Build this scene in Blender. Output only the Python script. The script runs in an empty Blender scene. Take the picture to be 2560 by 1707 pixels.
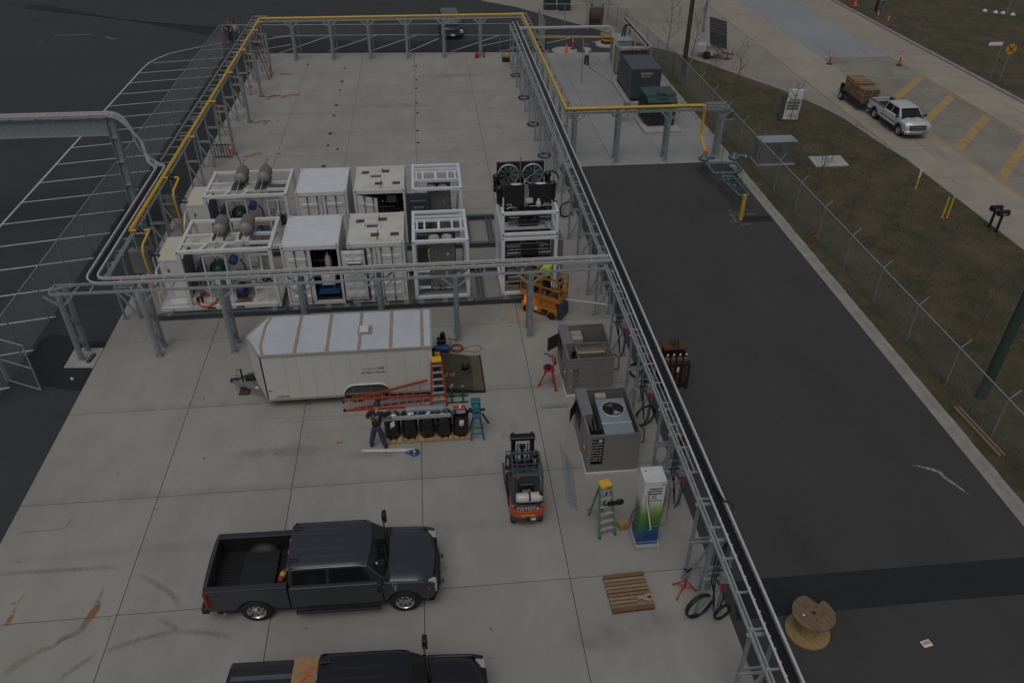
import bpy, bmesh, math, random
from mathutils import Vector, Matrix, noise
random.seed(7)
S = bpy.context.scene
C = S.collection
R = math.radians
# ------------------------------------------------------------------ camera, sky, sun, exposure
CAMZ = 19.25; FPX = 1988.34; PIT = 0.619285; ROL = 0.0097357; YAW = 0.110267
_f = Vector((math.sin(YAW)*math.cos(PIT), math.cos(YAW)*math.cos(PIT), -math.sin(PIT)))
_r = Vector((math.cos(YAW), -math.sin(YAW), 0)); _u = _r.cross(_f)
_r2 = _r*math.cos(ROL)+_u*math.sin(ROL); _u2 = -_r*math.sin(ROL)+_u*math.cos(ROL)
cd = bpy.data.cameras.new('camera'); cam = bpy.data.objects.new('camera', cd); C.objects.link(cam)
cd.sensor_width = 36; cd.lens = FPX/2560*36; cd.clip_end = 2000; cd.clip_start = .1
mw = Matrix((( _r2.x, _u2.x, -_f.x, 0), (_r2.y, _u2.y, -_f.y, 0), (_r2.z, _u2.z, -_f.z, CAMZ), (0, 0, 0, 1)))
cam.matrix_world = mw
S.camera = cam
W = bpy.data.worlds.new('World'); S.world = W; W.use_nodes = True
nt = W.node_tree; bg = nt.nodes['Background']
sky = nt.nodes.new('ShaderNodeTexSky'); sky.sky_type = 'NISHITA'; sky.sun_disc = False
SUN_EL, SUN_AZ = 62, 200          # azimuth clockwise from +Y
sky.sun_elevation = R(SUN_EL); sky.sun_rotation = R(SUN_AZ)
sky.air_density = 1.0; sky.dust_density = 4.0; sky.ozone_density = 1.0
hs = nt.nodes.new('ShaderNodeHueSaturation'); hs.inputs['Saturation'].default_value = .42
nt.links.new(sky.outputs[0], hs.inputs['Color']); nt.links.new(hs.outputs[0], bg.inputs[0])
bg.inputs[1].default_value = .12
sl = bpy.data.lights.new('sun', 'SUN'); sl.energy = .8; sl.angle = R(35); sl.color = (1, .96, .9)
so = bpy.data.objects.new('sun', sl); C.objects.link(so); so.location = (0, 30, 60)
_sd = Vector((math.sin(R(SUN_AZ))*math.cos(R(SUN_EL)), math.cos(R(SUN_AZ))*math.cos(R(SUN_EL)), math.sin(R(SUN_EL))))
so.rotation_euler = _sd.to_track_quat('Z', 'Y').to_euler()
S.view_settings.view_transform = 'Standard'; S.view_settings.look = 'None'
S.view_settings.exposure = -1.15; S.view_settings.gamma = 1
S.view_settings.use_curve_mapping = False

# ------------------------------------------------------------------ photo pixel (2560 px wide) -> point at height z
def P(u, v, z=0.0):
    d = _r2*((u-1280)/FPX) - _u2*((v-853.5)/FPX) + _f
    t = (CAMZ-z)/-d.z
    return Vector((d.x*t, d.y*t, z))
def P2(u, v, z=0.0):
    p = P(u, v, z); return (p.x, p.y)

# ------------------------------------------------------------------ materials
MATS = {}
def M(name, col, rough=.6, metal=0., var=.12, scale=6., bump=0., bscale=40., dirt=None, dscale=1.5, damt=.5, world=False, detail=4, stretch=None, coat=0, rnd=0, spec=None):
    if name in MATS: return MATS[name]
    m = bpy.data.materials.new(name); m.use_nodes = True; n = m.node_tree.nodes; L = m.node_tree.links
    b = n['Principled BSDF']; b.inputs['Roughness'].default_value = rough; b.inputs['Metallic'].default_value = metal
    if coat: b.inputs['Coat Weight'].default_value = coat; b.inputs['Coat Roughness'].default_value = .08
    if spec is not None: b.inputs['Specular IOR Level'].default_value = spec
    if world: tc = n.new('ShaderNodeNewGeometry'); co = tc.outputs['Position']
    else: tc = n.new('ShaderNodeTexCoord'); co = tc.outputs['Object']
    if stretch:
        mp = n.new('ShaderNodeMapping'); mp.inputs['Scale'].default_value = stretch; L.new(co, mp.inputs[0]); co = mp.outputs[0]
    c = (*col, 1)
    nz = n.new('ShaderNodeTexNoise'); nz.inputs['Scale'].default_value = scale; nz.inputs['Detail'].default_value = detail
    nz.inputs['Roughness'].default_value = .6; L.new(co, nz.inputs['Vector'])
    mr = n.new('ShaderNodeMapRange'); mr.inputs['From Min'].default_value = .25; mr.inputs['From Max'].default_value = .75
    mr.inputs['To Min'].default_value = 1-var; mr.inputs['To Max'].default_value = 1+var; L.new(nz.outputs['Fac'], mr.inputs['Value'])
    val = mr.outputs[0]
    if rnd:
        oi = n.new('ShaderNodeObjectInfo'); m2 = n.new('ShaderNodeMapRange'); m2.inputs['To Min'].default_value = 1-rnd; m2.inputs['To Max'].default_value = 1+rnd
        L.new(oi.outputs['Random'], m2.inputs['Value']); mu = n.new('ShaderNodeMath'); mu.operation = 'MULTIPLY'
        L.new(val, mu.inputs[0]); L.new(m2.outputs[0], mu.inputs[1]); val = mu.outputs[0]
    vm = n.new('ShaderNodeVectorMath'); vm.operation = 'SCALE'; vm.inputs[0].default_value = col; L.new(val, vm.inputs['Scale'])
    out = vm.outputs[0]
    if dirt:
        n2 = n.new('ShaderNodeTexNoise'); n2.inputs['Scale'].default_value = dscale; n2.inputs['Detail'].default_value = 6; n2.inputs['Roughness'].default_value = .65
        L.new(co, n2.inputs['Vector'])
        r2 = n.new('ShaderNodeMapRange'); r2.inputs['From Min'].default_value = .45; r2.inputs['From Max'].default_value = .75; r2.inputs['To Max'].default_value = damt
        L.new(n2.outputs['Fac'], r2.inputs['Value'])
        mx = n.new('ShaderNodeMix'); mx.data_type = 'RGBA'; L.new(r2.outputs[0], mx.inputs[0]); L.new(out, mx.inputs[6]); mx.inputs[7].default_value = (*dirt, 1); out = mx.outputs[2]
    L.new(out, b.inputs['Base Color'])
    if bump:
        n3 = n.new('ShaderNodeTexNoise'); n3.inputs['Scale'].default_value = bscale; n3.inputs['Detail'].default_value = 3; L.new(co, n3.inputs['Vector'])
        bp = n.new('ShaderNodeBump'); bp.inputs['Strength'].default_value = bump; bp.inputs['Distance'].default_value = .02
        L.new(n3.outputs['Fac'], bp.inputs['Height']); L.new(bp.outputs[0], b.inputs['Normal'])
    MATS[name] = m; return m
def emit(name, col, st):
    m = bpy.data.materials.new(name); m.use_nodes = True; b = m.node_tree.nodes['Principled BSDF']
    b.inputs['Base Color'].default_value = (*col, 1); b.inputs['Emission Color'].default_value = (*col, 1); b.inputs['Emission Strength'].default_value = st
    MATS[name] = m; return m

galv = M('galvanised', (.38, .41, .42), .45, .35, .22, 9, dirt=(.36, .40, .42), dscale=3, damt=.5)
galvd = M('galvanised_dull', (.28, .315, .325), .55, .3, .22, 7, dirt=(.28, .32, .33), dscale=2, damt=.5)
alu = M('aluminium', (.60, .60, .59), .45, .2, .12, 5)
white = M('white_paint', (.64, .645, .64), .42, 0, .05, 5, dirt=(.45, .43, .39), dscale=1.1, damt=.35)
whiteb = M('white_frame', (.68, .72, .76), .38, 0, .05, 5, dirt=(.5, .49, .47), dscale=2, damt=.25)
cream = M('cream_paint', (.60, .58, .47), .45, 0, .05, 4, dirt=(.42, .38, .3), dscale=2, damt=.3)
greyp = M('grey_paint', (.20, .205, .205), .5, .1, .08, 5)
dgrey = M('dark_grey', (.085, .092, .1), .5, .1, .1, 5)
black = M('black', (.016, .017, .018), .5, 0, .2, 8)
blackg = M('black_gloss', (.012, .012, .013), .25, 0, .1, 8)
rubber = M('rubber', (.018, .018, .019), .8, 0, .2, 12, bump=.15)
steel = M('stainless', (.42, .41, .39), .34, .8, .15, 7)
steeld = M('stainless_dark', (.2, .195, .18), .42, .7, .25, 9)
yellow = M('yellow_paint', (.68, .40, .025), .4, 0, .1, 4, dirt=(.5, .33, .08), dscale=2, damt=.5)
yellow2 = M('yellow_plastic', (.75, .42, .02), .45, 0, .1, 9)
red = M('red_paint', (.42, .025, .02), .45, 0, .12, 9)
orange = M('orange_plastic', (.75, .12, .02), .5, 0, .1, 9)
green = M('green_fibreglass', (.085, .19, .13), .5, 0, .12, 9)
dgreen = M('dark_green', (.022, .045, .04), .45, 0, .12, 5, dirt=(.04, .065, .055), dscale=2, damt=.5)
gasgreen = M('pipe_green', (.085, .145, .14), .5, .1, .15, 9)
blue = M('blue_paint', (.02, .075, .2), .45, 0, .12, 8)
teal = M('teal_paint', (.02, .13, .19), .5, 0, .15, 9)
wood = M('pallet_wood', (.30, .205, .115), .85, 0, .3, 14, bump=.3, bscale=70, stretch=(1, 6, 6), rnd=.28, dirt=(.16, .11, .07), dscale=4, damt=.6)
woodl = M('light_wood', (.42, .29, .15), .85, 0, .25, 14, bump=.3, bscale=70, stretch=(1, 6, 6), rnd=.25, dirt=(.25, .17, .09), dscale=3, damt=.5)
card = M('cardboard', (.36, .22, .11), .9, 0, .1, 9, dirt=(.24, .14, .07), dscale=3, damt=.4)
glass = M('dark_glass', (.012, .015, .016), .06, 0, .05, 2)
chrome = M('chrome', (.62, .62, .62), .15, 1, .05, 3)
skin = M('skin', (.42, .24, .17), .6, 0, .08, 9)
paper = M('paper', (.72, .72, .72), .8, 0, .05, 9)
rust = M('rust_brown', (.10, .045, .025), .8, .1, .35, 9, dirt=(.05, .035, .03), dscale=4, damt=.7)

# ------------------------------------------------------------------ mesh builder
class MB:
    def __init__(s): s.v = []; s.f = []; s.sm = []; s.mi = []
    def add(s, vs, fs, smooth=False, mi=0, T=None):
        o = len(s.v)
        for p in vs:
            p = Vector(p); s.v.append(T @ p if T else p)
        for f in fs: s.f.append([i+o for i in f]); s.sm.append(smooth); s.mi.append(mi)
        return s
    def box(s, x0, y0, z0, x1, y1, z1, mi=0, T=None):
        if x0 > x1: x0, x1 = x1, x0
        if y0 > y1: y0, y1 = y1, y0
        if z0 > z1: z0, z1 = z1, z0
        return s.add([(x0,y0,z0),(x1,y0,z0),(x1,y1,z0),(x0,y1,z0),(x0,y0,z1),(x1,y0,z1),(x1,y1,z1),(x0,y1,z1)],
              [(0,3,2,1),(4,5,6,7),(0,1,5,4),(1,2,6,5),(2,3,7,6),(3,0,4,7)], False, mi, T)
    def cbox(s, c, d, mi=0, T=None): return s.box(c[0]-d[0]/2, c[1]-d[1]/2, c[2]-d[2]/2, c[0]+d[0]/2, c[1]+d[1]/2, c[2]+d[2]/2, mi, T)
    def bar(s, p, q, w, h=None, mi=0, up=(0, 0, 1)):
        p = Vector(p); q = Vector(q); h = h or w; d = (q-p); 
        if d.length < 1e-6: return s
        d.normalize(); up = Vector(up)
        if abs(d.dot(up)) > .95: up = Vector((0, 1, 0)) if abs(d.y) < .9 else Vector((1, 0, 0))
        a = d.cross(up).normalized(); b = a.cross(d).normalized()
        vs = []
        for e in (p, q):
            for i, j in ((-1,-1),(1,-1),(1,1),(-1,1)): vs.append(e+a*(i*w/2)+b*(j*h/2))
        return s.add(vs, [(3,2,1,0),(4,5,6,7),(0,1,5,4),(1,2,6,5),(2,3,7,6),(3,0,4,7)], False, mi)
    def tube(s, p, q, r, n=10, r2=None, mi=0, caps=True):
        p = Vector(p); q = Vector(q); d = (q-p).normalized(); r2 = r if r2 is None else r2
        up = Vector((0, 0, 1)) if abs(d.z) < .95 else Vector((1, 0, 0))
        a = d.cross(up).normalized(); b = a.cross(d)
        vs = []
        for e, rr in ((p, r), (q, r2)):
            for i in range(n): t = 2*math.pi*i/n; vs.append(e+a*(math.cos(t)*rr)+b*(math.sin(t)*rr))
        s.add(vs, [((i+1) % n, i, n+i, n+(i+1) % n) for i in range(n)], True, mi)
        if caps:
            s.add(vs[:n], [tuple(range(n))], False, mi); s.add(vs[n:], [tuple(range(n-1, -1, -1))], False, mi)
        return s
    def path(s, pts, r, n=8, mi=0, closed=False):
        pts = [Vector(p) for p in pts]; k = len(pts); vs = []; pa = None
        for i, p in enumerate(pts):
            if closed: d = (pts[(i+1) % k]-pts[i-1]).normalized()
            else: d = ((pts[i+1]-p) if i == 0 else (p-pts[i-1]) if i == k-1 else ((pts[i+1]-p).normalized()+(p-pts[i-1]).normalized()))
            if d.length < 1e-6: d = Vector((0,0,1))
            d.normalize()
            if pa is None:
                up = Vector((0, 0, 1)) if abs(d.z) < .9 else Vector((1, 0, 0)); a = d.cross(up).normalized()
            else:
                a = pa-d*pa.dot(d)
                a = a.normalized() if a.length > 1e-4 else d.orthogonal().normalized()
            pa = a; b = a.cross(d)
            sc = 1
            for j in range(n): t = 2*math.pi*j/n; vs.append(p+(a*math.cos(t)+b*math.sin(t))*r*sc)
        fs = []
        for i in range(k if closed else k-1):
            o = i*n; o2 = ((i+1) % k)*n
            for j in range(n): fs.append((o+(j+1) % n, o+j, o2+j, o2+(j+1) % n))
        s.add(vs, fs, True, mi)
        if not closed: s.add(vs[:n], [tuple(range(n))], False, mi); s.add(vs[-n:], [tuple(range(n-1, -1, -1))], False, mi)
        return s
    def lathe(s, prof, n=16, T=None, mi=0, smooth=True, caps=True):
        vs = []; fs = []
        for (r, z) in prof:
            for i in range(n): t = 2*math.pi*i/n; vs.append((math.cos(t)*r, math.sin(t)*r, z))
        for k in range(len(prof)-1):
            for i in range(n): fs.append((k*n+i, k*n+(i+1) % n, (k+1)*n+(i+1) % n, (k+1)*n+i))
        s.add(vs, fs, smooth, mi, T)
        if caps: s.add(vs[:n], [tuple(range(n-1, -1, -1))], False, mi, T); s.add(vs[-n:], [tuple(range(n))], False, mi, T)
        return s
    def prism(s, poly, d0, d1, ax='z', mi=0, T=None):
        # poly: 2D points; ax: extrusion axis. z:(x,y) y:(x,z) x:(y,z)
        def mk(p, d): return {'z': (p[0], p[1], d), 'y': (p[0], d, p[1]), 'x': (d, p[0], p[1])}[ax]
        n = len(poly); vs = [mk(p, d0) for p in poly]+[mk(p, d1) for p in poly]
        ar = sum(poly[i][0]*poly[(i+1) % n][1]-poly[(i+1) % n][0]*poly[i][1] for i in range(n))
        flip = (ar < 0) ^ (d1 < d0) ^ (ax == 'y')
        fs = [tuple(range(n-1, -1, -1)), tuple(range(n, 2*n))]+[(i, (i+1) % n, n+(i+1) % n, n+i) for i in range(n)]
        if flip: fs = [tuple(reversed(f)) for f in fs]
        return s.add(vs, fs, False, mi, T)
    def disc(s, c, r, n=16, mi=0, T=None):
        return s.add([(c[0]+math.cos(2*math.pi*i/n)*r, c[1]+math.sin(2*math.pi*i/n)*r, c[2]) for i in range(n)], [tuple(range(n))], False, mi, T)
    def build(s, name, mat, parent=None, bev=0, world=False, seg=1):
        off = Vector((0, 0, 0))
        if world and parent is not None:
            o = parent
            while o is not None: off += o.location; o = o.parent
        me = bpy.data.meshes.new(name)
        me.from_pydata([p-off for p in s.v], [], s.f)
        mats = mat if isinstance(mat, (list, tuple)) else [mat]
        for m in mats: me.materials.append(m)
        me.polygons.foreach_set('use_smooth', s.sm); me.polygons.foreach_set('material_index', s.mi); me.update()
        o = bpy.data.objects.new(name, me); C.objects.link(o)
        if parent is not None: o.parent = parent
        if bev:
            md = o.modifiers.new('bevel', 'BEVEL'); md.width = bev; md.segments = seg; md.limit_method = 'ANGLE'; md.angle_limit = R(40); md.harden_normals = False
        return o
def RZ(a): return Matrix.Rotation(a, 4, 'Z')
def TL(x, y, z=0): return Matrix.Translation((x, y, z))
def tag(o, label, cat, group=None):
    o['label'] = label; o['category'] = cat
    if group: o['group'] = group
    return o
def thing(name, label, cat, loc=(0, 0, 0), rz=0, group=None):
    o = bpy.data.objects.new(name, None); C.objects.link(o); o.location = Vector(loc); o.rotation_euler = (0, 0, rz); o.empty_display_size = .2
    return tag(o, label, cat, group)
def struct(o): o['kind'] = 'structure'; return o
def cp(root, loc=None, rz=None, label=None, group=None, parent=None):
    c = root.copy(); C.objects.link(c); c.parent = parent
    if loc is not None: c.location = Vector(loc)
    if rz is not None: c.rotation_euler = (0, 0, rz)
    if label: c['label'] = label
    if group: c['group'] = group
    for ch in list(root.children): cp(ch, parent=c)
    return c
def part(o, parent, loc, rz=0):     # copy of a part mesh under a parent
    c = o.copy(); C.objects.link(c); c.parent = parent; c.location = Vector(loc); c.rotation_euler = (0, 0, rz); return c
def text(name, body, size, T, mat, parent, depth=.003, sx=1.0):
    cu = bpy.data.curves.new(name, 'FONT'); cu.body = body; cu.size = size; cu.extrude = depth; cu.align_x = 'CENTER'; cu.align_y = 'CENTER'; cu.resolution_u = 3
    to = bpy.data.objects.new(name, cu); C.objects.link(to)
    dg = bpy.context.evaluated_depsgraph_get(); me = bpy.data.meshes.new_from_object(to.evaluated_get(dg))
    bpy.data.objects.remove(to); me.materials.clear(); me.materials.append(mat)
    me.transform(T @ Matrix.Diagonal((sx, 1, 1, 1)))
    o = bpy.data.objects.new(name, me); C.objects.link(o); o.parent = parent; return o
def FR(origin, right, up):      # frame matrix: local x -> right, local y -> up, local z -> normal
    r = Vector(right).normalized(); u = Vector(up).normalized(); n = r.cross(u)
    return Matrix(((r.x, u.x, n.x, origin[0]), (r.y, u.y, n.y, origin[1]), (r.z, u.z, n.z, origin[2]), (0, 0, 0, 1)))
def coil(c, r, n, turns, wob=.06, tilt=None, zs=.015, seed=0):
    rr = random.Random(seed); pts = []
    for i in range(int(n*turns)+1):
        t = 2*math.pi*i/n; q = r*(1+wob*math.sin(t*.37+seed)+wob*.5*(rr.random()-.5))
        p = Vector((math.cos(t)*q, math.sin(t)*q, zs*(i/n)+zs*rr.random()))
        if tilt: p = tilt @ p
        pts.append(Vector(c)+p)
    return pts
def bez(a, b, sag=.3, n=8):
    a = Vector(a); b = Vector(b); return [a.lerp(b, i/n)-Vector((0, 0, sag*4*(i/n)*(1-i/n))) for i in range(n+1)]
# ================================================================== GROUND
asph = M('asphalt_lot', (.037, .0425, .0445), .9, 0, .16, .35, bump=.25, bscale=60, world=True, dirt=(.05, .053, .054), dscale=.12, damt=.9, detail=8, stretch=(.6, 1, 1))
asph2 = M('asphalt_drive', (.050, .0505, .0485), .9, 0, .2, .5, bump=.25, bscale=60, world=True, dirt=(.066, .064, .06), dscale=.18, damt=.8, detail=8, stretch=(1, .45, 1))
asphd = M('asphalt_new', (.0165, .0185, .0195), .9, 0, .2, 2, bump=.25, bscale=60, world=True, dirt=(.026, .028, .029), dscale=.6, damt=.6)
conc = M('concrete_yard', (.325, .318, .292), .9, 0, .10, .9, bump=.08, bscale=80, world=True, dirt=(.25, .243, .222), dscale=.32, damt=.75, detail=10, rnd=.045, stretch=(1, .55, 1))
concb = M('concrete_new', (.30, .305, .30), .9, 0, .08, .9, bump=.08, bscale=80, world=True, dirt=(.24, .245, .245), dscale=.35, damt=.6, detail=9, rnd=.04)
concp = M('concrete_pad', (.36, .36, .345), .9, 0, .08, 2, bump=.08, bscale=80, world=True, dirt=(.28, .28, .26), dscale=1.2, damt=.6)
conck = M('concrete_kerb', (.31, .30, .275), .9, 0, .12, 1.6, bump=.1, bscale=60, world=True, dirt=(.2, .185, .16), dscale=1.3, damt=.8, detail=9)
concr = M('concrete_road', (.345, .315, .255), .9, 0, .09, .8, bump=.06, bscale=60, world=True, dirt=(.255, .235, .2), dscale=.25, damt=.8, detail=9, rnd=.07)
concg = M('concrete_road_grey', (.285, .30, .31), .9, 0, .06, .8, bump=.06, bscale=60, world=True, dirt=(.24, .25, .26), dscale=.4, damt=.6, rnd=.03)
joint = M('joint_filler', (.05, .048, .045), .9, 0, .2, 5)
pwhite = M('white_marking', (.52, .53, .53), .8, 0, .16, 7, world=True, dirt=(.3, .3, .3), dscale=6, damt=.5)
pyel = M('yellow_marking', (.40, .28, .10), .85, 0, .16, 3, world=True, dirt=(.36, .29, .17), dscale=.9, damt=.85)
grassm = M('grass', (.062, .058, .03), .95, 0, .45, 1.6, bump=.9, bscale=22, world=True, dirt=(.13, .098, .06), dscale=.42, damt=1.0, detail=12)

g = struct(MB().box(-320, -60, -1.0, 320, 420, -.02).build('ground', asph))
# right asphalt drive
dr = struct(MB().box(7.66, -8, -.05, 18.1, 44.56, -.012).build('asphalt_drive', asph2))
struct(MB().prism([P2(*p) for p in ((1835,1451), (2400,1405), (2620,1386), (2620,1480), (2400,1496), (1840,1549))], -.02, -.006).build('asphalt_patch', asphd))
struct(MB().prism([P2(*p) for p in ((1852,542), (2010,533), (2016,548), (1855,556))], -.02, -.007).build('asphalt_patch', asphd))
# dark resurfaced strip beside the yard slab, and the fresh patch round the column pad
struct(MB().box(-16.25, 39.0, -.03, -13.74, 70.4, -.012).build('asphalt_patch', M('asphalt_strip', (.024, .027, .028), .9, 0, .2, 1, world=True, bump=.2, bscale=60)))
kk = .29787
def q_i(a, b): return (a*kk, 800+b*kk)
def q_e(a, b): return (a*kk, 400+b*kk)
struct(MB().prism([P2(*q_i(*p)) for p in ((245,300), (330,185), (430,112), (560,130), (650,150), (750,178), (890,185), (880,230), (780,400), (690,585), (600,590), (470,565), (340,540))], -.03, -.009).build('asphalt_patch', asphd))
struct(MB().prism([P2(*q_i(*p)) for p in ((0,420), (100,440), (250,300), (200,290), (60,400))], -.03, -.0135).build('asphalt_patch', asphd))
struct(MB().prism([P2(*q_e(*p)) for p in ((930,610), (1060,395), (1340,380), (1430,400), (1290,640), (920,640))], -.03, -.008).build('asphalt_patch', asphd))
struct(MB().prism([P2(*p) for p in ((55,18), (105,10), (310,50), (550,68), (640,82), (640,100), (560,93), (525,89), (300,48), (60,22))], -.03, -.010).build('asphalt_patch', asphd))
struct(MB().prism([P2(*p) for p in ((640,90), (735,95), (900,104), (1200,102), (1290,100), (1365,100), (1365,138), (1105,131), (680,138))], -.03, -.0105).build('asphalt_patch', asphd))

# ---- main concrete yard: one panel per bay, recessed joints
yard = struct(MB().box(-13.71, -4, -.06, 7.7, 68.9, -.011).build('concrete_yard', joint))
xs = [-13.71, -9.42, -5.14, -.86, 3.42, 7.70]
ys = [-4, 1.2, 5.7, 10.25, 14.75, 19.25, 23.74, 28.22, 32.65, 37.1, 41.5, 45.3, 49.12, 52.85, 56.6, 60.98, 65.4]
gp = .011
def panel(par, mat, x0, x1, y0, y1, ya=None, yb=None, z=0.0, name='concrete_panel'):
    ya = y1 if ya is None else ya; yb = y1 if yb is None else yb
    b = MB().prism([(x0+gp, y0+gp), (x1-gp, y0+gp), (x1-gp, yb-gp), (x0+gp, ya-gp)], z-.05, z)
    return b.build(name, mat, par, world=True)
def fary(x): return 70.2-(x+13.71)*.058
for i in range(5):
    for j in range(len(ys)-1): panel(yard, conc, xs[i], xs[i+1], ys[j], ys[j+1])
    panel(yard, conc, xs[i], xs[i+1], ys[-1], 70, fary(xs[i]), fary(xs[i+1]))
# generator slab
gslab = struct(MB().box(7.7, 44.5, -.06, 18.1, 68.0, -.0115).build('generator_slab', joint))
gx = [7.72, 11.05, 14.35, 18.08]; gy = [44.52, 48.95, 53.6, 58.3, 63.0]
for i in range(3):
    for j in range(4): panel(gslab, concb, gx[i], gx[i+1], gy[j], gy[j+1], z=.002)
    panel(gslab, concb, gx[i], gx[i+1], 63.0, 68, 68.75-.03*(gx[i]-7.7)*2, 68.75-.03*(gx[i+1]-7.7)*2, z=.002)
# little column pad on the left
struct(MB().prism([P2(*q_i(*p)) for p in ((535,400), (630,237), (872,235), (782,400))], -.03, .02).build('column_pad', concp, bev=.01))

# ---- kerb along the drive
kb = MB(); yk = -6; prev = None; kp = []
rk = random.Random(3)
while yk < 66.5:
    kp.append((yk, rk.uniform(-.012, .03))); yk += rk.uniform(.25, .6)
prof = [(18.06, -.03), (18.06, .0), (18.30, .012), (18.40, .10), (18.50, .12), (18.56, .10)]
vs = []; fs = []
for k, (y, w) in enumerate(kp):
    for j, (x, z) in enumerate(prof): vs.append((x+(w if j == 5 else (w*.4 if j == 0 else 0)), y, z))
for k in range(len(kp)-1):
    for j in range(5): a = k*6+j; fs.append((a, a+6, a+7, a+1))
kb.add(vs, fs); struct(kb.build('kerb', conck))

# ---- grass verge
gv = [(18.52, -8), (29.35, -8), (29.35, 44), (29.0, 47), (28.72, 51.05), (28.1, 53.6), (27.22, 56.21), (26.2, 58.5), (24.92, 60.84), (23.5, 63.7), (21.85, 66.78), (20.6, 68.6), (19.4, 69.9), (18.2, 68.5), (18.52, 66.5)]
struct(MB().prism(gv, -.5, .03).build('grass_verge', grassm))
struct(MB().box(43.45, -60, -.5, 320, 420, .05).build('grass_field', grassm))
# grass tufts: uncountable
def tufts(name, n, inside, z, seed, hmin=.03, hmax=.10):
    rr = random.Random(seed); b = MB(); k = 0
    while k < n:
        x, y = inside(rr)
        if x is None: continue
        pn = noise.noise(Vector((x*.33, y*.33, 0)))+.5*noise.noise(Vector((x, y, 3)))
        if pn < rr.uniform(-.45, .25): k += .2; continue
        k += 1; h = rr.uniform(hmin, hmax); a = rr.uniform(0, 6.28); w = rr.uniform(.012, .03)
        c, s_ = math.cos(a)*w, math.sin(a)*w; lx, ly = rr.uniform(-.05, .05), rr.uniform(-.05, .05)
        b.add([(x-c, y-s_, z), (x+c, y+s_, z), (x+lx, y+ly, z+h)], [(0, 1, 2)], False, 0 if rr.random() < .55 else 1)
    o = b.build(name, [M('grass_blade', (.075, .088, .036), .9, 0, .3, 3, world=True), M('grass_dry', (.125, .105, .062), .9, 0, .3, 3, world=True)]); o['kind'] = 'stuff'
    tag(o, name.replace('_', ' '), 'grass'); return o
def in_verge(rr):
    x = rr.uniform(18.6, 29.2); y = rr.uniform(14, 69)
    if y > 50 and x > 28.7-(y-50)*.46: return None, None
    return x, y
o = tufts('grass_tufts', 26000, in_verge, .028, 5); o['label'] = 'patchy short winter grass on the verge between kerb and road'
def in_field(rr): return rr.uniform(43.5, 70), rr.uniform(45, 105)
o = tufts('grass_tufts', 14000, in_field, .048, 6); o['label'] = 'short dry grass on the field beyond the road'

# ---- concrete road, panels with joints
road = struct(MB().box(29.36, -8, -.06, 43.2, 170, -.016).build('road', joint))
rx = [29.36, 33.3, 39.25, 43.15]; rr_ = random.Random(9)
for i in range(3):
    y = -8.0
    while y < 130:
        y1 = y+(4.9 if i != 1 else 6.1)
        m = concr
        if i == 1: m = concg if y > 62 else M('concrete_road_mid', (.27, .25, .21), .9, 0, .12, .8, bump=.06, bscale=60, world=True, dirt=(.17, .16, .145), dscale=.3, damt=.9, detail=9, rnd=.05)
        panel(road, m, rx[i], rx[i+1], y, y1, z=-.002, name='road_panel'); y = y1
struct(MB().prism([(43.15, -8), (43.45, -8), (43.45, 170), (43.15, 170)], -.2, .13).build('kerb', conck, bev=.03))
# apron of the side entrance: old concrete spreading from the road toward the yard
apr = struct(MB().prism([(29.34, 44.2), (29.34, 170), (0, 170), (6.2, 88), (9.46, 85), (15.95, 75.9), (19.2, 70.6), (19.5, 69.9), (20.7, 68.65), (21.95, 66.83), (23.6, 63.75), (25.02, 60.89), (26.3, 58.55), (27.32, 56.26), (28.2, 53.65), (28.82, 51.1), (29.1, 47)], -.2, -.009).build('entrance_apron', M('concrete_apron', (.29, .27, .235), .9, 0, .10, .6, bump=.06, bscale=60, world=True, dirt=(.2, .185, .165), dscale=.16, damt=.9, detail=10)))
for (a, b_) in (((19.6, 78.5), (29.3, 77.6)), ((24.5, 62.6), (29.3, 72.5)), ((22, 68), (29.3, 84))):
    MB().bar((a[0], a[1], -.0085), (b_[0], b_[1], -.0085), .03, .004).build('joint_line', joint, apr, world=True)
# low edging where verge meets the road
ed = MB()
for (a, b_) in zip(gv[2:13], gv[3:14]): ed.bar((a[0], a[1], .0), (b_[0], b_[1], .0), .16, .09)
struct(ed.build('kerb', conck))

# ---- painted markings
def stripe(par, a, b, w, mat, z=-.014, name='paint_stripe'):
    a = Vector((*a, 0)); b = Vector((*b, 0)); d = (b-a).normalized(); n = Vector((-d.y, d.x, 0))*w/2
    return MB().add([(*(a+n).xy, z), (*(a-n).xy, z), (*(b-n).xy, z), (*(b+n).xy, z)], [(0, 1, 2, 3)]).build(name, mat, par, world=True)
lot = struct(bpy.data.objects.new('parking_markings', None)); C.objects.link(lot)
Ry = [18.2, 20.7, 23.2, 25.64, 28.08, 30.55, 33.1, 35.69, 38.29, 40.95, 43.55, 46.14, 48.77, 51.41, 53.94, 56.5, 59.08, 61.64, 64.26, 66.7, 69.25, 72.0]
for y in Ry:
    xl = -22.3 if y < 69 else (-21.9 if y < 70 else -18.9)
    stripe(lot, (xl, y-1.2*(xl+16.5)/-5.84), (-16.5, y), .105, pwhite)
pl = [(-22.35, 12), (-22.36, 66.5), (-22.25, 68.2), (-21.9, 69.4), (-21.35, 70.6), (-20.5, 71.5), (-19.2, 72.6), (-18, 73.5), (-16.9, 74.15), (-14.5, 75.2), (-11.8, 75.7), (-4.2, 75.4), (7.6, 74.4), (16.2, 73.4)]
for a, b in zip(pl, pl[1:]): stripe(lot, a, b, .12, pwhite, z=-.0125)
def q_b(a, b): return (600+a*kk, b*kk)
def q_c(a, b): return (1200+a*kk, b*kk)
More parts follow.
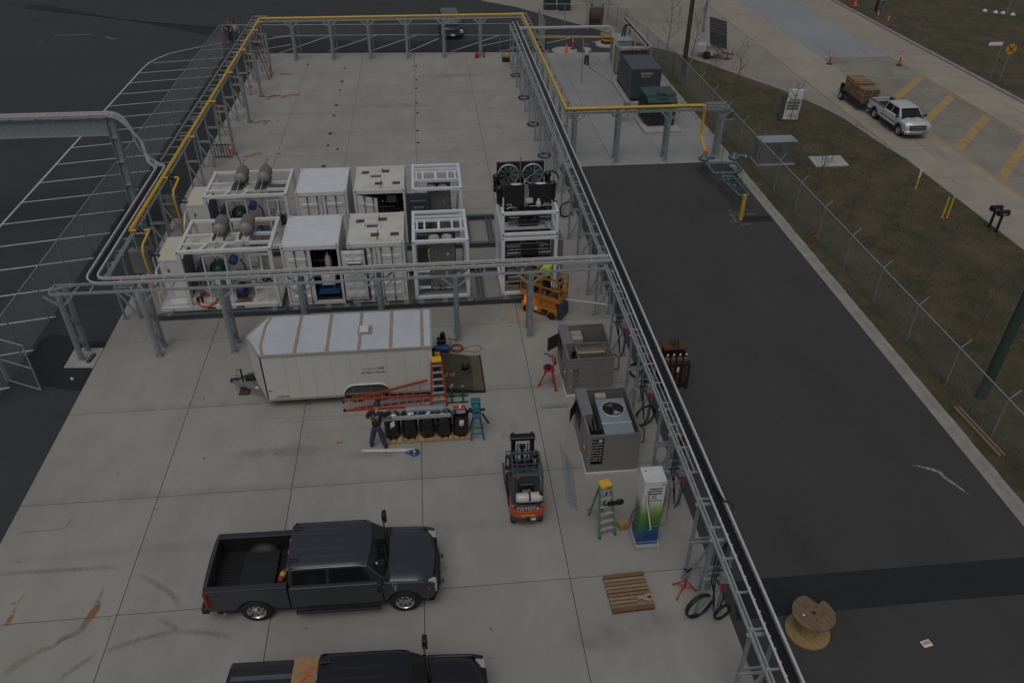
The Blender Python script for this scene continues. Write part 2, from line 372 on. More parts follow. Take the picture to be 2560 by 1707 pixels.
for a, b in (((20,445), (430,375)), ((300,458), (750,302)), ((745,432), (1150,294)), ((1110,425), (1490,294)), ((1420,432), (1668,325)), ((1768,436), (2170,300)), ((30,360), (420,303))):
    stripe(lot, P2(*q_b(*a)), P2(*q_b(*b)), .11, pwhite, z=-.009)
for a, b in (((170,432), (520,362)), ((10,388), (420,300)), ((540,432), (580,425)), ((560,365), (760,318)), ((940,357), (1040,338))):
    stripe(lot, P2(*q_c(*a)), P2(*q_c(*b)), .11, pwhite, z=-.009)
rm = struct(bpy.data.objects.new('road_markings', None)); C.objects.link(rm)
for y in (59.6, 55.15, 50.75, 46.2, 41.7, 37.2):
    a, b = (38.85, y), (33.6, y-5.35)
    MB().add([(38.85, y+.30, .004), (33.55, y-5.1, .004), (33.55, y-5.95, .004), (38.85, y-.55, .004)], [(0, 1, 2, 3)]).build('paint_stripe', pyel, rm)
stripe(rm, (39.08, 60.4), (39.1, 20), .13, pyel, z=.005); stripe(rm, (39.3, 60.2), (39.32, 20), .08, pyel, z=.005)
stripe(rm, (33.35, 54.5), (33.38, 20), .13, pyel, z=.005); stripe(rm, (33.12, 54.0), (33.15, 20), .08, pyel, z=.005)

# ---- stains and tyre marks lying on the concrete
def stainmat(name, col, sc=1.6, amt=.9):
    m = bpy.data.materials.new(name); m.use_nodes = True; n = m.node_tree.nodes; L = m.node_tree.links
    b = n['Principled BSDF']; b.inputs['Base Color'].default_value = (*col, 1); b.inputs['Roughness'].default_value = .95
    at = n.new('ShaderNodeAttribute'); at.attribute_name = 'fade'
    ge = n.new('ShaderNodeNewGeometry'); nz = n.new('ShaderNodeTexNoise'); nz.inputs['Scale'].default_value = sc; nz.inputs['Detail'].default_value = 8; nz.inputs['Roughness'].default_value = .65
    L.new(ge.outputs['Position'], nz.inputs['Vector'])
    mr = n.new('ShaderNodeMapRange'); mr.inputs['From Min'].default_value = .32; mr.inputs['From Max'].default_value = .62; L.new(nz.outputs['Fac'], mr.inputs['Value'])
    mu = n.new('ShaderNodeMath'); mu.operation = 'MULTIPLY'; L.new(at.outputs['Fac'], mu.inputs[0]); L.new(mr.outputs[0], mu.inputs[1])
    m2 = n.new('ShaderNodeMath'); m2.operation = 'MULTIPLY'; L.new(mu.outputs[0], m2.inputs[0]); m2.inputs[1].default_value = amt; m2.use_clamp = True
    L.new(m2.outputs[0], b.inputs['Alpha']); return m
st_rust = stainmat('stain_rust', (.36, .16, .045), 3.5, 1.0); st_ochre = stainmat('stain_ochre', (.30, .20, .075), 2.5, .8)
st_dark = stainmat('stain_dark', (.12, .112, .10), 2.2, .75); st_tyre = stainmat('stain_tyre', (.13, .127, .118), 14, .5); st_white = stainmat('stain_white', (.5, .5, .49), 8, .9)
st_clay = stainmat('stain_clay', (.12, .105, .085), 1.2, .8)
def ribbon(name, pts, w, mat, par, z=.004, fades=None):
    pts = [Vector((p[0], p[1], z)) for p in pts]; vs = []; fs = []; fd = []; n = len(pts)
    for i, p in enumerate(pts):
        d = (pts[min(i+1, n-1)]-pts[max(i-1, 0)]).normalized(); nn = Vector((-d.y, d.x, 0))
        ww = w[i] if isinstance(w, (list, tuple)) else w; e = (fades[i] if fades else (0 if i in (0, n-1) else 1))
        for k in (-1, -.5, 0, .5, 1): vs.append(p+nn*(k*ww/2)); fd.append(e*(1-abs(k))**.6 if abs(k) < 1 else 0)
    for i in range(n-1):
        for k in range(4): a = i*5+k; fs.append((a, a+1, a+6, a+5))
    b = MB(); b.add(vs, fs); o = b.build(name, mat, par)
    at = o.data.attributes.new('fade', 'FLOAT', 'POINT'); at.data.foreach_set('value', fd); return o
def blot(name, c, rx_, ry_, mat, par, z=.004, amt=1.0):
    vs = [(c[0], c[1], z)]; fd = [amt]; n = 14
    for k, f in ((.5, .7), (1, 0)):
        for i in range(n): t = 6.2832*i/n; vs.append((c[0]+math.cos(t)*rx_*k, c[1]+math.sin(t)*ry_*k, z)); fd.append(f*amt)
    fs = [(0, 1+i, 1+(i+1) % n) for i in range(n)]+[(1+i, 1+n+i, 1+n+(i+1) % n, 1+(i+1) % n) for i in range(n)]
    b = MB(); b.add(vs, fs); o = b.build(name, mat, par)
    at = o.data.attributes.new('fade', 'FLOAT', 'POINT'); at.data.foreach_set('value', fd); return o
def q_m(a, b): return (a*kk, 1240+b*kk)
ribbon('rust_stain', [P2(*q_m(*p)) for p in ((870,770), (835,850), (800,950), (750,1020), (700,1100), (640,1150), (520,1200), (450,1260), (330,1300), (240,1350), (150,1400), (60,1480), (0,1530))], [.05, .16, .3, .28, .26, .24, .2, .18, .22, .26, .3, .3, .3], st_ochre, yard, fades=[.3, .9, 1, 1, .9, .9, .8, .7, .8, .7, .5, .35, .2])
ribbon('rust_stain', [P2(*q_m(*p)) for p in ((840,900), (800,950), (760,1010), (715,1025))], [.1, .24, .3, .1], st_rust, yard, z=.0055, fades=[.6, 1, 1, .6])
ribbon('rust_stain', [P2(*q_m(*p)) for p in ((210,810), (190,840), (130,930), (100,1000), (60,1075), (20,1100), (-40,1180))], [.05, .1, .08, .18, .22, .15, .1], st_rust, yard, fades=[.2, .5, .3, 1, 1, .3, .2])
for pts, w in ((((500,795), (440,797), (390,805), (350,825)), .5), (((345,800), (310,805), (270,815), (215,840)), .45), (((340,622), (380,625), (440,622)), .6), (((260,1012), (240,1018), (200,1045)), .4), (((330,1010), (310,1018)), .35), (((180,1290), (130,1295), (90,1310), (40,1318)), .45), (((330,1285), (322,1300)), .3)):
    ribbon('rust_stain', [P2(*q_b(*p)) for p in pts], w, st_rust, yard, fades=[1]*len(pts))
# tyre arcs near the pickups
for pts in (((1180,660), (1300,730), (1400,790), (1470,850), (1510,930)), ((1340,1020), (1400,1060), (1460,1100), (1500,1150)), ((880,1300), (980,1265), (1100,1225), (1230,1185), (1380,1150), (1480,1130)), ((480,1540), (600,1460), (720,1380), (800,1330)), ((1500,1130), (1650,1140), (1800,1150), (1950,1190)), ((140,325), (200,305), (330,290), (450,285), (540,265), (580,225), (600,180)), ((0,650), (350,630), (700,610), (980,595))):
    ribbon('tyre_mark', [P2(*q_m(*p)) for p in pts], .22 if pts[0][0] != 140 else .09, st_tyre, yard, fades=[.3]+[.75]*(len(pts)-2)+[.3])
rs = random.Random(12)
for k in range(70):
    x = rs.uniform(-13, 7); y = 10+50*rs.random()**1.5
    blot('oil_spot', (x, y), rs.uniform(.03, .12), rs.uniform(.03, .1), st_dark, yard, amt=rs.uniform(.5, 1))
for (u, v, a, b_) in ((1284,1066,.22,.4), (1262,1090,.2,.15), (1257,1085,.1,.1), (1260,797,.12,.14), (1650,1555,.8,.5), (700,1130,2.2,.35), (950,1135,1.6,.3), (1330,800,.4,.2), (1500,1590,1.2,.6), (1000,265,4,.5), (1120,190,3.5,.7)):
    blot('oil_spot', P2(u, v), a, b_, st_dark, yard, z=.0035, amt=.32)
for j in range(4, 15):     # damp dark bands left along alternate pour lines
    yb = ys[j]+rs.choice((0, 2.2))
    for k in range(2): ribbon('damp_band', [(-13.5+k*10.5, yb+.1), (-10+k*10.5, yb+.12), (-6+k*10.5, yb+.08), (-3.2+k*10.5, yb)], .55, st_dark, yard, z=.0035, fades=[.06, .14, .16, .05])
def q_l(a, b): return (1860+a*kk, 800+b*kk)
ribbon('chalk_mark', [P2(*q_l(*p)) for p in ((1390,1215), (1450,1220), (1540,1240), (1640,1270), (1700,1330), (1760,1365), (1830,1420), (1905,1470))], [.03, .07, .16, .2, .16, .18, .12, .05], st_white, dr, z=-.008)
for pts in (((450,295), (560,297), (690,290), (770,293)), ((880,310), (960,330)), ((320,350), (355,348))):
    ribbon('chalk_mark', [P2(p[0]*kk, p[1]*kk) for p in pts], .5, st_white, g, z=-.016, fades=[.4]*len(pts))
q2 = lambda a, b: (1720+a*180/1344, 360+b*180/1344)
for pts in (((735,1328), (1000,1312), (1265,1300)), ((795,1445), (890,1440)), ((800,1290), (850,1370), (905,1465)), ((745,1250), (800,1240), (825,1270)), ((850,1275), (945,1280)), ((1000,1468), (1080,1450)), ((1060,1510), (1165,1480)), ((990,1500), (1045,1530))):
    ribbon('paint_mark', [P2(*q2(*p)) for p in pts], .06, st_white, dr, z=-.008, fades=[1]*len(pts))
for k in range(16):
    ribbon('scuff_mark', [(rs.uniform(30, 42), y0), (rs.uniform(30, 42), y0-rs.uniform(2, 5))] if False else [(xx, y0) for xx, y0 in [(rs.uniform(30.2, 42), rs.uniform(38, 62))]]+[(0, 0)], .1, st_tyre, road) if False else None
for k in range(26):
    x = rs.uniform(30, 42.4); y = rs.uniform(36, 66); l = rs.uniform(1.5, 5); dx = rs.uniform(-.6, .6)
    ribbon('scuff_mark', [(x, y), (x+dx*.4, y+l*.4), (x+dx, y+l)], rs.uniform(.2, .7), st_tyre, road, z=.006, fades=[.1, .5, .1])
# ================================================================== PIPE AND CABLE RACKS
def sweep(b, pts, sec, mi=0, smooth=False):
    pts = [Vector(p) for p in pts]; n = len(pts); m = len(sec); vs = []
    for i, p in enumerate(pts):
        d = (pts[1]-p) if i == 0 else (p-pts[-2]) if i == n-1 else ((pts[i+1]-p).normalized()+(p-pts[i-1]).normalized())
        d.normalize(); s_ = d.cross(Vector((0, 0, 1)))
        s_ = s_.normalized() if s_.length > 1e-3 else Vector((0, -1, 0)); u = s_.cross(d)
        if 0 < i < n-1:
            c = max(.5, d.dot((pts[i+1]-p).normalized())); k = 1/c
        else: k = 1
        for (a, e) in sec: vs.append(p+s_*(a*k)+u*e)
    fs = []
    for i in range(n-1):
        for j in range(m): fs.append((i*m+j, i*m+(j+1) % m, (i+1)*m+(j+1) % m, (i+1)*m+j))
    fs += [tuple(range(m-1, -1, -1)), tuple((n-1)*m+j for j in range(m))]
    b.add(vs, fs, smooth, mi); return b
def rect(a0, a1, e0, e1): return [(a0, e0), (a1, e0), (a1, e1), (a0, e1)]
def rounded(pts, r, n=6):
    pts = [Vector(p) for p in pts]; out = [pts[0]]
    for i in range(1, len(pts)-1):
        a, p, c = pts[i-1], pts[i], pts[i+1]; d1 = (a-p).normalized(); d2 = (c-p).normalized(); rr = min(r, (a-p).length*.49, (c-p).length*.49)
        p1 = p+d1*rr; p2 = p+d2*rr
        for k in range(n+1): t = k/n; out.append(p1*(1-t)**2+p*2*t*(1-t)+p2*t*t)
    out.append(pts[-1]); return out
def resample(pts, st):
    pts = [Vector(p) for p in pts]; out = []; acc = 0
    for a, b in zip(pts, pts[1:]):
        L = (b-a).length; t = acc
        while t < L: out.append((a.lerp(b, t/L), (b-a).normalized())); t += st
        acc = t-L
    return out
def tray(label, pts, w=.31, h=.13, cables=7, rung=.25, name='cable_tray', fill=.8, floor=True, group=None, seed=1, floormat=None):
    pts = [Vector(p) for p in pts]; t = thing(name, label, 'cable tray', (pts[0].x, pts[0].y, pts[0].z), 0, group)
    for sg in (-1, 1):
        b = MB(); a = sg*w/2
        sweep(b, pts, rect(min(a, a-sg*.012), max(a, a-sg*.012), 0, h)); sweep(b, pts, rect(min(a, a+sg*.045), max(a, a+sg*.045), h-.02, h)); b.build('side_rail', alu, t, world=True)
    b = MB()
    for p, d in resample(pts, rung):
        s_ = d.cross(Vector((0, 0, 1))); s_ = s_.normalized() if s_.length > .01 else Vector((0, 1, 0)); b.bar(p-s_*(w/2-.01)+Vector((0,0,.015)), p+s_*(w/2-.01)+Vector((0,0,.015)), .03, .02)
    b.build('rungs', alu, t, world=True)
    if floor: sweep(MB(), pts, rect(-w/2+.014, w/2-.014, -.002, .004)).build('tray_floor', floormat or dgrey, t, world=True)
    rr = random.Random(seed)
    for k in range(cables):
        o = (-w/2+.04)+(w-.08)*fill*(k+.5)/cables; z0 = .035+.02*rr.random(); pp = []
        for i, (p, d) in enumerate(resample(pts, .9)):
            s_ = d.cross(Vector((0, 0, 1))).normalized(); pp.append(p-s_*(o+rr.uniform(-.008, .008))+Vector((0, 0, z0+rr.uniform(-.004, .012))))
        if len(pp) > 2: MB().path(pp, .021, 6).build('cable', blackg if k % 3 else black, t, world=True)
    return t
def post(b, x, y, z0, z1, w=.08): b.box(x-w/2, y-w/2, z0, x+w/2, y+w/2, z1)
def trestle_mesh(dx, h=3.06, up=False):
    """strut trestle: two posts dx apart, foot plates, cross members and one diagonal"""
    ms = {}
    b = MB(); post(b, 0, 0, .012, h, .082); ms['p0'] = b
    b = MB(); post(b, dx, 0, .012, h, .082); ms['p1'] = b
    for k, x in (('f0', 0), ('f1', dx)):
        b = MB(); b.box(x-.11, -.08, 0, x+.11, .08, .014)
        for sx in (-1, 1): b.box(x+sx*.075-.015, -.05, .014, x+sx*.075+.015, -.02, .045); b.box(x+sx*.075-.015, .02, .014, x+sx*.075+.015, .05, .045)
        ms[k] = b
    ms['c0'] = MB().box(min(0, dx)-.06, .043, 1.56, max(0, dx)+.06, .085, 1.64); ms['c1'] = MB().box(min(0, dx)-.06, -.085, 1.56, max(0, dx)+.06, -.043, 1.64)
    ms['d'] = MB().bar((0, -.06, .06), (dx, -.06, 1.5), .04, .08)
    ms['t'] = MB().box(min(0, dx)-.1, -.045, h, max(0, dx)+.1, .045, h+.045)
    return ms
TR_PROTO = {}
def trestle(x, y, dx, label, group, diag=True):
    key = (dx, diag)
    if key in TR_PROTO: return cp(TR_PROTO[key], (x, y, 0), label=label, group=group)
    t = thing('rack_trestle', label, 'pipe rack', (x, y, 0), 0, group); ms = trestle_mesh(dx)
    ms['p0'].build('post', galvd, t); ms['p1'].build('post', galvd, t); ms['f0'].build('foot_plate', galvd, t); ms['f1'].build('foot_plate', galvd, t)
    ms['c0'].build('cross_member', galv, t); ms['c1'].build('cross_member', galv, t); ms['t'].build('top_member', galv, t)
    if diag: ms['d'].build('diagonal_brace', galv, t)
    TR_PROTO[key] = t; return t
RY = [7.3, 10.4, 13.2, 14.45, 17.27, 18.45, 21.37, 22.5, 25.45, 28.5, 30.17, 33.0, 35.55, 38.1, 41.0, 43.8, 46.46, 48.83, 51.84, 54.3, 57.33, 59.64, 62.57, 64.44]
for y in RY: trestle(6.78, y, .6, 'braced galvanised strut trestle under the long straight cable tray by the drive', 'trestles under the long cable tray')
# longitudinal rail and arms of the right rack
def rail(label, p, q, w=.05, h=.09, arms=None, arm_to=None, step=1.02, name='rack_rail', double=True):
    t = thing(name, label, 'rack rail', p)
    d = (Vector(q)-Vector(p)).normalized(); s_ = d.cross(Vector((0, 0, 1))).normalized()
    for k in ((-1, 1) if double else (0,)):
        MB().bar(Vector(p)+s_*k*.045, Vector(q)+s_*k*.045, w, h).build('channel', galv, t, world=True)
    if arm_to:
        n = int((Vector(q)-Vector(p)).length/step); proto = None
        for i in range(n+1):
            a = Vector(p)+d*(i*step+.2)
            if proto is None:
                b = MB(); e = a+Vector(arm_to); b.bar(a+Vector((0, 0, .07)), e+Vector((0, 0, .07)), .042, .042); b.bar(a+Vector((0, 0, .12)), a+Vector((0, 0, -.06)), .1, .06)
                proto = b.build('support_arm', galv, t, world=True); p0 = a
            else: part(proto, t, a-p0)
    return t
rail('galvanised double channel with arms carrying the long black cable tray', (6.8, 7.2, 3.13), (6.8, 65.2, 3.13), arm_to=(.64, 0, 0))
tray('long straight cable tray full of black cables along the drive', [(7.23, 6.8, 3.23), (7.23, 27.2, 3.23), (7.23, 65.4, 3.23)], cables=8, fill=.86, seed=2)
# thin electrical conduits running beside the right rack rail
cnd = tag(MB().tube((6.98, 15.6, 3.19), (6.98, 27.0, 3.19), .014, 6).build('conduit', alu), 'thin straight metal conduit lying on the rack arms between rail and cable tray', 'conduit')
# front crossing portal: paired columns, two beams, tray
def portal_col(x, y, label, group, gap=.66, h=3.06, sub=None):
    t = thing('portal_column', label, 'column', (x, y, 0), 0, group)
    for k in (0, gap):
        b = MB(); b.box(-.1, k-.045, .014, .1, k+.045, h); b.box(-.045, k-.075, .014, .045, k+.075, h); b.build('post', galvd, t)
        b = MB(); b.box(-.16, k-.12, 0, .16, k+.12, .016)
        for sx in (-.12, .12):
            for sy in (-.08, .08): b.tube((sx, k+sy, .016), (sx, k+sy, .05), .016, 6)
        b.build('foot_plate', galvd, t)
        MB().bar((0, k, 2.55), (-.55, k, h-.02), .04, .07).build('knee_brace', galv, t); MB().bar((0, k, 2.55), (.55, k, h-.02), .04, .07).build('knee_brace', galv, t)
    MB().bar((0, .06, 2.2), (0, gap-.06, 1.35), .02, .16).build('web_brace', galv, t); MB().bar((0, .06, 1.2), (0, gap-.06, .3), .02, .16).build('web_brace', galv, t)
    return t
pc = None
for x in (-14.3, -11.3, -8.35, -5.33, -2.3, .73, 3.76):
    lb = 'paired galvanised column with knee braces under the crossing cable tray in front of the containers'; gr = 'columns under the front crossing tray'
    if pc is None: pc = portal_col(x, 27.15, lb, gr)
    else: cp(pc, (x, 27.15, 0))
pc2 = cp(pc, (11.25, 44.95, 0), label='paired galvanised column carrying the yellow pipe at the front of the generator slab', group='columns at the generator slab')
cp(pc2, (8.62, 44.95, 0)); cp(pc2, (14.3, 44.95, 0)); cp(pc2, (17.62, 45.1, 0))
pc3 = cp(pc, (-10.5, 67.75, 0), label='paired galvanised column with knee braces under the far yellow pipe run', group='columns under the far pipe run')
for x in (-7.47, -4.45, -1.42, 1.61, 4.63): cp(pc3, (x, 67.75, 0))
def beam2(label, p, q, gap, name='rack_beam', ties=1.0):
    t = thing(name, label, 'rack beam', p); d = (Vector(q)-Vector(p)); L = d.length; d.normalize(); s_ = Vector((-d.y, d.x, 0))
    for k in (0, gap): MB().bar(Vector(p)+s_*k, Vector(q)+s_*k, .05, .1).build('channel', galv, t, world=True)
    pr = None; n = int(L/ties)
    for i in range(n+1):
        a = Vector(p)+d*i*ties+Vector((0, 0, .06))
        if pr is None: pr = MB().bar(a, a+s_*gap, .05, .03).build('cross_tie', galv, t, world=True); p0 = a
        else: part(pr, t, a-p0)
    return t
beam2('long galvanised double beam crossing in front of the containers', (-14.6, 27.15, 3.11), (6.75, 27.15, 3.11), .66, ties=1.5)
beam2('galvanised double beam under the yellow pipe at the generator slab', (7.9, 44.95, 3.11), (17.85, 44.95, 3.11), .57, ties=1.2)
beam2('galvanised double beam under the far yellow pipe', (-13.2, 67.75, 3.11), (8.3, 67.75, 3.11), .66, ties=1.5)
# crossing tray with rounded corner joining the left run
ct = rounded([(7.08, 27.62, 3.24), (-13.25, 27.62, 3.24), (-13.25, 37.6, 3.24), (-13.25, 38.65, 3.24), (-13.62, 38.65, 3.3)], .62, 7)
tray('grey lidded cable tray crossing in front of the containers and turning up the left rack', ct, w=.34, h=.14, cables=0, rung=.8, seed=3, floormat=black)
bcab = thing('cable_bundle', 'thick black cable bundle lying in the left cable tray', 'cables', (-13.25, 29, 3.27))
cp_ = rounded([(-12.2, 27.62, 3.26), (-13.25, 27.62, 3.26), (-13.25, 38.55, 3.26), (-13.5, 38.65, 3.3)], .6, 7)
for k in range(7):
    b = MB(); off = -.12+.04*k
    pp = []
    for p, d in resample(cp_, .5): s_ = d.cross(Vector((0, 0, 1))).normalized(); pp.append(p+s_*off+Vector((0, 0, .012*random.random())))
    b.path(pp, .021, 6).build('cable', black, bcab, world=True)
# descending tray from the high bridge
dp = rounded([(-26, 38.3, 6.06), (-14.55, 38.3, 6.06), (-14.1, 38.42, 5.2), (-14.0, 38.58, 4.3), (-13.85, 38.66, 3.62), (-13.5, 38.66, 3.34)], .75, 6)
tray('open ladder cable tray dropping in a double bend from the high steel bridge', dp, w=.42, h=.13, cables=2, rung=.28, floor=False, seed=4, fill=.3)
br = thing('tray_bridge', 'tall steel portal bridge of deep I-beam and column beyond the left fence', 'steel bridge', (-14.9, 38.45, 0))
def ibeam(b, p, q, dpt, wid, t1=.02):
    p = Vector(p); q = Vector(q); b.bar(p, q, .016, dpt); b.bar(p+Vector((0, 0, dpt/2)), q+Vector((0, 0, dpt/2)), wid, t1); b.bar(p-Vector((0, 0, dpt/2)), q-Vector((0, 0, dpt/2)), wid, t1)
b = MB(); ibeam(b, (-30, 38.3, 5.55), (-15.02, 38.3, 5.55), .82, .3); b.build('bridge_beam', galvd, br, world=True)
b = MB(); b.box(-15.1, 38.14, 5.96, -14.7, 38.5, 5.99); b.box(-14.93, 38.3-.012, .02, -14.87, 38.31, 5.95); b.box(-15.08, 38.15, .02, -15.05, 38.47, 5.95); b.box(-14.75, 38.15, .02, -14.72, 38.47, 5.95); b.box(-15.05, 38.29, .02, -14.75, 38.32, 5.95); b.build('column', galvd, br, world=True)
MB().box(-15.3, 37.95, -.01, -14.5, 38.7, .03).build('base_plate', galvd, br, world=True)
b = MB()
for z in (1.4, 2.6, 3.8, 5.0): b.box(-15.05, 38.14, z, -14.75, 38.48, z+.014)
b.build('stiffener', galv, br, world=True)
for k in range(12): MB().box(-29+k*1.2, 38.08, 5.98, -28.95+k*1.2, 38.52, 6.05).build('tray_support', galv, br, world=True)

# left rack
LY = [30.06, 33.4, 35.9, 38.0, 43.37, 46.3, 48.6, 51.4, 54.15, 56.8, 59.44, 62.4, 65.1, 67.5]
for y in LY: trestle(-12.8, y, -.64, 'braced galvanised strut trestle under the left pipe rack beside the parking lot', 'trestles under the left rack')
rail('galvanised double channel with arms along the left rack under the yellow pipe', (-12.82, 28.0, 3.13), (-12.82, 68.3, 3.13), arm_to=(-.72, 0, 0))
rail('plain aluminium edge rail along the arm ends of the left rack', (-13.53, 39.6, 3.24), (-13.53, 68.9, 3.24), .035, .11, name='edge_rail', double=False)
rail('plain aluminium edge rail closing the end of the left rack', (-13.5, 68.92, 3.24), (-12.45, 68.92, 3.24), .035, .11, name='edge_rail', double=False)
# yellow-pipe rack right of the long tray
for y in (47.0, 49.6, 52.3, 55.0, 57.7, 60.4, 63.1, 65.8, 67.6): trestle(7.98, y, .5, 'braced galvanised strut trestle under the yellow pipe between yard and generator slab', 'trestles under the inner yellow pipe')
rail('galvanised double channel with arms along the inner yellow pipe', (8.0, 45.6, 3.13), (8.0, 68.2, 3.13), arm_to=(.52, 0, 0))
rail('plain aluminium edge rail beside the inner yellow pipe', (8.5, 45.9, 3.22), (8.5, 68.6, 3.22), .04, .1, name='edge_rail', double=False)
rail('plain aluminium edge rail closing the far corner of the inner rack', (7.3, 68.62, 3.22), (8.5, 68.62, 3.22), .04, .1, name='edge_rail', double=False)
rail('plain aluminium edge rail above the pipe end at the generator slab', (16.55, 45.52, 3.3), (17.85, 45.52, 3.3), .05, .14, name='edge_rail', double=False)
rail('plain aluminium edge strip in front of the yellow pipe at the generator slab', (7.6, 44.9, 3.2), (17.85, 44.9, 3.2), .03, .05, name='edge_rail', double=False)

# the yellow gas main
gm = thing('gas_main', 'yellow gas pipe running round the yard on top of the racks', 'gas pipe', (-12.85, 29.6, 3.0))
pr_ = .088; zz = 3.27
main = rounded([(-12.9, 31.9, zz), (-12.9, 68.1, zz), (8.12, 68.1, zz), (8.12, 45.35, zz), (16.5, 45.35, zz), (16.5, 45.35, 1.35), (16.42, 44.0, .95)], .22, 5)
MB().path(main, pr_, 12).build('pipe_run', yellow, gm, world=True)
for p in ((-12.9, 40.2, zz), (-12.9, 48.1, zz), (-12.9, 56.3, zz), (-12.9, 63.9, zz), (-9, 68.1, zz), (-3, 68.1, zz), (3, 68.1, zz), (8.12, 60, zz), (8.12, 52, zz), (10.1, 45.35, zz), (14.1, 45.35, zz)):
    q = Vector(p); dd = Vector((0, .03, 0)) if abs(q.x) > 7.9 and q.y < 68 and q.y > 46 or q.x < -12 else Vector((.03, 0, 0))
    MB().tube(q-dd, q+dd, pr_+.006, 12).build('weld_band', yellow, gm, world=True)
for y in (42.7, 48.35, 54.0, 59.25, 64.5, 67.0): MB().tube((-12.9, y, zz), (-12.5, y, zz), .055, 8).build('branch_stub', yellow, gm, world=True)
# valved drops to the two compressor skids
def gas_drop(y, lab):
    t = thing('gas_drop', lab, 'gas pipe', (-12.7, y, 0))
    MB().path([(-12.86, y, zz), (-12.72, y, zz), (-12.6, y, zz)], .05, 8).build('inlet_pipe', yellow, t, world=True)
    b = MB(); b.tube((-12.6, y, zz), (-12.38, y, zz), .075, 10); b.tube((-12.63, y, zz), (-12.6, y, zz), .1, 10); b.tube((-12.38, y, zz), (-12.35, y, zz), .1, 10); b.tube((-12.49, y, zz), (-12.49, y, zz+.17), .03, 8); b.box(-12.6, y-.02, zz+.16, -12.3, y+.02, zz+.19)
    b.build('shutoff_valve', black, t, world=True)
    MB().path(rounded([(-12.35, y, zz), (-12.12, y, zz), (-12.3, y-.75, zz-.35), (-12.3, y-.95, 2.6), (-12.2, y-.95, .45), (-12.05, y-.95, .1)], .12, 4), .05, 8).build('drop_pipe', yellow, t, world=True)
    MB().tube((-12.05, y-.95, 0), (-12.05, y-.95, .25), .075, 10).build('foot_flange', yellow, t, world=True)
    return t
gas_drop(31.9, 'yellow gas branch with black valve dropping to the front compressor skid')
gas_drop(37.35, 'yellow gas branch with black valve dropping to the rear compressor skid')
# heavy posts with hanging hoses on the yard side of the left rack
def hpost(y, lab, i):
    t = thing('hose_post', lab, 'post', (-12.0, y, 0), 0, 'hose posts along the left rack')
    b = MB(); b.box(-.085, -.05, .014, .085, .05, 3.05); b.box(-.04, -.085, .014, .04, .085, 3.05); b.build('post', galvd, t)
    MB().box(-.15, -.15, 0, .15, .15, .02).build('foot_plate', teal, t)
    MB().bar((0, 0, 2.95), (-.85, .3, 3.0), .06, .08).build('tie_bar', galv, t); MB().bar((-.1, 0, 1.75), (-.8, .25, 1.75), .05, .08).build('tie_bar', galv, t)
    b = MB()
    for k in range(14): b.lathe([(.028, -.05), (.034, 0), (.028, .05)], 6, TL(-.45+.02*(k % 2), .1, 2.9-k*.1) @ Matrix.Rotation(R(90*(k % 2)), 4, 'X'))
    b.build('hanging_chain', yellow2 if i % 2 == 0 else M('chain_orange', (.5, .2, .04), .6), t)
    MB().path([(-.5, .12, 2.95), (-.42, .1, 2.3), (-.4, .08, 1.6), (-.3, .02, 1.2)], .018, 6).build('hose', black, t)
    return t
for i, y in enumerate((48.25, 53.85, 59.12, 64.45)): hpost(y, 'heavy post with a hanging chain and hose on the yard side of the left rack', i)
for i, y in enumerate((48.25, 53.85, 59.12)):
    tag(MB().path([(-11.9, y-.1, .02), (-11.5, y-.25, .02), (-11.2, y+.1, .02), (-10.9, y+.05, .02)] if i else [(-11.9, y, .02), (-10.8, y-3.2, .02), (-10.2, y-3.0, .02), (-9.9, y-1.6, .02)], .02, 6).build('ground_lead', black), 'short black lead lying on the concrete at the foot of a hose post', 'cable', 'leads at the hose posts')
# junction boxes with flexible conduits to the skids
def jbox(y, lab):
    t = thing('junction_box', lab, 'electrical box', (-13.15, y, 0))
    b = MB(); b.box(-.42, -.12, .75, .42, .14, 1.9); b.build('cabinet', greyp, t, bev=.015)
    MB().box(-.38, -.135, .8, .38, -.121, 1.85).build('cabinet_door', greyp, t, bev=.006)
    b = MB(); b.box(-.36, -.05, 0, -.3, .05, .75); b.box(.3, -.05, 0, .36, .05, .75); b.build('stand', galv, t)
    for k in range(3): MB().box(-.3+k*.2, .0, 1.9, -.2+k*.2, .1, 1.98).build('hub_fitting', galv, t)
    for k in range(2):
        MB().path([(.42, .02+.1*k, 1.75-.25*k), (.7, .02+.1*k, 1.78-.25*k), (1.0, -.05, 1.7-.25*k), (1.25, -.2, 1.4-.2*k), (1.38, -.35, 1.05), (1.45, -.4, .7)], .05, 8).build('flex_conduit', dgrey, t)
    return t
jbox(32.75, 'grey junction cabinet with flexible conduits beside the front compressor skid')
jbox(38.2, 'grey junction cabinet with flexible conduits beside the rear compressor skid')

# hoses hanging on the right rack (one coil per bay)
def hose_coil(x, y, z, r, lab, vertical=True, seed=0, grp=None, turns=4, wob=.05):
    T = Matrix.Rotation(R(90), 4, 'X') @ Matrix.Rotation(R(20), 4, 'Y') if vertical else None
    o = MB().path(coil((x, y, z), r, 14, turns, wob, T.to_3x3() if T else None, seed=seed), .02, 5).build('cable_coil', black)
    return tag(o, lab, 'cable coil', grp)
for i, (y, z) in enumerate(((62.3, .06), (57.0, .06), (51.6, .06), (46.2, .06))): hose_coil(7.0, y, z, .38, 'coil of black cable on the concrete under the long cable tray far from the pickups', False, i, 'coils under the long tray')
hose_coil(6.5, 40.9, .75, .62, 'large loose coil of black cable hanging behind the fan unit', True, 5)
hose_coil(7.05, 38.0, .45, .42, 'coil of black cable hung low on the trestle beside the fan unit', True, 6)
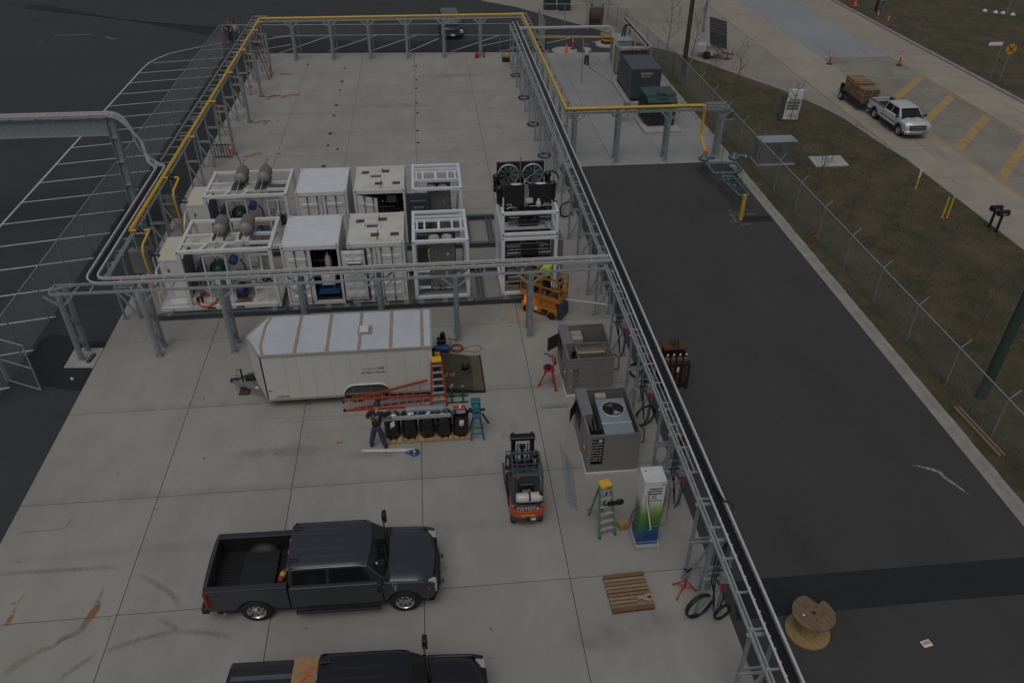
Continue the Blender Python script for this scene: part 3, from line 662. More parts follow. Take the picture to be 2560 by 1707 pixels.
# fittings on the near bays: disconnect box, hanging hoses, coils
def bay(y, lab, coil_lab, cr, cz, red_t=True, coilx=7.15):
    t = thing('hose_drop', lab, 'hose drop', (7.1, y, 0))
    b = MB(); b.box(-.35, -.03, 1.95, .35, .03, 2.02); b.box(-.35, -.03, 1.72, .35, .03, 1.76); b.build('strut_shelf', galv, t)
    MB().box(.08, -.16, 1.45, .32, -.04, 1.8).build('switch_box', galv, t, bev=.01)
    b = MB(); b.box(.12, -.2, 1.25, .24, -.1, 1.38); b.build('red_tag', red, t)
    for k in range(3):
        MB().path([(.12+.05*k, .05, 3.2), (.05-.1*k, -.02, 2.5), (-.05-.06*k, -.1, 1.6), (.02*k, -.12, .8), (.1, -.1, .2)], .018, 5).build('hanging_cable', black, t)
    MB().path([(.18, -.15, 1.25), (.25, -.2, .9), (.2, -.22, .4), (.1, -.2, .1)], .022, 5).build('red_hose' if False else 'hose', black, t)
    if coil_lab: hose_coil(coilx, y-.25, cz, cr, coil_lab, True, int(y*10), None, 5)
    return t
bay(13.2, 'black cables and a switch box hanging on the trestle nearest the cable spool', 'small loop of black cable hanging near the yard edge beside the red stand', .26, .4, coilx=7.35)
bay(17.27, 'black cables and a switch box hanging behind the tall coloured dispenser', None, .3, .5)
bay(21.37, 'black cables and a red-tagged switch box hanging beside the open-top fan chiller', 'loop of black cable hanging beside the chiller with the round fan', .42, .55)
bay(25.45, 'black cables and a red-tagged switch box hanging behind the open-top empty chiller', None, .3, .5)
hose_coil(6.72, 13.15, .5, .42, 'thick standing coil of black cable beside the red pipe stand', True, 21, turns=7, wob=.02)
hose_coil(7.9, 24.2, .08, .55, 'wide coil of black cable on the ground beside the gas cylinder rack', False, 22, turns=5)
for i, y in enumerate((24.6, 20.4)):
    tag(MB().path([(6.4, y, .6), (6.7, y+.1, .75), (6.95, y-.1, .6), (6.9, y-.35, .25), (6.5, y-.3, .2)], .03, 6).build('power_hose', black), ('black hose loop sticking out beside the empty chiller', 'thick black hose loop sticking out beside the fan chiller')[i], 'hose')
# galvanised sheet panel leaning at the rack and a bundle of conduit standing in it
tag(MB().bar((6.75, 17.85, .05), (6.75, 18.15, 1.25), .62, .015, up=(1, 0, 0)).build('sheet_panel', galvd), 'grey sheet panel leaning against the rack behind the dispenser', 'panel')
cb = thing('conduit_bundle', 'bundle of grey conduits standing upright in the near rack bay', 'conduit', (7.2, 14.0, 0))
for k in range(6): MB().tube((7.05+.07*k, 13.95+.02*(k % 2), .02), (7.12+.07*k, 13.9+.02*(k % 2), 2.9), .025, 6).build('conduit', galvd, cb, world=True)
lb_ = thing('cable_ladle', 'black cable whip curling over the edge of the long cable tray', 'cable', (7.4, 14.3, 3.3))
MB().path([(7.28, 15.4, 3.32), (7.32, 14.7, 3.33), (7.36, 14.2, 3.42), (7.42, 14.05, 3.55), (7.5, 14.0, 3.5), (7.5, 13.95, 3.35)], .025, 6).build('cable', black, lb_, world=True)
for k in range(16): tag(MB().tube((7.10, 8.2+k*.33, 3.25), (7.10, 8.2+k*.33, 3.33), .03, 6).build('cable_cleat', alu), 'small metal cleat inside the near end of the long cable tray', 'cable cleat', 'cleats in the long tray')
# trays and thin yellow pipe over the generator slab
tray('smooth grey cable duct crossing from the long tray over the walking man to the switchgear', rounded([(7.4, 63.7, 3.2), (14.6, 63.7, 3.2), (14.95, 63.6, 2.4), (15.0, 63.5, .9)], .5, 6), w=.3, h=.12, cables=0, rung=.5, floor=True, floormat=alu)
tray('black-filled cable tray looping behind the generator toward the road', rounded([(14.5, 59.75, 2.62), (16.75, 59.75, 2.62), (16.75, 68.6, 2.62)], .5, 6), w=.32, h=.12, cables=6, rung=.4, seed=8)
for i, (x, y) in enumerate(((16.95, 60.0), (16.95, 66.9))):
    o = MB().box(x-.06, y-.06, 0, x+.06, y+.06, 2.6).box(x-.15, y-.12, 0, x+.15, y+.12, .015).build('tray_post', galvd); tag(o, 'galvanised post under the looping cable tray behind the generator', 'post', 'posts of the generator tray')
b = thing('tray_riser', 'two black cable loops rising from the switchgear into the looping tray', 'cable', (16.2, 66, 0))
for k in range(2): MB().path([(15.9+.2*k, 65.2, 1.9), (15.95+.2*k, 65.3, 2.5), (16.2+.1*k, 65.6, 2.85), (16.7, 66.0, 2.75)], .07, 6).build('cable', black, b, world=True)
sy = thing('gas_branch', 'thin yellow gas pipe crossing over the generator slab and dropping to the ground', 'gas pipe', (14.55, 61.7, 0))
MB().path(rounded([(8.2, 62.0, 3.0), (14.56, 61.9, 2.92), (14.56, 61.8, .05)], .1, 3), .038, 8).build('pipe', yellow, sy, world=True)
MB().tube((16.0, 61.2, .1), (16.0, 61.2, 2.9), .05, 8).build('vent_pipe', yellow, sy, world=True)
pp = thing('pipe_prop', 'slim grey post propping the thin yellow pipe on the generator slab', 'post', (11.83, 60.4, 0))
MB().tube((0, 0, .01), (0, 0, 3.35), .035, 8).build('post', galvd, pp); MB().box(-.12, -.12, 0, .12, .12, .015).build('foot_plate', galvd, pp); MB().box(-.1, -.03, 3.3, .1, .03, 3.4).build('head', galvd, pp)
# ================================================================== CONTAINERS AND SKIDS
slate = M('slate_door', (.055, .07, .085), .5, .1, .1, 5)
quilt = M('quilted_foil', (.66, .67, .68), .35, .1, .05, 3)
roofw = M('roof_white', (.60, .63, .66), .45, 0, .05, 3, dirt=(.47, .47, .45), dscale=1.4, damt=.4, detail=8)
roofc = M('roof_stained', (.60, .60, .56), .5, 0, .05, 3, dirt=(.34, .30, .24), dscale=.9, damt=.55, detail=8)
plate = M('rust_plate', (.085, .06, .05), .7, .2, .3, 7, dirt=(.16, .08, .03), dscale=4, damt=.8)
def corr(b, p, u, L, up, H, n, dpt, nrm, mi=0):
    p = Vector(p); u = Vector(u); up = Vector(up); nrm = Vector(nrm); st = L/n; xs_ = []
    for i in range(n): xs_ += [(i*st, 0), (i*st+st*.28, 0), (i*st+st*.5, dpt), (i*st+st*.78, dpt)]
    xs_.append((L, 0)); vs = []
    for x, d in xs_: vs += [p+u*x-nrm*d, p+u*x-nrm*d+up*H]
    fs = [(2*i, 2*i+2, 2*i+3, 2*i+1) for i in range(len(xs_)-1)]
    b.add(vs, fs, False, mi); return b
def castings(t, w, d, h, dark=True, mat=white, zs=None):
    c0 = None
    for x in (0, w):
        for y in (0, d):
            for z in (0, h):
                b = MB(); ox = 0 if x == 0 else -.17; oy = 0 if y == 0 else -.17; oz = 0 if z == 0 else -.12
                b.box(x+ox-.006, y+oy-.006, z+oz-.006, x+ox+.176, y+oy+.176, z+oz+.126)
                c = b.build('corner_casting', mat, t)
                if y == 0 or z == h:
                    if y == 0: MB().box(x+ox+.055, -.009, z+oz+.04, x+ox+.115, -.0065, z+oz+.09).build('lock_hole', black, c)
                    if z == h: MB().box(x+ox+.05, y+oy+.05, h+.0065, x+ox+.12, y+oy+.12, h+.009).build('lock_hole', black, c)
def door_leaf(par, T, w, h, hinge_left, mat=white, bars=True, box=False, back=None, name='door'):
    """leaf in local frame: x along width, z up, outer face at y=0 looking to -y; T places it"""
    d = MB(); d.box(0, 0, 0, w, .05, h, T=T)
    o = d.build(name, mat, par, bev=.006)
    g_ = MB(); g_.box(-.012, .008, -.012, w+.012, .044, h+.012, T=T); g_.build('gasket', black, o)
    z0 = .14
    for zz_ in (.12, .62, 1.32, 1.95):
        MB().prism([(0, 0), (-.028, .03), (-.028, .16), (0, .19)], .14, w-.14, 'x', T=T @ TL(0, .0, zz_)).build('door_rib', mat, o)
    if bars:
        for x in ((.42, .88) if hinge_left else (w-.88, w-.42)):
            b = MB(); b.tube(T @ Vector((x, -.045, -.07)), T @ Vector((x, -.045, h+.05)), .017, 8); 
            for zz_ in (-.03, h*.42, h-.02): b.add([T @ Vector(v) for v in ((x-.04, -.075, zz_-.05), (x+.04, -.075, zz_-.05), (x+.04, -.0, zz_-.05), (x-.04, -.0, zz_-.05), (x-.04, -.075, zz_+.05), (x+.04, -.075, zz_+.05), (x+.04, 0, zz_+.05), (x-.04, 0, zz_+.05))], [(0,3,2,1),(4,5,6,7),(0,1,5,4),(1,2,6,5),(2,3,7,6),(3,0,4,7)])
            b.build('lock_bar', steeld, o)
        b = MB(); b.box(.45, -.07, .95, .85, -.05, .985, T=T); b.build('handle', steeld, o)
    if box: MB().box(w*.66, -.03, h*.56, w*.66+.14, -.004, h*.56+.18, T=T).build('data_plate', greyp, o)
    return o
def container(x0, y0, lab, roof, kind, w=2.4, d=2.88, h=2.9, z0=.28):
    t = thing('container', lab, 'container', (x0, y0, z0))
    for x in (.0, w-.1):
        for y in (.01, d-.11): MB().box(x, y, .1, x+.1, y+.1, h-.1).build('corner_post', white, t)
    MB().box(.1, .012, h-.2, w-.1, .1, h-.0).build('front_header', white, t, bev=.006); MB().box(.1, .012, .0, w-.1, .12, .16).build('front_sill', white, t, bev=.006)
    for x in (.015, w-.09): MB().box(x, .11, h-.08, x+.075, d-.11, h-.01).build('top_rail', white, t); MB().box(x, .11, .0, x+.075, d-.11, .15).build('bottom_rail', white, t)
    MB().box(.1, d-.1, h-.1, w-.1, d-.015, h-.01).build('rear_header', white, t)
    b = MB(); corr(b, (.02, d-.11, .15), (0, -1, 0), d-.22, (0, 0, 1), h-.23, 10, .035, (-1, 0, 0)); b.build('side_wall', white, t)
    b = MB(); corr(b, (w-.02, .11, .15), (0, 1, 0), d-.22, (0, 0, 1), h-.23, 10, .035, (1, 0, 0)); b.build('side_wall', white, t)
    b = MB(); corr(b, (w-.1, d-.02, .15), (-1, 0, 0), w-.2, (0, 0, 1), h-.25, 8, .035, (0, 1, 0)); b.build('rear_wall', white, t)
    MB().box(.06, .1, .06, w-.06, d-.06, .13).build('floor', dgrey, t)
    if roof == 'corr':
        b = MB(); corr(b, (.05, .1, h-.012), (0, 1, 0), d-.2, (1, 0, 0), w-.1, 13, .022, (0, 0, 1)); 
        b.f = [list(reversed(f)) for f in b.f]; b.build('roof', roofw, t)
    else:
        rf = MB().box(.05, .1, h-.05, w-.05, d-.1, h-.006).build('roof', roofc, t)
        for (px, py) in ((.3, 1.95), (1.28, 2.05), (.98, .62), (1.82, .62)):
            MB().box(px, py, h-.006, px+.36, py+.3, h+.006).build('roof_plate', plate, rf)
        b = MB(); X0, Y0, X1, Y1 = .62, 1.22, 1.4, 1.78
        b.box(X0, Y0, h-.006, X1, Y0+.07, h+.09); b.box(X0, Y1-.07, h-.006, X1, Y1, h+.09); b.box(X0, Y0+.07, h-.006, X0+.07, Y1-.07, h+.09); b.box(X1-.07, Y0+.07, h-.006, X1, Y1-.07, h+.09); b.build('hatch_frame', white, rf)
        MB().box(X0+.16, Y0+.16, h-.004, X1-.14, Y1-.14, h+.03).build('hatch_plate', plate, rf)
        b = MB(); b.box(1.25, .3, h-.006, 1.29, 1.2, h+.005); b.box(1.27, 1.85, h-.006, 1.31, 2.6, h+.005); b.build('roof_seam', plate, rf)
    castings(t, w, d, h)
    dw, dh, dz = (w-.24)/2-.012, h-.42, .19
    dxl, dxr = .12, w/2+.012
    T0 = TL(dxl, .015, dz)
    MB().box(.1, .11, h-.235, w-.1, .13, h-.2).build('gasket_strip', black, t); MB().box(.1, .11, .16, w-.1, .13, .19).build('gasket_strip', black, t)
    if kind in ('closed', 'right_open'): door_leaf(t, T0, dw, dh, True, box=False)
    if kind == 'closed': door_leaf(t, TL(dxr, .015, dz), dw, dh, False, box=(roof == 'corr'))
    if kind == 'right_open':       # right leaf swung fully back, its quilted lining towards the yard
        o = MB().box(w+.06, -.05, dz-.02, w+.06+dw, -.0, dz+dh).build('open_door', black, t)
        nx, nz = 20, 36; vs = []; fs = []
        for j in range(nz+1):
            for i in range(nx+1):
                u_, v_ = i/nx, j/nz; q = abs(math.sin(u_*math.pi*2))*abs(math.sin(v_*math.pi*4.5)); e = min(1, min(u_, 1-u_)*8, min(v_, 1-v_)*14)
                vs.append((w+.07+u_*(dw-.1), -.055-e*(.03+.06*q**.6+.012*noise.noise(Vector((u_*9, v_*14, 1)))), dz+.0+v_*(dh-.03)))
        for j in range(nz):
            for i in range(nx): a = j*(nx+1)+i; fs.append((a, a+1, a+nx+2, a+nx+1))
        MB().add(vs, fs, True).build('quilted_lining', quilt, o)
        MB().box(w+.32, -.32, dz+1.62, w+.9, -.1, dz+2.0).build('control_box', steel, o, bev=.012)
        MB().path([(w+.45, -.2, dz+1.62), (w+.3, -.18, dz+1.5), (w+.12, -.12, dz+1.42)], .014, 5).build('cable', black, o)
    if kind == 'both_open':
        door_leaf(t, TL(dxl, .015, dz) @ RZ(R(-24)), dw, dh, True)
        o = door_leaf(t, TL(w+.06, -.06, dz), dw, dh, False, mat=slate, bars=False, name='open_door')
        MB().box(w+.36, -.2, dz+1.5, w+.86, -.09, dz+1.85).build('control_box', steeld, o, bev=.01)
        MB().box(w+.06+dw, -.07, dz, w+.09+dw, 0, dz+dh).build('edge_gasket', black, o)
    if kind != 'closed':
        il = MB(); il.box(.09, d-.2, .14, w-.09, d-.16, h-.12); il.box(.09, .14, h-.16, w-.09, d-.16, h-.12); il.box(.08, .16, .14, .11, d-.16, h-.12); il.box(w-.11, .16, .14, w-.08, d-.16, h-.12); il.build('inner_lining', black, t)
        m = MB(); rr = random.Random(int(x0*10+y0))
        for k in range(9): xx = rr.uniform(.25, 2.0); zz_ = rr.uniform(.2, 1.6); yy = rr.uniform(.9, 2); m.box(xx, yy, zz_, xx+rr.uniform(.15, .5), yy+.3, zz_+rr.uniform(.2, .9))
        m.build('machinery', M('machine_dark', (.03, .032, .033), .45, .3, .3, 6), t)['kind'] = 'stuff'
        m = MB()
        for k in range(7): zz_ = rr.uniform(.4, 2.3); m.tube((rr.uniform(.2, .6), .6+.1*k, zz_), (rr.uniform(1.6, 2.2), .6+.1*k, zz_), .025, 6); m.tube((.9+.18*k, .7, .3), (.9+.18*k, .7, 2.4), .018, 6)
        m.build('pipework', steeld, t)['kind'] = 'stuff'
        if kind == 'right_open':
            MB().lathe([(.0, 0), (.13, .02), (.14, .6), (.11, .78), (.04, .86), (.04, .95)], 14, TL(1.82, .5, 1.35)).build('separator_vessel', cream, t)
            MB().box(1.45, .35, .75, 2.05, .8, 1.25).build('white_case', white, t, bev=.02); MB().box(1.3, .18, .42, 2.2, .9, .56).build('blue_frame', blue, t); MB().bar((1.95, .2, .56), (2.1, .3, 1.2), .05, .05).build('blue_strut', blue, t)
        else:
            m = MB()
            for k in range(6): m.box(1.5, .35, 2.1+.06*k, 1.95, .42, 2.135+.06*k)
            m.build('louvre', steel, t); MB().lathe([(.36, 0), (.36, .05)], 20, FR((1.7, .5, 1.25), (1, 0, 0), (0, 0, 1))).build('fan_ring', M('machine_dark', (.03, .03, .03)), t)
            MB().tube((1.25, .5, 1.5), (1.25, .5, 2.35), .012, 6).build('steel_pipe', steel, t); MB().lathe([(0, 0), (.05, .02), (.06, .08), (0, .12)], 10, TL(1.3, .4, 2.1)).build('lamp', chrome, t)
    return t
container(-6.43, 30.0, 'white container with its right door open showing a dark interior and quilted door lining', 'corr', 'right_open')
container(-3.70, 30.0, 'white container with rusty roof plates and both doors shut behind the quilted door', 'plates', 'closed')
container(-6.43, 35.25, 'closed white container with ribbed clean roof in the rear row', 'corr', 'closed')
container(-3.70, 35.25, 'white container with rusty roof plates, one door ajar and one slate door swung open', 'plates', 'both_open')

# ---------------- white open frames
def frame(t, w, d, h, s=.15, mat=whiteb, top=True):
    for x in (0, w-s):
        for y in (0, d-s): MB().box(x, y, 0, x+s, y+s, h).build('corner_post', mat, t, bev=.008)
    for z in (0, h-s):
        for y in (0, d-s): MB().box(s, y+.006, z+.004, w-s, y+s-.006, z+s-.004).build('cross_beam', mat, t, bev=.008)
        for x in (0, w-s): MB().box(x+.006, s, z+.004, x+s-.006, d-s, z+s-.004).build('side_beam', mat, t, bev=.008)
    for x in (.03, w-.09):
        for z in (.03, h-.09): MB().box(x, -.004, z, x+.06, .0, z+.06).build('lock_hole', black, t)
def vessel(b, x, y, z0, z1, r, mi=0):
    b.lathe([(r*.9, z0), (r, z0+.05), (r, z1-.12), (r*1.25, z1-.12), (r*1.25, z1-.07), (r*1.02, z1-.065), (r*1.02, z1-.06), (r*1.25, z1-.055), (r*1.25, z1)], 16, TL(x, y, 0), mi)
    for k in range(10):
        a = 6.2832*k/10; b.tube((x+math.cos(a)*r*1.08, y+math.sin(a)*r*1.08, z1), (x+math.cos(a)*r*1.08, y+math.sin(a)*r*1.08, z1+.05), .02, 5, mi=mi)
def purifier(x0, y0, lab, vm):
    t = thing('purifier_unit', lab, 'process unit', (x0, y0, .28)); w, d, h = 2.42, 2.92, 2.9; frame(t, w, d, h)
    z = h-.11
    for y in (1.0, 1.95, 2.3): MB().box(.15, y, z, w-.15, y+.11, z+.1).build('roof_beam', whiteb, t)
    for x in (.2, .52, 1.12, 1.72, 2.1): MB().box(x, 1.11, z, x+(.12 if x == 1.12 else .08), 1.95, z+.09).build('roof_rib', whiteb, t)
    MB().box(.15, .15, .15, w-.15, d-.15, .17).build('floor', greyp, t)
    for (vx, vy) in ((.92, .55), (1.5, .5), (.94, 1.35), (1.5, 1.35)): b = MB(); vessel(b, vx, vy, .3, 2.35 if vy > 1 else 2.15, .2); b.build('vessel', vm, t)
    pnl = MB().box(.72, .26, .5, 1.82, .3, 2.55).build('front_panel', M('panel_grey', (.16, .16, .155), .5, .2, .1, 6), t)
    for k in range(2):
        for j in range(2): MB().box(.8+.9*k, .235, 1.2+.75*j, .88+.9*k, .259, 1.72+.75*j).build('panel_gauge', steel, pnl)
    for k in range(3): MB().box(.95+.28*k, .24, 1.55, 1.12+.28*k, .259, 1.6).build('name_plate', black, pnl)
    for k in range(4): MB().lathe([(.05, 0), (.05, .03)], 10, FR((.95+.22*k, .255, 1.05), (1, 0, 0), (0, 0, 1))).build('dial', black, pnl)
    for k in range(3): MB().bar((.95+.3*k, .22, .35), (.95+.3*k, .22, .75), .05, .03).build('pull_bar', steel, pnl)
    MB().tube((.8, .21, .42), (1.85, .21, .42), .012, 6).build('pull_rod', steel, pnl)
    MB().lathe([(.0, 0), (.2, .05), (.22, .3), (.22, .7), (.16, .85), (0, .88)], 16, TL(.45, .8, .9)).build('drum_tank', M('tank_grey', (.25, .24, .21), .45, .4, .1, 5), t)
    MB().lathe([(0, 0), (.14, .04), (.17, .16), (.14, .28), (0, .32)], 14, TL(2.02, .5, 1.3)).build('accumulator', M('tank_light', (.42, .42, .4), .4, .3, .1, 5), t)
    for k in range(5): MB().path([(1.95+.06*k, .3+.05*k, .3), (1.95+.06*k, .3+.05*k, 1.0+.2*k), (2.15, .35+.05*k, 1.2+.22*k), (2.2, .4, 2.4)], .013, 5).build('tubing', steel, t)
    for k in range(2): MB().box(.18, .22, 1.02+.22*k, .68, .4, 1.05+.22*k).build('shelf', white, t)
    MB().box(1.86, .2, 1.0, 2.25, .45, 1.03).build('shelf', white, t); MB().box(.18, .22, .42, .7, .4, .46).build('shelf', white, t)
    MB().box(.2, .5, 1.3, .65, .55, 2.3).build('side_panel', M('panel_dark', (.06, .055, .05), .6, .2, .2, 6), t)
    MB().box(.2, .3, 1.36, .3, .4, 1.62).build('blue_bottle', M('bottle_blue', (.08, .28, .45), .3, 0, .1, 5), t)
    MB().box(.75, 1.9, .3, 1.9, 2.0, 2.3).build('rear_panel', M('panel_dark', (.06, .055, .05)), t)
    return t
purifier(-.98, 30.0, 'white open frame unit with cream bolted vessels in the front row', cream)
purifier(-.98, 35.25, 'white open frame unit with grey bolted vessels in the rear row', M('vessel_grey', (.36, .37, .38), .45, .2, .1, 6))

# ---------------- compressor skids
tankm = M('tank_grey_dull', (.19, .185, .175), .55, .15, .12, 4); tankd = M('tank_dome', (.26, .25, .225), .5, .15, .1, 4)
def skid(y0, lab, padc, hose):
    t = thing('compressor_skid', lab, 'compressor skid', (-11.85, y0, .28))
    base = MB().box(0, .0, 0, 5.08, 2.9, .2).build('deck', white, t, bev=.01)
    for x in (1.95, 3.15): MB().box(x, -.006, .05, x+.35, .002, .13).build('fork_pocket', black, base)
    for x in (.5, 4.9): MB().box(x, -.006, .07, x+.06, .002, .13).build('lock_hole', black, base)
    w, s, h, d, X = 3.86, .16, 2.9, 2.9, 1.2
    for x in (X, X+w-s):
        for y in (0, d-s): MB().box(x, y, .2, x+s, y+s, h).build('corner_post', white, t, bev=.008)
    for y in (0, .62, 1.42, d-s): MB().box(X+s, y+.005, h-.15, X+w-s, y+(s if y in (0, d-s) else .11)-.005, h-.01).build('roof_beam', white, t, bev=.008)
    for x in (X, X+w-s): MB().box(x+.005, s, h-.15, x+s-.005, d-s, h-.012).build('side_beam', white, t, bev=.008)
    for x in (X+.03, X+w-.1): MB().box(x, -.004, h-.11, x+.06, 0, h-.05).build('lock_hole', black, t)
    # enclosure box with cream top
    enc = MB().box(.12, 1.25, .2, 4.15, 2.72, 2.15).build('enclosure', white, t, bev=.01)
    MB().box(.1, 1.23, 2.15, 4.17, 2.74, 2.175).build('enclosure_top', cream, enc)
    MB().lathe([(.1, 0), (.1, .01)], 16, TL(3.55, 1.7, 2.176)).build('top_port', black, enc)
    for x in (.35, 1.0, 2.3, 2.48): MB().box(x, 1.238, .8, x+.012, 1.2495, 2.05).build('panel_seam', dgrey, enc); MB().box(x+.04, 1.225, 1.7, x+.1, 1.2495, 1.82).build('latch', dgrey, enc)
    # front-left cabinet and guard rail
    cab = MB().box(.22, .62, .2, 1.15, 1.24, 2.16).build('front_cabinet', white, t, bev=.01)
    MB().box(.2, .6, 2.16, 1.2, 1.24, 2.18).build('cabinet_top', cream, cab); MB().box(.45, .612, .4, .46, .6195, 2.1).build('panel_seam', dgrey, cab); MB().box(.5, .6, 1.6, .56, .6195, 1.75).build('latch', black, cab)
    for pts in ([(.05, .1, .2), (.05, .1, 1.35), (.05, .6, 1.75), (.05, 1.2, 1.75)], [(.05, .1, .8), (.05, .62, .8)], [(.05, .62, .2), (.05, .62, 1.74)], [(.05, 1.0, 1.75), (.95, 1.0, 2.2)]):
        b = MB()
        for p, q in zip(pts, pts[1:]): b.bar(p, q, .05, .05)
        b.build('guard_rail', white, t)
    MB().box(.35, .1, .2, 1.15, .55, .34).build('step_tray', white, t, bev=.01)
    # tanks on plates above the roof beams
    for i, x in enumerate((X+1.42, X+2.5)):
        pl = MB().box(x-.2, .6, h+.0, x+.35, 1.5, h+.03).build('tank_plate', padc, t)
        b = MB(); Tt = FR((x+.2, 1.95, h+.33), (1, 0, 0), (0, 0, 1))   # local z -> -y
        b.lathe([(.28, -.12), (.29, -.06), (.29, .76)], 20, Tt); tk = b.build('receiver_tank', tankm, t)
        MB().lathe([(.29, .76), (.275, .84), (.22, .91), (.12, .95), (.03, .96)], 20, Tt).build('tank_dome', tankd, tk); MB().lathe([(.03, -.22), (.14, -.21), (.24, -.17), (.28, -.12)], 20, Tt).build('tank_dome', tankm, tk)
        MB().lathe([(.295, .68), (.295, .71)], 20, Tt).build('weld_band', steeld, tk); b = MB(); b.tube((x+.2, .97, h+.33), (x+.2, .8, h+.28), .035, 8); b.path([(x+.2, .8, h+.28), (x+.12, .5, h+.12), (x+.1, .35, h-.2), (x+.1, .3, h-.7)], .022, 6); b.build('outlet_pipe', steel, tk)
        b = MB(); b.tube((x+.3, 1.95, h+.6), (x+.3, 1.95, h+.95), .012, 5); b.tube((x+.3, 1.95, h+.9), (x+.45, 2.0, h+.9), .012, 5); b.build('relief_pipe', black, tk)
        b = MB(); b.box(x-.05, .75, h+.03, x+.02, 1.8, h+.15); b.box(x+.4, .75, h+.03, x+.46, 1.8, h+.15); b.build('saddle', dgrey, tk)
    MB().lathe([(.05, 0), (.06, .06), (.05, .12)], 10, TL(X+2.98, 1.55, h+.35)).build('red_valve', red, t)
    # uprights inside the open front
    for x in (X+.95, X+1.85, X+2.85, X+3.3): MB().box(x, .12, .2, x+.06, .18, 2.62).build('inner_post', white, t)
    MB().box(X+.95, .11, 2.55, X+1.85, .19, 2.62).build('inner_rail', white, t); MB().box(X+2.9, .11, 2.5, X+3.7, .19, 2.57).build('inner_rail', white, t); MB().box(X+2.9, .11, .9, X+3.7, .19, .97).build('inner_rail', white, t)
    for (x0_, x1_) in ((X+.95, X+.95), (X+1.9, X+1.9)): MB().bar((x0_+.03, .2, 2.6), (x0_+.03, 1.25, 2.05), .06, .06).build('inner_brace', white, t)
    for x in (X+.9, X+1.75): b = MB(); b.bar((x, .1, h-.1), (x+.25, .75, h-.1), .14, .1); b.build('roof_link', white, t)
    # machinery
    gm_ = M('motor_green', (.012, .06, .05), .45, .1, .2, 8)
    b = MB(); b.lathe([(.05, -.36), (.25, -.34), (.27, -.2), (.27, .2), (.22, .3), (.1, .36)], 16, FR((X+1.4, .75, 1.62), (1, 0, 0), (0, 0, 1)))
    for k in range(8): a = k*.785; b.box(X+1.4+math.cos(a)*.26-.02, .5, 1.62+math.sin(a)*.26-.02, X+1.4+math.cos(a)*.26+.02, .98, 1.62+math.sin(a)*.26+.02)
    b.build('green_compressor', gm_, t)
    MB().lathe([(.3, 0), (.33, .05), (.33, .2), (.3, .24)], 18, FR((X+1.28, 1.0, 1.55), (1, 0, 0), (0, 0, 1))).build('black_shroud', black, t)
    MB().box(X+1.0, .45, .95, X+1.8, 1.1, 1.22).build('compressor_bed', white, t, bev=.01)
    b = MB(); b.lathe([(.06, 0), (.18, .02), (.19, .35), (.1, .42)], 14, FR((X+2.05, .95, 2.0), (1, 0, 0), (0, 0, 1))); b.build('blue_motor', blue, t)
    b = MB(); b.lathe([(.05, 0), (.17, .02), (.18, .5), (.1, .56)], 14, FR((X+2.2, .75, .78), (1, 0, 0), (0, 0, 1))); b.build('blue_motor', blue, t)
    MB().box(X+1.95, .35, .2, X+2.6, .95, .45).build('pump_bed', steel, t); MB().box(X+2.02, .22, .42, X+2.45, .5, .7).build('gearbox', black, t)
    MB().path([(X+2.3, .9, 1.95), (X+2.45, .8, 1.7), (X+2.45, .78, 1.2), (X+2.3, .75, .95)], .05, 8).build('suction_hose', dgrey, t)
    MB().path(coil((X+2.8, 1.15, 1.5), .14, 10, 3, .04, FR((0, 0, 0), (1, 0, 0), (0, 0, 1)).to_3x3(), seed=3), .012, 5).build('cable_loop', dgrey, t)
    MB().box(X+1.95, .5, 1.05, X+2.85, 1.1, 1.35).build('tray_box', M('box_beige', (.34, .30, .26), .7, 0, .1, 5), t)
    MB().bar((X+2.95, .55, 1.0), (X+3.15, 1.0, 1.6), .05, .05).build('stay', white, t)
    b = MB(); b.box(X+.2, .25, .7, X+.26, 1.2, 2.55); b.build('grey_screen', dgrey, t)
    for k in range(7): MB().path([(X+.42+.08*k, .55+.05*k, .3+.1*k), (X+.42+.1*k, .6, 1.1), (X+.5+.05*k, .7, 1.7+.09*k), (X+.75, .85, 2.2)], .03, 6).build('hose', black if k % 2 else dgrey, t)
    b = MB(); b.lathe([(.06, 0), (.1, .05), (.1, .25), (.03, .3)], 10, TL(X+.66, .6, 1.85)); b.build('regulator', teal, t)
    for k in range(4):
        o = MB().lathe([(.055, 0), (.13, 0), (.14, .03), (.14, .2), (.05, .2)], 16, FR((X+3.38+.26*(k % 2), .28, 1.35+.28*(k//2)), (1, 0, 0), (0, 0, 1))); o.build('filter_drum', blackg, t)
        MB().lathe([(.0, 0), (.045, .0), (.045, .03)], 10, FR((X+3.38+.26*(k % 2), .075, 1.35+.28*(k//2)), (1, 0, 0), (0, 0, 1))).build('drum_hub', steel, t)
    for k in range(6): MB().path([(X+3.3+.06*k, .3, 1.9), (X+3.28+.07*k, .35, 2.15), (X+3.3+.05*k, .5, 2.45)], .014, 5).build('tubing', steel, t)
    for k in range(5): MB().path([(X+2.75+.1*k, 1.3, h-.3), (X+2.8+.1*k, 1.5, h-.12+.05*(k % 2)), (X+2.9+.1*k, 1.9, h-.25)], .013, 5).build('tubing', steel, t)
    MB().box(X+2.7, 1.3, 2.3, X+3.5, 2.5, 2.34).build('steel_tray', steeld, t)
    for x in (X+.32, X+.52): MB().tube((x, .28, .2), (x, .28, .5), .05, 8).build('pipe_stub', black, t)
    b = MB(); b.tube((X+.55, .2, .26), (X+1.75, .2, .27), .022, 6); b.build('steel_pipe', steel, t); b = MB(); b.tube((X+1.8, .2, .24), (X+2.6, .2, .24), .03, 6); b.build('steel_pipe', black, t)
    return t
skid(30.0, 'white open compressor skid with two grey tanks on white plates in the front row', white, True)
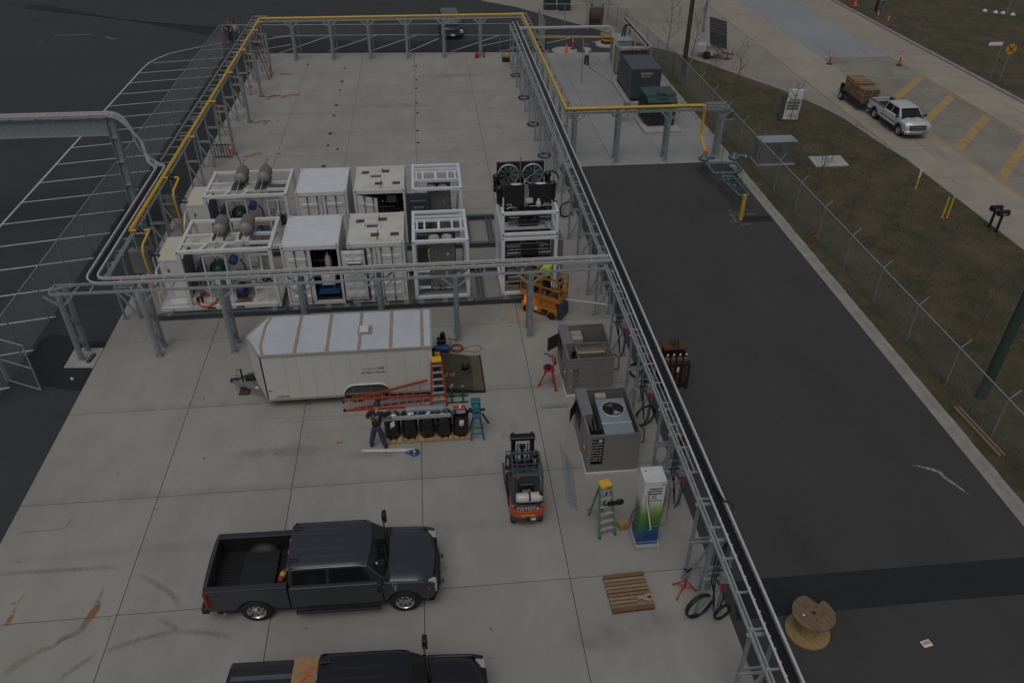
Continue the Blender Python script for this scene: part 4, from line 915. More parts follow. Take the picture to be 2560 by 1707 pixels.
skid(35.25, 'white open compressor skid with two grey tanks on slate plates in the rear row', slate, False)
hs_ = MB().path(coil((-9.95, 30.36, .52), .42, 16, 6, .06, Matrix.Rotation(R(12), 4, 'X').to_3x3(), seed=9), .026, 6).build('orange_hose', M('hose_orange', (.55, .13, .03), .55)); tag(hs_, 'thick coil of orange hose lying on the front skid deck', 'hose')
tag(MB().path([(-8.4, 30.6, 1.2), (-8.55, 30.5, 1.0), (-8.5, 30.4, .6), (-8.45, 30.3, .52), (-8.0, 30.25, .5)], .02, 6).build('orange_lead', MATS['hose_orange']), 'orange lead draped over the lower blue motor on the front skid', 'cable')
tag(MB().box(-9.9, 33.45, 2.05, -8.9, 34.1, 2.09).build('plywood_sheet', M('plywood', (.36, .20, .10), .8, 0, .2, 6)), 'brown plywood sheet lying between the two compressor skids', 'board') if False else None
tag(MB().box(-10.2, 34.2, .0, -9.3, 34.9, .32).build('wooden_box', M('plywood', (.33, .17, .085), .8, 0, .2, 6, dirt=(.2, .1, .05), dscale=4, damt=.6), bev=.01), 'brown plywood box on the ground between the two compressor skids', 'box')

# ---------------- stacked gas booster with radiators
t = thing('booster_frame', 'tall lower white frame packed with steel pipework beside the scissor lift', 'process unit', (2.83, 30.0, .28)); frame(t, 2.44, 2.92, 2.87)
def pipes(t, w, h, z0, seed, n=16):
    rr = random.Random(seed)
    for k in range(n):
        z = z0+(h-z0-.25)*k/n+rr.uniform(0, .06); y = rr.uniform(.25, .8); x0_ = rr.uniform(.18, .4); x1_ = w-rr.uniform(.18, .5); r = rr.choice((.012, .018, .03, .045))
        MB().tube((x0_, y, z), (x1_, y, z), r, 8).build('pipe', rr.choice((steel, steel, steeld)), t)
        if k % 3 == 0: MB().box(w*.35+rr.uniform(-.1, .1), y-.1, z-.09, w*.68, y+.12, z+.09).build('pump_block', black, t, bev=.01)
        if k % 4 == 1: MB().box(.35, y+.05, z-.08, w-.5, y+.3, z+.1).build('steel_case', steeld, t, bev=.01)
        for q in range(2): xx = rr.uniform(.3, w-.3); MB().path([(xx, y, z), (xx+.05, y-.03, z+.12), (xx+rr.uniform(-.2, .2), y+.05, z+.25)], .012, 5).build('tubing', steel, t)
    for k in range(3): MB().lathe([(.05, 0), (.06, .02), (.06, .08)], 10, FR((rr.uniform(.4, 2), .2, z0+rr.uniform(.2, h-z0-.4)), (1, 0, 0), (0, 0, 1))).build('gauge', chrome, t)
    MB().box(.16, 1.0, .15, w-.16, 1.03, h-.16).build('back_panel', M('panel_dark', (.06, .055, .05)), t)
pipes(t, 2.44, 2.87, .3, 4, 18); MB().box(.15, .15, .15, 2.29, 2.77, .17).build('floor', M('floor_olive', (.2, .18, .1), .6, 0, .1, 5), t)
MB().box(2.45, .9, .4, 2.85, 1.9, 2.2).build('side_cabinet', greyp, t, bev=.02)
t = thing('booster_frame', 'low upper white frame of pipework stacked under the black radiators', 'process unit', (2.83, 30.0, 3.23)); frame(t, 2.44, 2.92, 1.1, .13); pipes(t, 2.44, 1.1, .16, 8, 8)
t = thing('radiator_bank', 'black radiator bank with two grey fans on top of the stacked frames', 'radiator', (2.83, 30.0, 4.33))
for x in (.17, 1.2):
    r0 = MB().box(x, .5, .05, x+.97, .62, 1.02).build('radiator_core', black, t, bev=.008)
    b = MB()
    for k in range(14): b.box(x+.06, .488, .12+.062*k, x+.91, .4995, .135+.062*k)
    b.build('fins', M('fin_black', (.028, .028, .03), .6), r0)['kind'] = 'stuff'
    MB().lathe([(.0, 0), (.2, 0), (.2, .04), (.03, .05)], 18, TL(x+.5, .56, 1.02) @ Matrix.Diagonal((1.2, .5, .6, 1))).build('fan_cap', alu, r0)
fanm = M('fan_blade', (.15, .2, .2), .4, .4, .15, 4)
for i, x in enumerate((.0, 1.06)):
    r0 = MB().box(x, 2.2, .05, x+1.0, 2.32, 1.3).build('radiator_core', black, t, bev=.008)
    b = MB(); b.lathe([(.44, 0), (.46, 0), (.46, .1), (.44, .1)], 24, FR((x+.5, 2.19, .78), (1, 0, 0), (0, 0, 1)), caps=False); b.build('fan_ring', alu, r0)
    for k in range(9):
        a = k*.698+.3; c0, s0 = math.cos(a), math.sin(a); c1, s1 = math.cos(a+.5), math.sin(a+.5)
        MB().add([(x+.5+c0*.08, 2.15, .78+s0*.08), (x+.5+c0*.43, 2.13, .78+s0*.43), (x+.5+c1*.43, 2.17, .78+s1*.43), (x+.5+c1*.08, 2.16, .78+s1*.08)], [(0, 1, 2, 3)]).build('fan_blade', fanm, r0)
MB().box(.12, 1.2, .05, .85, 2.0, .52).build('motor_case', M('motor_grey', (.06, .06, .058), .5, .2, .15, 6), t, bev=.03)
b = MB(); b.path([(1.0, .9, .1), (1.02, .95, .7), (1.1, 1.1, .95), (1.35, 1.4, 1.0), (1.6, 1.7, 1.0)], .03, 8); b.build('exhaust_pipe', steel, t); MB().tube((1.62, 1.75, .45), (1.62, 1.75, 1.05), .09, 12).build('silencer', M('silencer', (.12, .2, .23), .4, .3, .1, 5), t)
b = MB(); b.tube((1.02, 2.1, .1), (1.02, 2.1, 1.55), .03, 8); b.tube((.92, 2.1, 1.52), (1.12, 2.1, 1.52), .015, 6); b.build('vent_mast', steel, t)
for (x, y) in ((-.05, 1.9), (-.02, .7), (2.2, 2.0), (2.28, 1.0)):
    b = MB(); b.lathe([(.1, .1), (.13, .15), (.13, .7), (.16, .72), (.16, .84), (.1, .9)], 14, TL(x, y, 0)); b.build('air_filter', blackg, t); MB().path([(x, y, .15), (x+.08, y-.05, .0), (x+.2, y-.1, -.02)], .05, 8).build('intake_hose', black, t)
MB().tube((.1, .3, .0), (.1, .3, .55), .035, 8).build('white_stack', white, t)
for k in range(4): MB().lathe([(.05, 0), (.06, .05), (.04, .1)], 10, TL(.3+.12*k if k < 2 else 1.6+.13*k, .35, .16)).build('fitting', chrome, t); 
MB().tube((1.2, .32, .12), (2.2, .32, .14), .02, 6).build('header_pipe', steel, t); MB().path([(.25, .3, .05), (.5, .3, .12), (.7, .34, .05)], .02, 6).build('header_pipe', steel, t)
b = MB(); b.box(1.05, .3, .28, 1.35, .5, .42); b.build('sensor_box', alu, t)
MB().box(1.0, .44, .05, 1.16, .5, 1.02).build('cable_duct', greyp, t)
MB().lathe([(.0, 0), (.09, .03), (.11, .2), (.05, .3), (.05, .36)], 10, TL(1.6, .38, .05)).build('white_flask', white, t)

# ---------------- steel skid beams under the row
beamm = M('beam_grey', (.12, .13, .14), .5, .3, .12, 4)
def hb(lab, p, q, grp=None, w=.22, h=.25):
    t = thing('base_beam', lab, 'steel beam', (p[0], p[1], 0), 0, grp); p = Vector((*p, 0)); q = Vector((*q, 0))
    z = Vector((0, 0, 1)); b = MB(); b.bar(p+z*.0125, q+z*.0125, w, .024); b.bar(p+z*(h-.0125), q+z*(h-.0125), w, .024); b.bar(p+z*h/2, q+z*h/2, .03, h-.05); b.build('beam', beamm, t, world=True)
    return t
tb = hb('grey steel base beam along the front of the front container row', (-12.0, 29.86), (5.6, 29.86))
for x in (-11.6, -9.3, -7.2, -6.3, -4.9, -4.1, -3.6, -2.4, -1.5, -.85, .2, 1.3, 2.9):
    MB().box(x, 29.7, .25, x+.24, 29.98, .281).build('twist_lock', greyp, tb, world=True)
for x in (-6.62, -1.15): MB().prism([(0, .25), (.2, .25), (.15, .48), (.05, .48)], 29.74, 29.78, 'y', T=TL(x, 0, 0)).build('lifting_lug', beamm, tb, world=True)
hb('grey steel base beam along the back of the front container row', (-12.0, 32.8), (5.6, 32.8))
hb('grey steel base beam along the front of the rear container row', (-12.0, 35.1), (3.2, 35.1))
hb('grey steel base beam along the back of the rear container row', (-12.0, 38.1), (3.2, 38.1))
for x in (1.85, 2.05): hb('short grey cross beam between the front-row base beams', (x, 29.98), (x, 32.68), 'front cross beams', .1, .22)
for x in (1.75, 2.75, 2.95): hb('short grey cross beam between the rear-row base beams', (x, 35.22), (x, 37.98), 'rear cross beams', .1, .22)
tag(MB().box(-12.2, 29.2, .02, -9.5, 29.24, .06).build('loose_bar', galv), 'loose bar', 'bar') if False else None
# ================================================================== ENCLOSED TRAILER
tw = M('trailer_white', (.57, .565, .535), .45, 0, .025, 1.2, stretch=(2.2, 1, .3), dirt=(.44, .42, .37), dscale=1.0, damt=.35, detail=5)
troof = M('trailer_roof', (.52, .56, .60), .45, 0, .06, 1.2, dirt=(.42, .44, .45), dscale=1.0, damt=.6)
seal = M('roof_sealant', (.30, .265, .22), .8, 0, .15, 6)
t = thing('enclosed_trailer', 'long white enclosed cargo trailer with vee nose and open rear ramp', 'trailer', (-3.4, 24.6, 0))
x0, x1, xn, y0, y1, ym, z0, z1 = -6.42, -.33, -7.05, 23.38, 25.86, 24.62, .42, 2.42
outl = [(x0, y0), (x1, y0), (x1, y1), (x0+.0, y1), (xn, ym)]
def wall(p, q, nm): return MB().prism([p, q, (q[0]+(.04 if p[1] == q[1] else .03), q[1]+(.04 if p[1] == y0 and q[1] == y0 else (-.04 if p[1] == y1 and q[1] == y1 else 0))), (p[0]+.03, p[1]+(.04 if p[1] == y0 and q[1] == y0 else (-.04 if p[1] == y1 and q[1] == y1 else 0)))], z0, z1).build(nm, tw, t, world=True)
# near side with wheel arch cut-out
arch = [(-1.86+1.02*0, z0)]
ap = []
for k in range(9): a = math.pi*(1-k/8/2) ; ap.append((-3.2+.46*math.cos(a), .42+.50*math.sin(a)))
for k in range(9): a = math.pi/2*(1-k/8); ap.append((-2.36+.46*math.cos(a), .42+.50*math.sin(a)))
side = [(x0, z1), (x0, z0)]+ap+[(x1, z0), (x1, z1)]
ns = MB().prism(side, y0, y0+.04, 'y').build('near_side', tw, t, world=True)
MB().box(x0, y1-.04, z0, x1, y1, z1).build('far_side', tw, t, world=True)
MB().prism([(x0, y0), (xn, ym), (xn+.05, ym), (x0+.05, y0)], z0, z1).build('nose_panel', tw, t, world=True); MB().prism([(x0, y1), (xn, ym), (xn+.05, ym), (x0+.05, y1)], z0, z1).build('nose_panel', tw, t, world=True)
MB().box(x0, y0+.04, z0, x1, y1-.04, z0+.06).build('floor', wood, t, world=True)
rf = MB().prism(outl, z1, z1+.035).build('roof', troof, t, world=True)
for k, x in enumerate((-5.18, -4.05, -2.92, -1.79, -.66)):
    b = MB(); n = 14; vs = []; fs = []
    for i in range(n+1): yy = y0+.04+(y1-y0-.08)*i/n; w_ = .065+.02*noise.noise(Vector((x*3, yy*4, 0))); c_ = x+.012*noise.noise(Vector((yy*3, x, 5))); vs += [(c_-w_, yy, z1+.038), (c_+w_, yy, z1+.038)]
    for i in range(n): fs.append((2*i, 2*i+1, 2*i+3, 2*i+2))
    b.add(vs, fs).build('seam_sealant', seal, rf, world=True)
pts_ = [(x0+.12, y0+.03), (x0-.02, y0+.6), (x0-.02, y1-.6), (x0+.12, y1-.03)]
b = MB()
for p, q in zip(pts_, pts_[1:]): b.bar((p[0], p[1], z1+.036), (q[0], q[1], z1+.036), .11, .008)
b.build('nose_sealant', seal, rf, world=True)
ol = outl+[outl[0]]
for p, q in zip(ol, ol[1:]): MB().bar((p[0], p[1], z1+.0), (q[0], q[1], z1+.0), .07, .085).build('roof_trim', M('trim_alu', (.4, .38, .34), .5, .3, .1, 5), t, world=True)
for p, q in (((x0, y0), (-3.7, y0)), ((-1.85, y0), (x1, y0))): MB().bar((p[0], p[1], z0+.02), (q[0], q[1], z0+.02), .05, .09).build('bottom_trim', M('trim_alu', (.4, .38, .34)), t, world=True)
MB().box(-3.02, 24.35, z1+.035, -2.48, 24.9, z1+.045).build('vent_sealant', seal, rf, world=True)
MB().box(-2.94, 24.42, z1+.045, -2.6, 24.8, z1+.17).build('roof_vent', white, rf, world=True, bev=.04, seg=2)
b = MB(); b.path([(p[0], y0-.015, p[1]) for p in ap], .035, 6); b.build('arch_trim', alu, t, world=True)
b = MB(); b.box(-3.66, y0+.36, .3, -1.9, y0+.75, 1.0); b.build('wheel_well', black, t, world=True)
def wheel(par, x, y, z, r, w, rim='steel', side=-1, rimmat=None):
    T_ = FR((x, y, z), (1, 0, 0), (0, 0, 1)) if side < 0 else FR((x, y, z), (-1, 0, 0), (0, 0, 1))
    o = MB().lathe([(r*.62, -w/2), (r*.9, -w/2), (r*.985, -w/2+.03), (r, -w/2+.06), (r, w/2-.06), (r*.985, w/2-.03), (r*.9, w/2), (r*.62, w/2)], 28, T_, caps=False).build('wheel', rubber, par)
    rm_ = rimmat or chrome
    MB().lathe([(r*.62, w/2), (r*.6, w/2-.01), (r*.55, w/2-.05), (r*.3, w/2-.03), (r*.22, w/2-.0), (r*.2, w/2+.01), (0.001, w/2+.015)], 24, T_, caps=False).build('rim', rm_, o)
    for k in range(8):
        a = k*.785; MB().lathe([(.0, 0), (r*.075, 0), (r*.07, .004), (0, .005)], 8, T_ @ TL(math.cos(a)*r*.43, math.sin(a)*r*.43, w/2-.033)).build('rim_hole', black, o)
    return o
for x in (-3.2, -2.36): 
    w_ = wheel(t, x+3.4, y0-24.6+.18, .34, .34, .2, rimmat=M('rim_dull', (.22, .21, .2), .5, .4, .1, 6)); wheel(t, x+3.4, y1-24.6-.18, .34, .34, .2, side=1, rimmat=MATS['rim_dull'])
MB().box(-.95-.0, .0, 0, 0, 0, 0) if False else None
# rivet seams, text, marker
for k, x in enumerate((-5.6, -5.15, -4.6, -3.95, -3.3, -2.65, -2.0, -1.35, -.8)):
    for j in range(1): MB().box(x-.004, y0-.003, z0+.1, x+.004, y0-.0005, z1-.06).build('panel_seam', M('seam_grey', (.36, .34, .3), .6), ns, world=True)
MB().box(-6.34, y0-.012, .83, -6.2, y0-.001, .87).build('marker_light', red, t, world=True)
bl = M('print_black', (.02, .02, .022), .6)
text('fleet_number', 'LV9973', .14, FR((-5.85-t.location.x, y0-.006-t.location.y, .55), (1, 0, 0), (0, 0, 1)), bl, t)
text('logo_lettering', 'onsite H2', .15, FR((-2.55+3.4, y0-.006-24.6, 1.62), (1, 0, 0), (0, 0, 1)), M('print_grey', (.25, .25, .25), .6), t)
text('logo_lettering', 'H2', .16, FR((-2.18+3.4, y0-.008-24.6, 1.62), (1, 0, 0), (0, 0, 1)), bl, t)
text('slogan_lettering', 'USE GREEN HYDROGEN', .085, FR((-2.5+3.4, y0-.006-24.6, 1.44), (1, 0, 0), (0, 0, 1)), bl, t)
# tongue, jack, coupler
b = MB(); b.bar((x0+.1, y0+.35, .46), (-7.85, ym-.05, .47), .1, .13); b.build('tongue', greyp, t, world=True); b = MB(); b.bar((x0+.1, y1-.35, .46), (-7.85, ym+.05, .47), .1, .13); b.build('tongue', greyp, t, world=True)
MB().box(-7.98, ym-.08, .43, -7.72, ym+.08, .56).build('coupler', black, t, world=True, bev=.02)
b = MB(); b.tube((-7.52, ym, .06), (-7.52, ym, 1.0), .035, 8); b.path([(-7.52, ym, .98), (-7.66, ym-.02, 1.0), (-7.7, ym-.02, .9)], .013, 5); b.build('jack', black, t, world=True)
MB().box(-7.4, ym-.12, .5, -7.0, ym+.12, .62).build('battery_box', black, t, world=True)
MB().tube((-7.0, ym+.1, .9), (-7.02, ym+.12, 1.5), .02, 6).build('stop_pole', black, t, world=True) if False else None
MB().box(-6.9, 24.16, .44, -6.6, 24.18, .5).build('tongue_label', paper, t, world=True) if False else None
# rear: open doorway and ramp
MB().box(x1-.03, y0+.04, z1-.14, x1, y1-.04, z1).build('rear_header', tw, t, world=True); MB().box(x1-.03, y0+.04, z0, x1+.005, y0+.12, z1-.14).build('rear_post', dgrey, t, world=True); MB().box(x1-.03, y1-.12, z0, x1+.005, y1-.04, z1-.14).build('rear_post', dgrey, t, world=True)
MB().box(-6.2, y0+.06, z0+.07, -.5, y0+.1, z1-.06).build('inner_lining', dgrey, t, world=True)
rampm = M('ramp_ply', (.075, .058, .04), .85, 0, .3, 4, dirt=(.035, .03, .025), dscale=2, damt=.8, world=True, stretch=(1, 4, 1))
b = MB(); b.add([(x1, y0+.12, .40), (1.16, y0+.2, .05), (1.16, y1+.05, .05), (x1, y1-.05, .40), (x1, y0+.12, .46), (1.16, y0+.2, .085), (1.16, y1+.05, .085), (x1, y1-.05, .46)], [(0,3,2,1),(4,5,6,7),(0,1,5,4),(1,2,6,5),(2,3,7,6),(3,0,4,7)]); rp = b.build('ramp', rampm, t, world=True)
b = MB(); b.add([(1.17, y0+.2, .04), (1.6, y0+.25, .005), (1.54, y1+.1, .005), (1.17, y1+.05, .04), (1.17, y0+.2, .085), (1.6, y0+.25, .03), (1.54, y1+.1, .03), (1.17, y1+.05, .085)], [(0,3,2,1),(4,5,6,7),(0,1,5,4),(1,2,6,5),(2,3,7,6),(3,0,4,7)]); b.build('ramp_flap', M('ramp_flap', (.12, .095, .065), .85, 0, .25, 4, dirt=(.06, .05, .04), dscale=2, damt=.7, world=True), rp, world=True)
b = MB(); b.bar((x1, y0+.1, .44), (1.62, y0+.23, .03), .05, .07); b.bar((1.6, y0+.22, .03), (1.56, y1+.12, .03), .05, .05); b.build('ramp_edge', black, rp, world=True)
for k in range(2): MB().box(-6.95+.12*k, 24.0, .5, -6.85+.12*k, 24.03, .6).build('tongue_sticker', paper, t, world=True) if k == 0 else None

jp = thing('jack_pad', 'stack of dark wooden blocks under the trailer jack', 'wood blocks', (-7.5, ym-.05, 0))
for k in range(3): MB().box(-.22+.03*k, -.28+.03*k, .02*k, .2-.03*k, .24-.05*k, .02+.02*k).build('block', M('wood_dark', (.08, .06, .045), .85, 0, .3, 8), jp)

# ------------------------------------------------ ladders
orl = M('ladder_orange', (.40, .055, .03), .5, 0, .15, 6); alr = M('ladder_alu', (.5, .5, .49), .4, .5, .1, 6)
def step_ladder(lab, loc, rz, h, mat, capm, w0=.58, w1=.32, sp=.95, n=6, name='step_ladder', rear=True, capw=.36):
    t = thing(name, lab, 'ladder', loc, rz)
    # front at y=0 leaning to top at y=sp*.55
    ty = sp*.5
    for s_ in (-1, 1):
        MB().bar((s_*w0/2, 0, .02), (s_*w1/2, ty, h-.1), .035, .085, up=(1, 0, 0)).build('side_rail', mat, t)
        MB().box(s_*w0/2-.035, -.06, 0, s_*w0/2+.035, .06, .03).build('foot', black, t)
        if rear:
            MB().bar((s_*(w0/2-.04), sp, .02), (s_*w1/2*.9, ty+.05, h-.12), .03, .06, up=(1, 0, 0)).build('rear_rail', mat, t)
            MB().bar((s_*w0/2*.8, ty*.45, h*.42), (s_*w0/2*.78, sp*.78, h*.42), .02, .03).build('spreader', alr, t)
    for k in range(1, n+1):
        f = k/(n+1); w_ = w0+(w1-w0)*f; y_ = ty*f; z_ = h*f
        MB().box(-w_/2, y_-.05, z_-.012, w_/2, y_+.05, z_+.012).build('step', alr, t)
        if rear: MB().bar((-w_/2*.85, sp-(sp-ty)*f, z_), (w_/2*.85, sp-(sp-ty)*f, z_), .025, .025).build('rear_rung', alr, t)
    MB().box(-capw/2, ty-.12, h-.1, capw/2, ty+.16, h-.0).build('cap', capm, t, bev=.015)
    return t
sl_ = step_ladder('orange fibreglass step ladder with yellow top leaning against the trailer corner', (-.17, 22.97, 0), R(3), 2.0, orl, yellow2, .56, .34, .55, 6, rear=False)
for k in (-1, 1):
    MB().path([(k*.25, .03, .12), (k*.2, .06, .28), (k*.08, .1, .36)], .025, 6).build('yellow_brace', yellow2, sl_)
step_ladder('green fibreglass step ladder with yellow top beside the tall dispenser', (4.83, 16.22, 0), R(12), 1.85, green, yellow2, .52, .34, .95, 6)
st2 = step_ladder('red step ladder standing at the far end of the left rack', (-11.9, 63.3, 0), R(80), 2.6, M('ladder_red', (.3, .04, .03), .5, 0, .1, 6), black, .62, .36, 1.3, 7)
# orange extension ladder lying open beside the trailer wheels
el = thing('extension_ladder', 'orange extension ladder lying on its side by the trailer wheels', 'ladder', (-2.1, 23.1, 0))
for (p, q) in (((-3.66, 22.98, .05), (-.5, 22.95, .05)), ((-3.66, 23.0, .54), (-.56, 22.98, .54)), ((-3.3, 23.05, .06), (-.5, 23.3, .06)), ((-3.1, 23.06, .54), (-.56, 23.22, 1.05))):
    MB().bar(p, q, .04, .085).build('side_rail', orl, el, world=True)
for k in range(10):
    f = (k+.5)/10; x = -3.6+3.0*f; MB().tube((x, 22.99, .05), (x, 22.99, .54), .018, 8).build('rung', alr, el, world=True)
for k in range(7):
    f = .25+.75*k/7; x = -3.2+2.65*f; MB().tube((x, 23.06+.2*f, .07), (x, 23.07+.14*f, .52+.5*f), .018, 8).build('rung', alr, el, world=True)
for (x, z) in ((-3.66, .05), (-3.66, .46), (-.5, .05)): MB().box(x-.04, 22.95, z-.05, x+.04, 23.02, z+.05).build('end_shoe', black, el, world=True)

# ------------------------------------------------ drums on pallets, with struts laid across
def pallet_parts(t, w=1.2, d=1.0, h=.13, n=7, mat=wood, off=(0, 0, 0), broken=False, deckw=.1):
    ox, oy, oz = off; st = None
    for k, y in enumerate((0, d/2-.02, d-.045)):
        MB().box(ox, oy+y, oz+.02, ox+w, oy+y+.045, oz+h-.02).build('stringer', mat, t)
    for k in range(n):
        x = (w-deckw)*k/(n-1)
        if broken and k == n-3: MB().box(ox+x, oy, oz+h-.02, ox+x+deckw, oy+d*.55, oz+h).build('deck_board', mat, t); continue
        MB().box(ox+x, oy, oz+h-.02, ox+x+deckw, oy+d, oz+h).build('deck_board', mat, t)
    for x in (0, w/2-.05, w-deckw): MB().box(ox+x, oy, oz, ox+x+deckw, oy+d, oz+.02).build('bottom_board', mat, t)
def pallet(lab, loc, rz=0, grp=None, **k):
    t = thing('pallet', lab, 'pallet', loc, rz, grp); pallet_parts(t, **k); return t
pallet('light wooden pallet under the leftmost drums beside the standing man' if False else 'light wooden pallet under the drums beside the man in black', (-2.1, 21.02, 0), 0, mat=woodl, w=1.2, d=.78, n=6, deckw=.15, h=.12)
pallet('light wooden pallet under the drums next to the blue stand', (-.28, 21.0, 0), 0, mat=woodl, w=1.15, d=.78, n=6, deckw=.15, h=.12)
pallet('light wooden pallet under the middle drum of the row', (-.9, 21.0, 0), 0, mat=woodl, w=.62, d=.78, n=4, deckw=.14, h=.12)
drm = M('drum_black', (.014, .014, .015), .28, 0, .1, 5)
DL = ['black steel drum topped with papers and a green cap next to the man', 'black steel drum with a white label on its lid, second from the man', 'black steel drum with long white papers on its lid in the row middle', 'black steel drum with a yellow tag on its lid next to the red-topped drum', 'black steel drum carrying a red toolbag at the blue stand end of the row']
for i, x in enumerate((-1.84, -1.24, -.62, -.03, .56)):
    y = 21.42-.02*i; t = thing('steel_drum', DL[i], 'drum', (x, y, .121))
    MB().lathe([(.27, 0), (.285, .01), (.285, .28), (.295, .3), (.285, .32), (.285, .56), (.295, .58), (.285, .6), (.285, .86), (.295, .87), (.295, .89), (.275, .885), (.27, .87), (.0, .868)], 24).build('drum_shell', drm, t)
    MB().lathe([(.0, 0), (.035, 0), (.035, .015), (0, .016)], 8, TL(.12, .13, .869)).build('bung', steel, t)
    rr = random.Random(i)
    if i < 4:
        for k in range(2):
            a = rr.uniform(-.4, .4); MB().box(-.13, -.05, 0, .1, .04, .004, T=TL(rr.uniform(-.08, .1), rr.uniform(-.1, .14), .869+.005*k) @ RZ(a+1.2*k)).build('paper_label', paper, t)
    if i in (0, 4):
        b = MB(); vs = []
        for q in range(6): a = -1.75+(.0+q*.11); vs += [(math.cos(a)*.288, math.sin(a)*.288, .52+.02*q*(i == 0)), (math.cos(a)*.288, math.sin(a)*.288, .78+.02*q*(i == 0))]
        b.add(vs, [(2*q, 2*q+2, 2*q+3, 2*q+1) for q in range(5)]).build('side_label', paper, t)
    if i == 0: MB().lathe([(.0, 0), (.05, 0), (.05, .04), (0, .045)], 8, TL(.05, .16, .875)).build('green_cap', M('cap_green', (.1, .4, .08), .5), t)
tb_ = thing('tool_bag', 'red and grey toolbag lying on the last drum', 'bag', (.56, 21.4, .995)); MB().box(-.24, .02, 0, .2, .22, .14).build('bag_body', red, tb_, bev=.04); MB().box(-.15, -.16, 0, .2, .0, .12).build('grey_pouch', greyp, tb_, bev=.04); MB().lathe([(0, 0), (.08, .02), (.09, .08), (.03, .14)], 10, TL(-.24, -.1, 0)).build('blue_cap', blue, tb_); MB().box(-.02, .02, .14, .03, .2, .15).build('strap', paper, tb_)
strut = M('strut_zinc', (.40, .43, .45), .35, .6, .15, 8)
def channel(lab, p, q, w=.2, h=.1, name='strut_channel', grp=None):
    p = Vector(p); q = Vector(q); b = MB(); s_ = (q-p).normalized().cross(Vector((0, 0, 1))).normalized()
    b.bar(p, q, w, .008); b.bar(p+s_*w/2+Vector((0, 0, h/2)), q+s_*w/2+Vector((0, 0, h/2)), .008, h); b.bar(p-s_*w/2+Vector((0, 0, h/2)), q-s_*w/2+Vector((0, 0, h/2)), .008, h)
    o = b.build(name, strut); return tag(o, lab, 'metal channel', grp)
channel('wide zinc channel laid along the drum tops, its end held by the man', (-2.45, 21.2, 1.02), (.22, 21.2, 1.02), .17, .05)
channel('shorter zinc channel laid across the drum tops behind the long one', (-1.35, 21.62, 1.01), (-.05, 21.58, 1.01), .24, .09)
channel('flat zinc channel lying on the concrete beside the chillers', (3.6, 22.5, .01), (4.62, 22.52, .01), .16, .05)
for k in range(4): tag(MB().bar((4.02+.065*k+.02*(k % 2), 20.5-.35*k, .03+.03*(k == 2)), (3.86+.07*k, 17.7-.12*k, .03+.03*(k == 2)), .045, .045).build('strut_length', strut), 'long zinc strut lying on the concrete between forklift and chiller', 'metal strut', 'struts beside the chiller')
for k, (p, q) in enumerate((((-6.2, 22.85, .012), (-2.7, 22.72, .012)), ((-6.05, 22.58, .012), (-2.8, 22.66, .012)))):
    tag(MB().tube(p, q, .014, 6).build('threaded_rod', galvd), ('long thin rod with a dark tip lying beside the trailer', 'long thin rod with a claw end lying beside the trailer')[k], 'rod')
for k in range(2): tag(MB().tube((-2.9, 20.72+.07*k, .04), (-1.3+.2*k, 20.6+.07*k, .04), .03, 8).build('steel_pipe', alu), ('steel pipe lying on the concrete behind the man', 'steel pipe lying nearest the blue reel on the concrete')[k], 'pipe')
bt = thing('blue_reel', 'round blue reel lying on the concrete near the man', 'reel', (-1.1, 20.5, 0)); MB().lathe([(.16, 0), (.17, .01), (.17, .05), (.1, .07), (.07, .1), (0, .1)], 18).build('disc', blue, bt); MB().lathe([(.045, .1), (.045, .105), (0, .106)], 10).build('white_hub', paper, bt); MB().bar((-.15, -.05, .02), (-.3, .05, .02), .05, .03).build('handle', blue, bt)
# blue motor stand
bs = thing('motor_stand', 'teal pipe threading machine on a wheeled trestle stand beside the drums', 'machine', (1.13, 21.3, 0))
for sx in (-1, 1):
    for sy in (-1, 1):
        MB().bar((sx*.22, sy*.3-.05, .07), (sx*.1, sy*.1, .85), .045, .045).build('leg', teal, bs); MB().lathe([(.05, -.02), (.05, .02)], 10, TL(sx*.22, sy*.3-.05, .05) @ Matrix.Rotation(R(90), 4, 'Y')).build('castor', black, bs)
MB().bar((-.2, -.33, .3), (.2, -.33, .3), .04, .04).build('cross_bar', teal, bs); MB().bar((-.17, -.25, .5), (.17, -.25, .5), .04, .04).build('cross_bar', teal, bs)
MB().box(-.16, -.2, .85, .16, .2, 1.0).build('machine_bed', teal, bs, bev=.02); MB().lathe([(.14, -.18), (.15, -.1), (.15, .12), (.1, .2)], 16, TL(0, .08, 1.22) @ Matrix.Rotation(R(90), 4, 'X')).build('motor', teal, bs)
MB().box(-.18, .05, 1.2, .15, .3, 1.45).build('gear_case', teal, bs, bev=.03); b = MB(); b.path([(math.cos(k*.524)*.11, -.13, 1.1+math.sin(k*.524)*.11) for k in range(12)], .012, 6, closed=True); b.build('hand_wheel', M('teal_light', (.1, .28, .35), .4), bs)
MB().bar((.2, .05, .9), (.42, -.1, .55), .05, .05).build('side_arm', black, bs); MB().box(.15, 0, 1.05, .3, .06, 1.12).build('knob_arm', black, bs); MB().box(-.28, 0, 1.0, -.16, .1, 1.15).build('switch', black, bs)
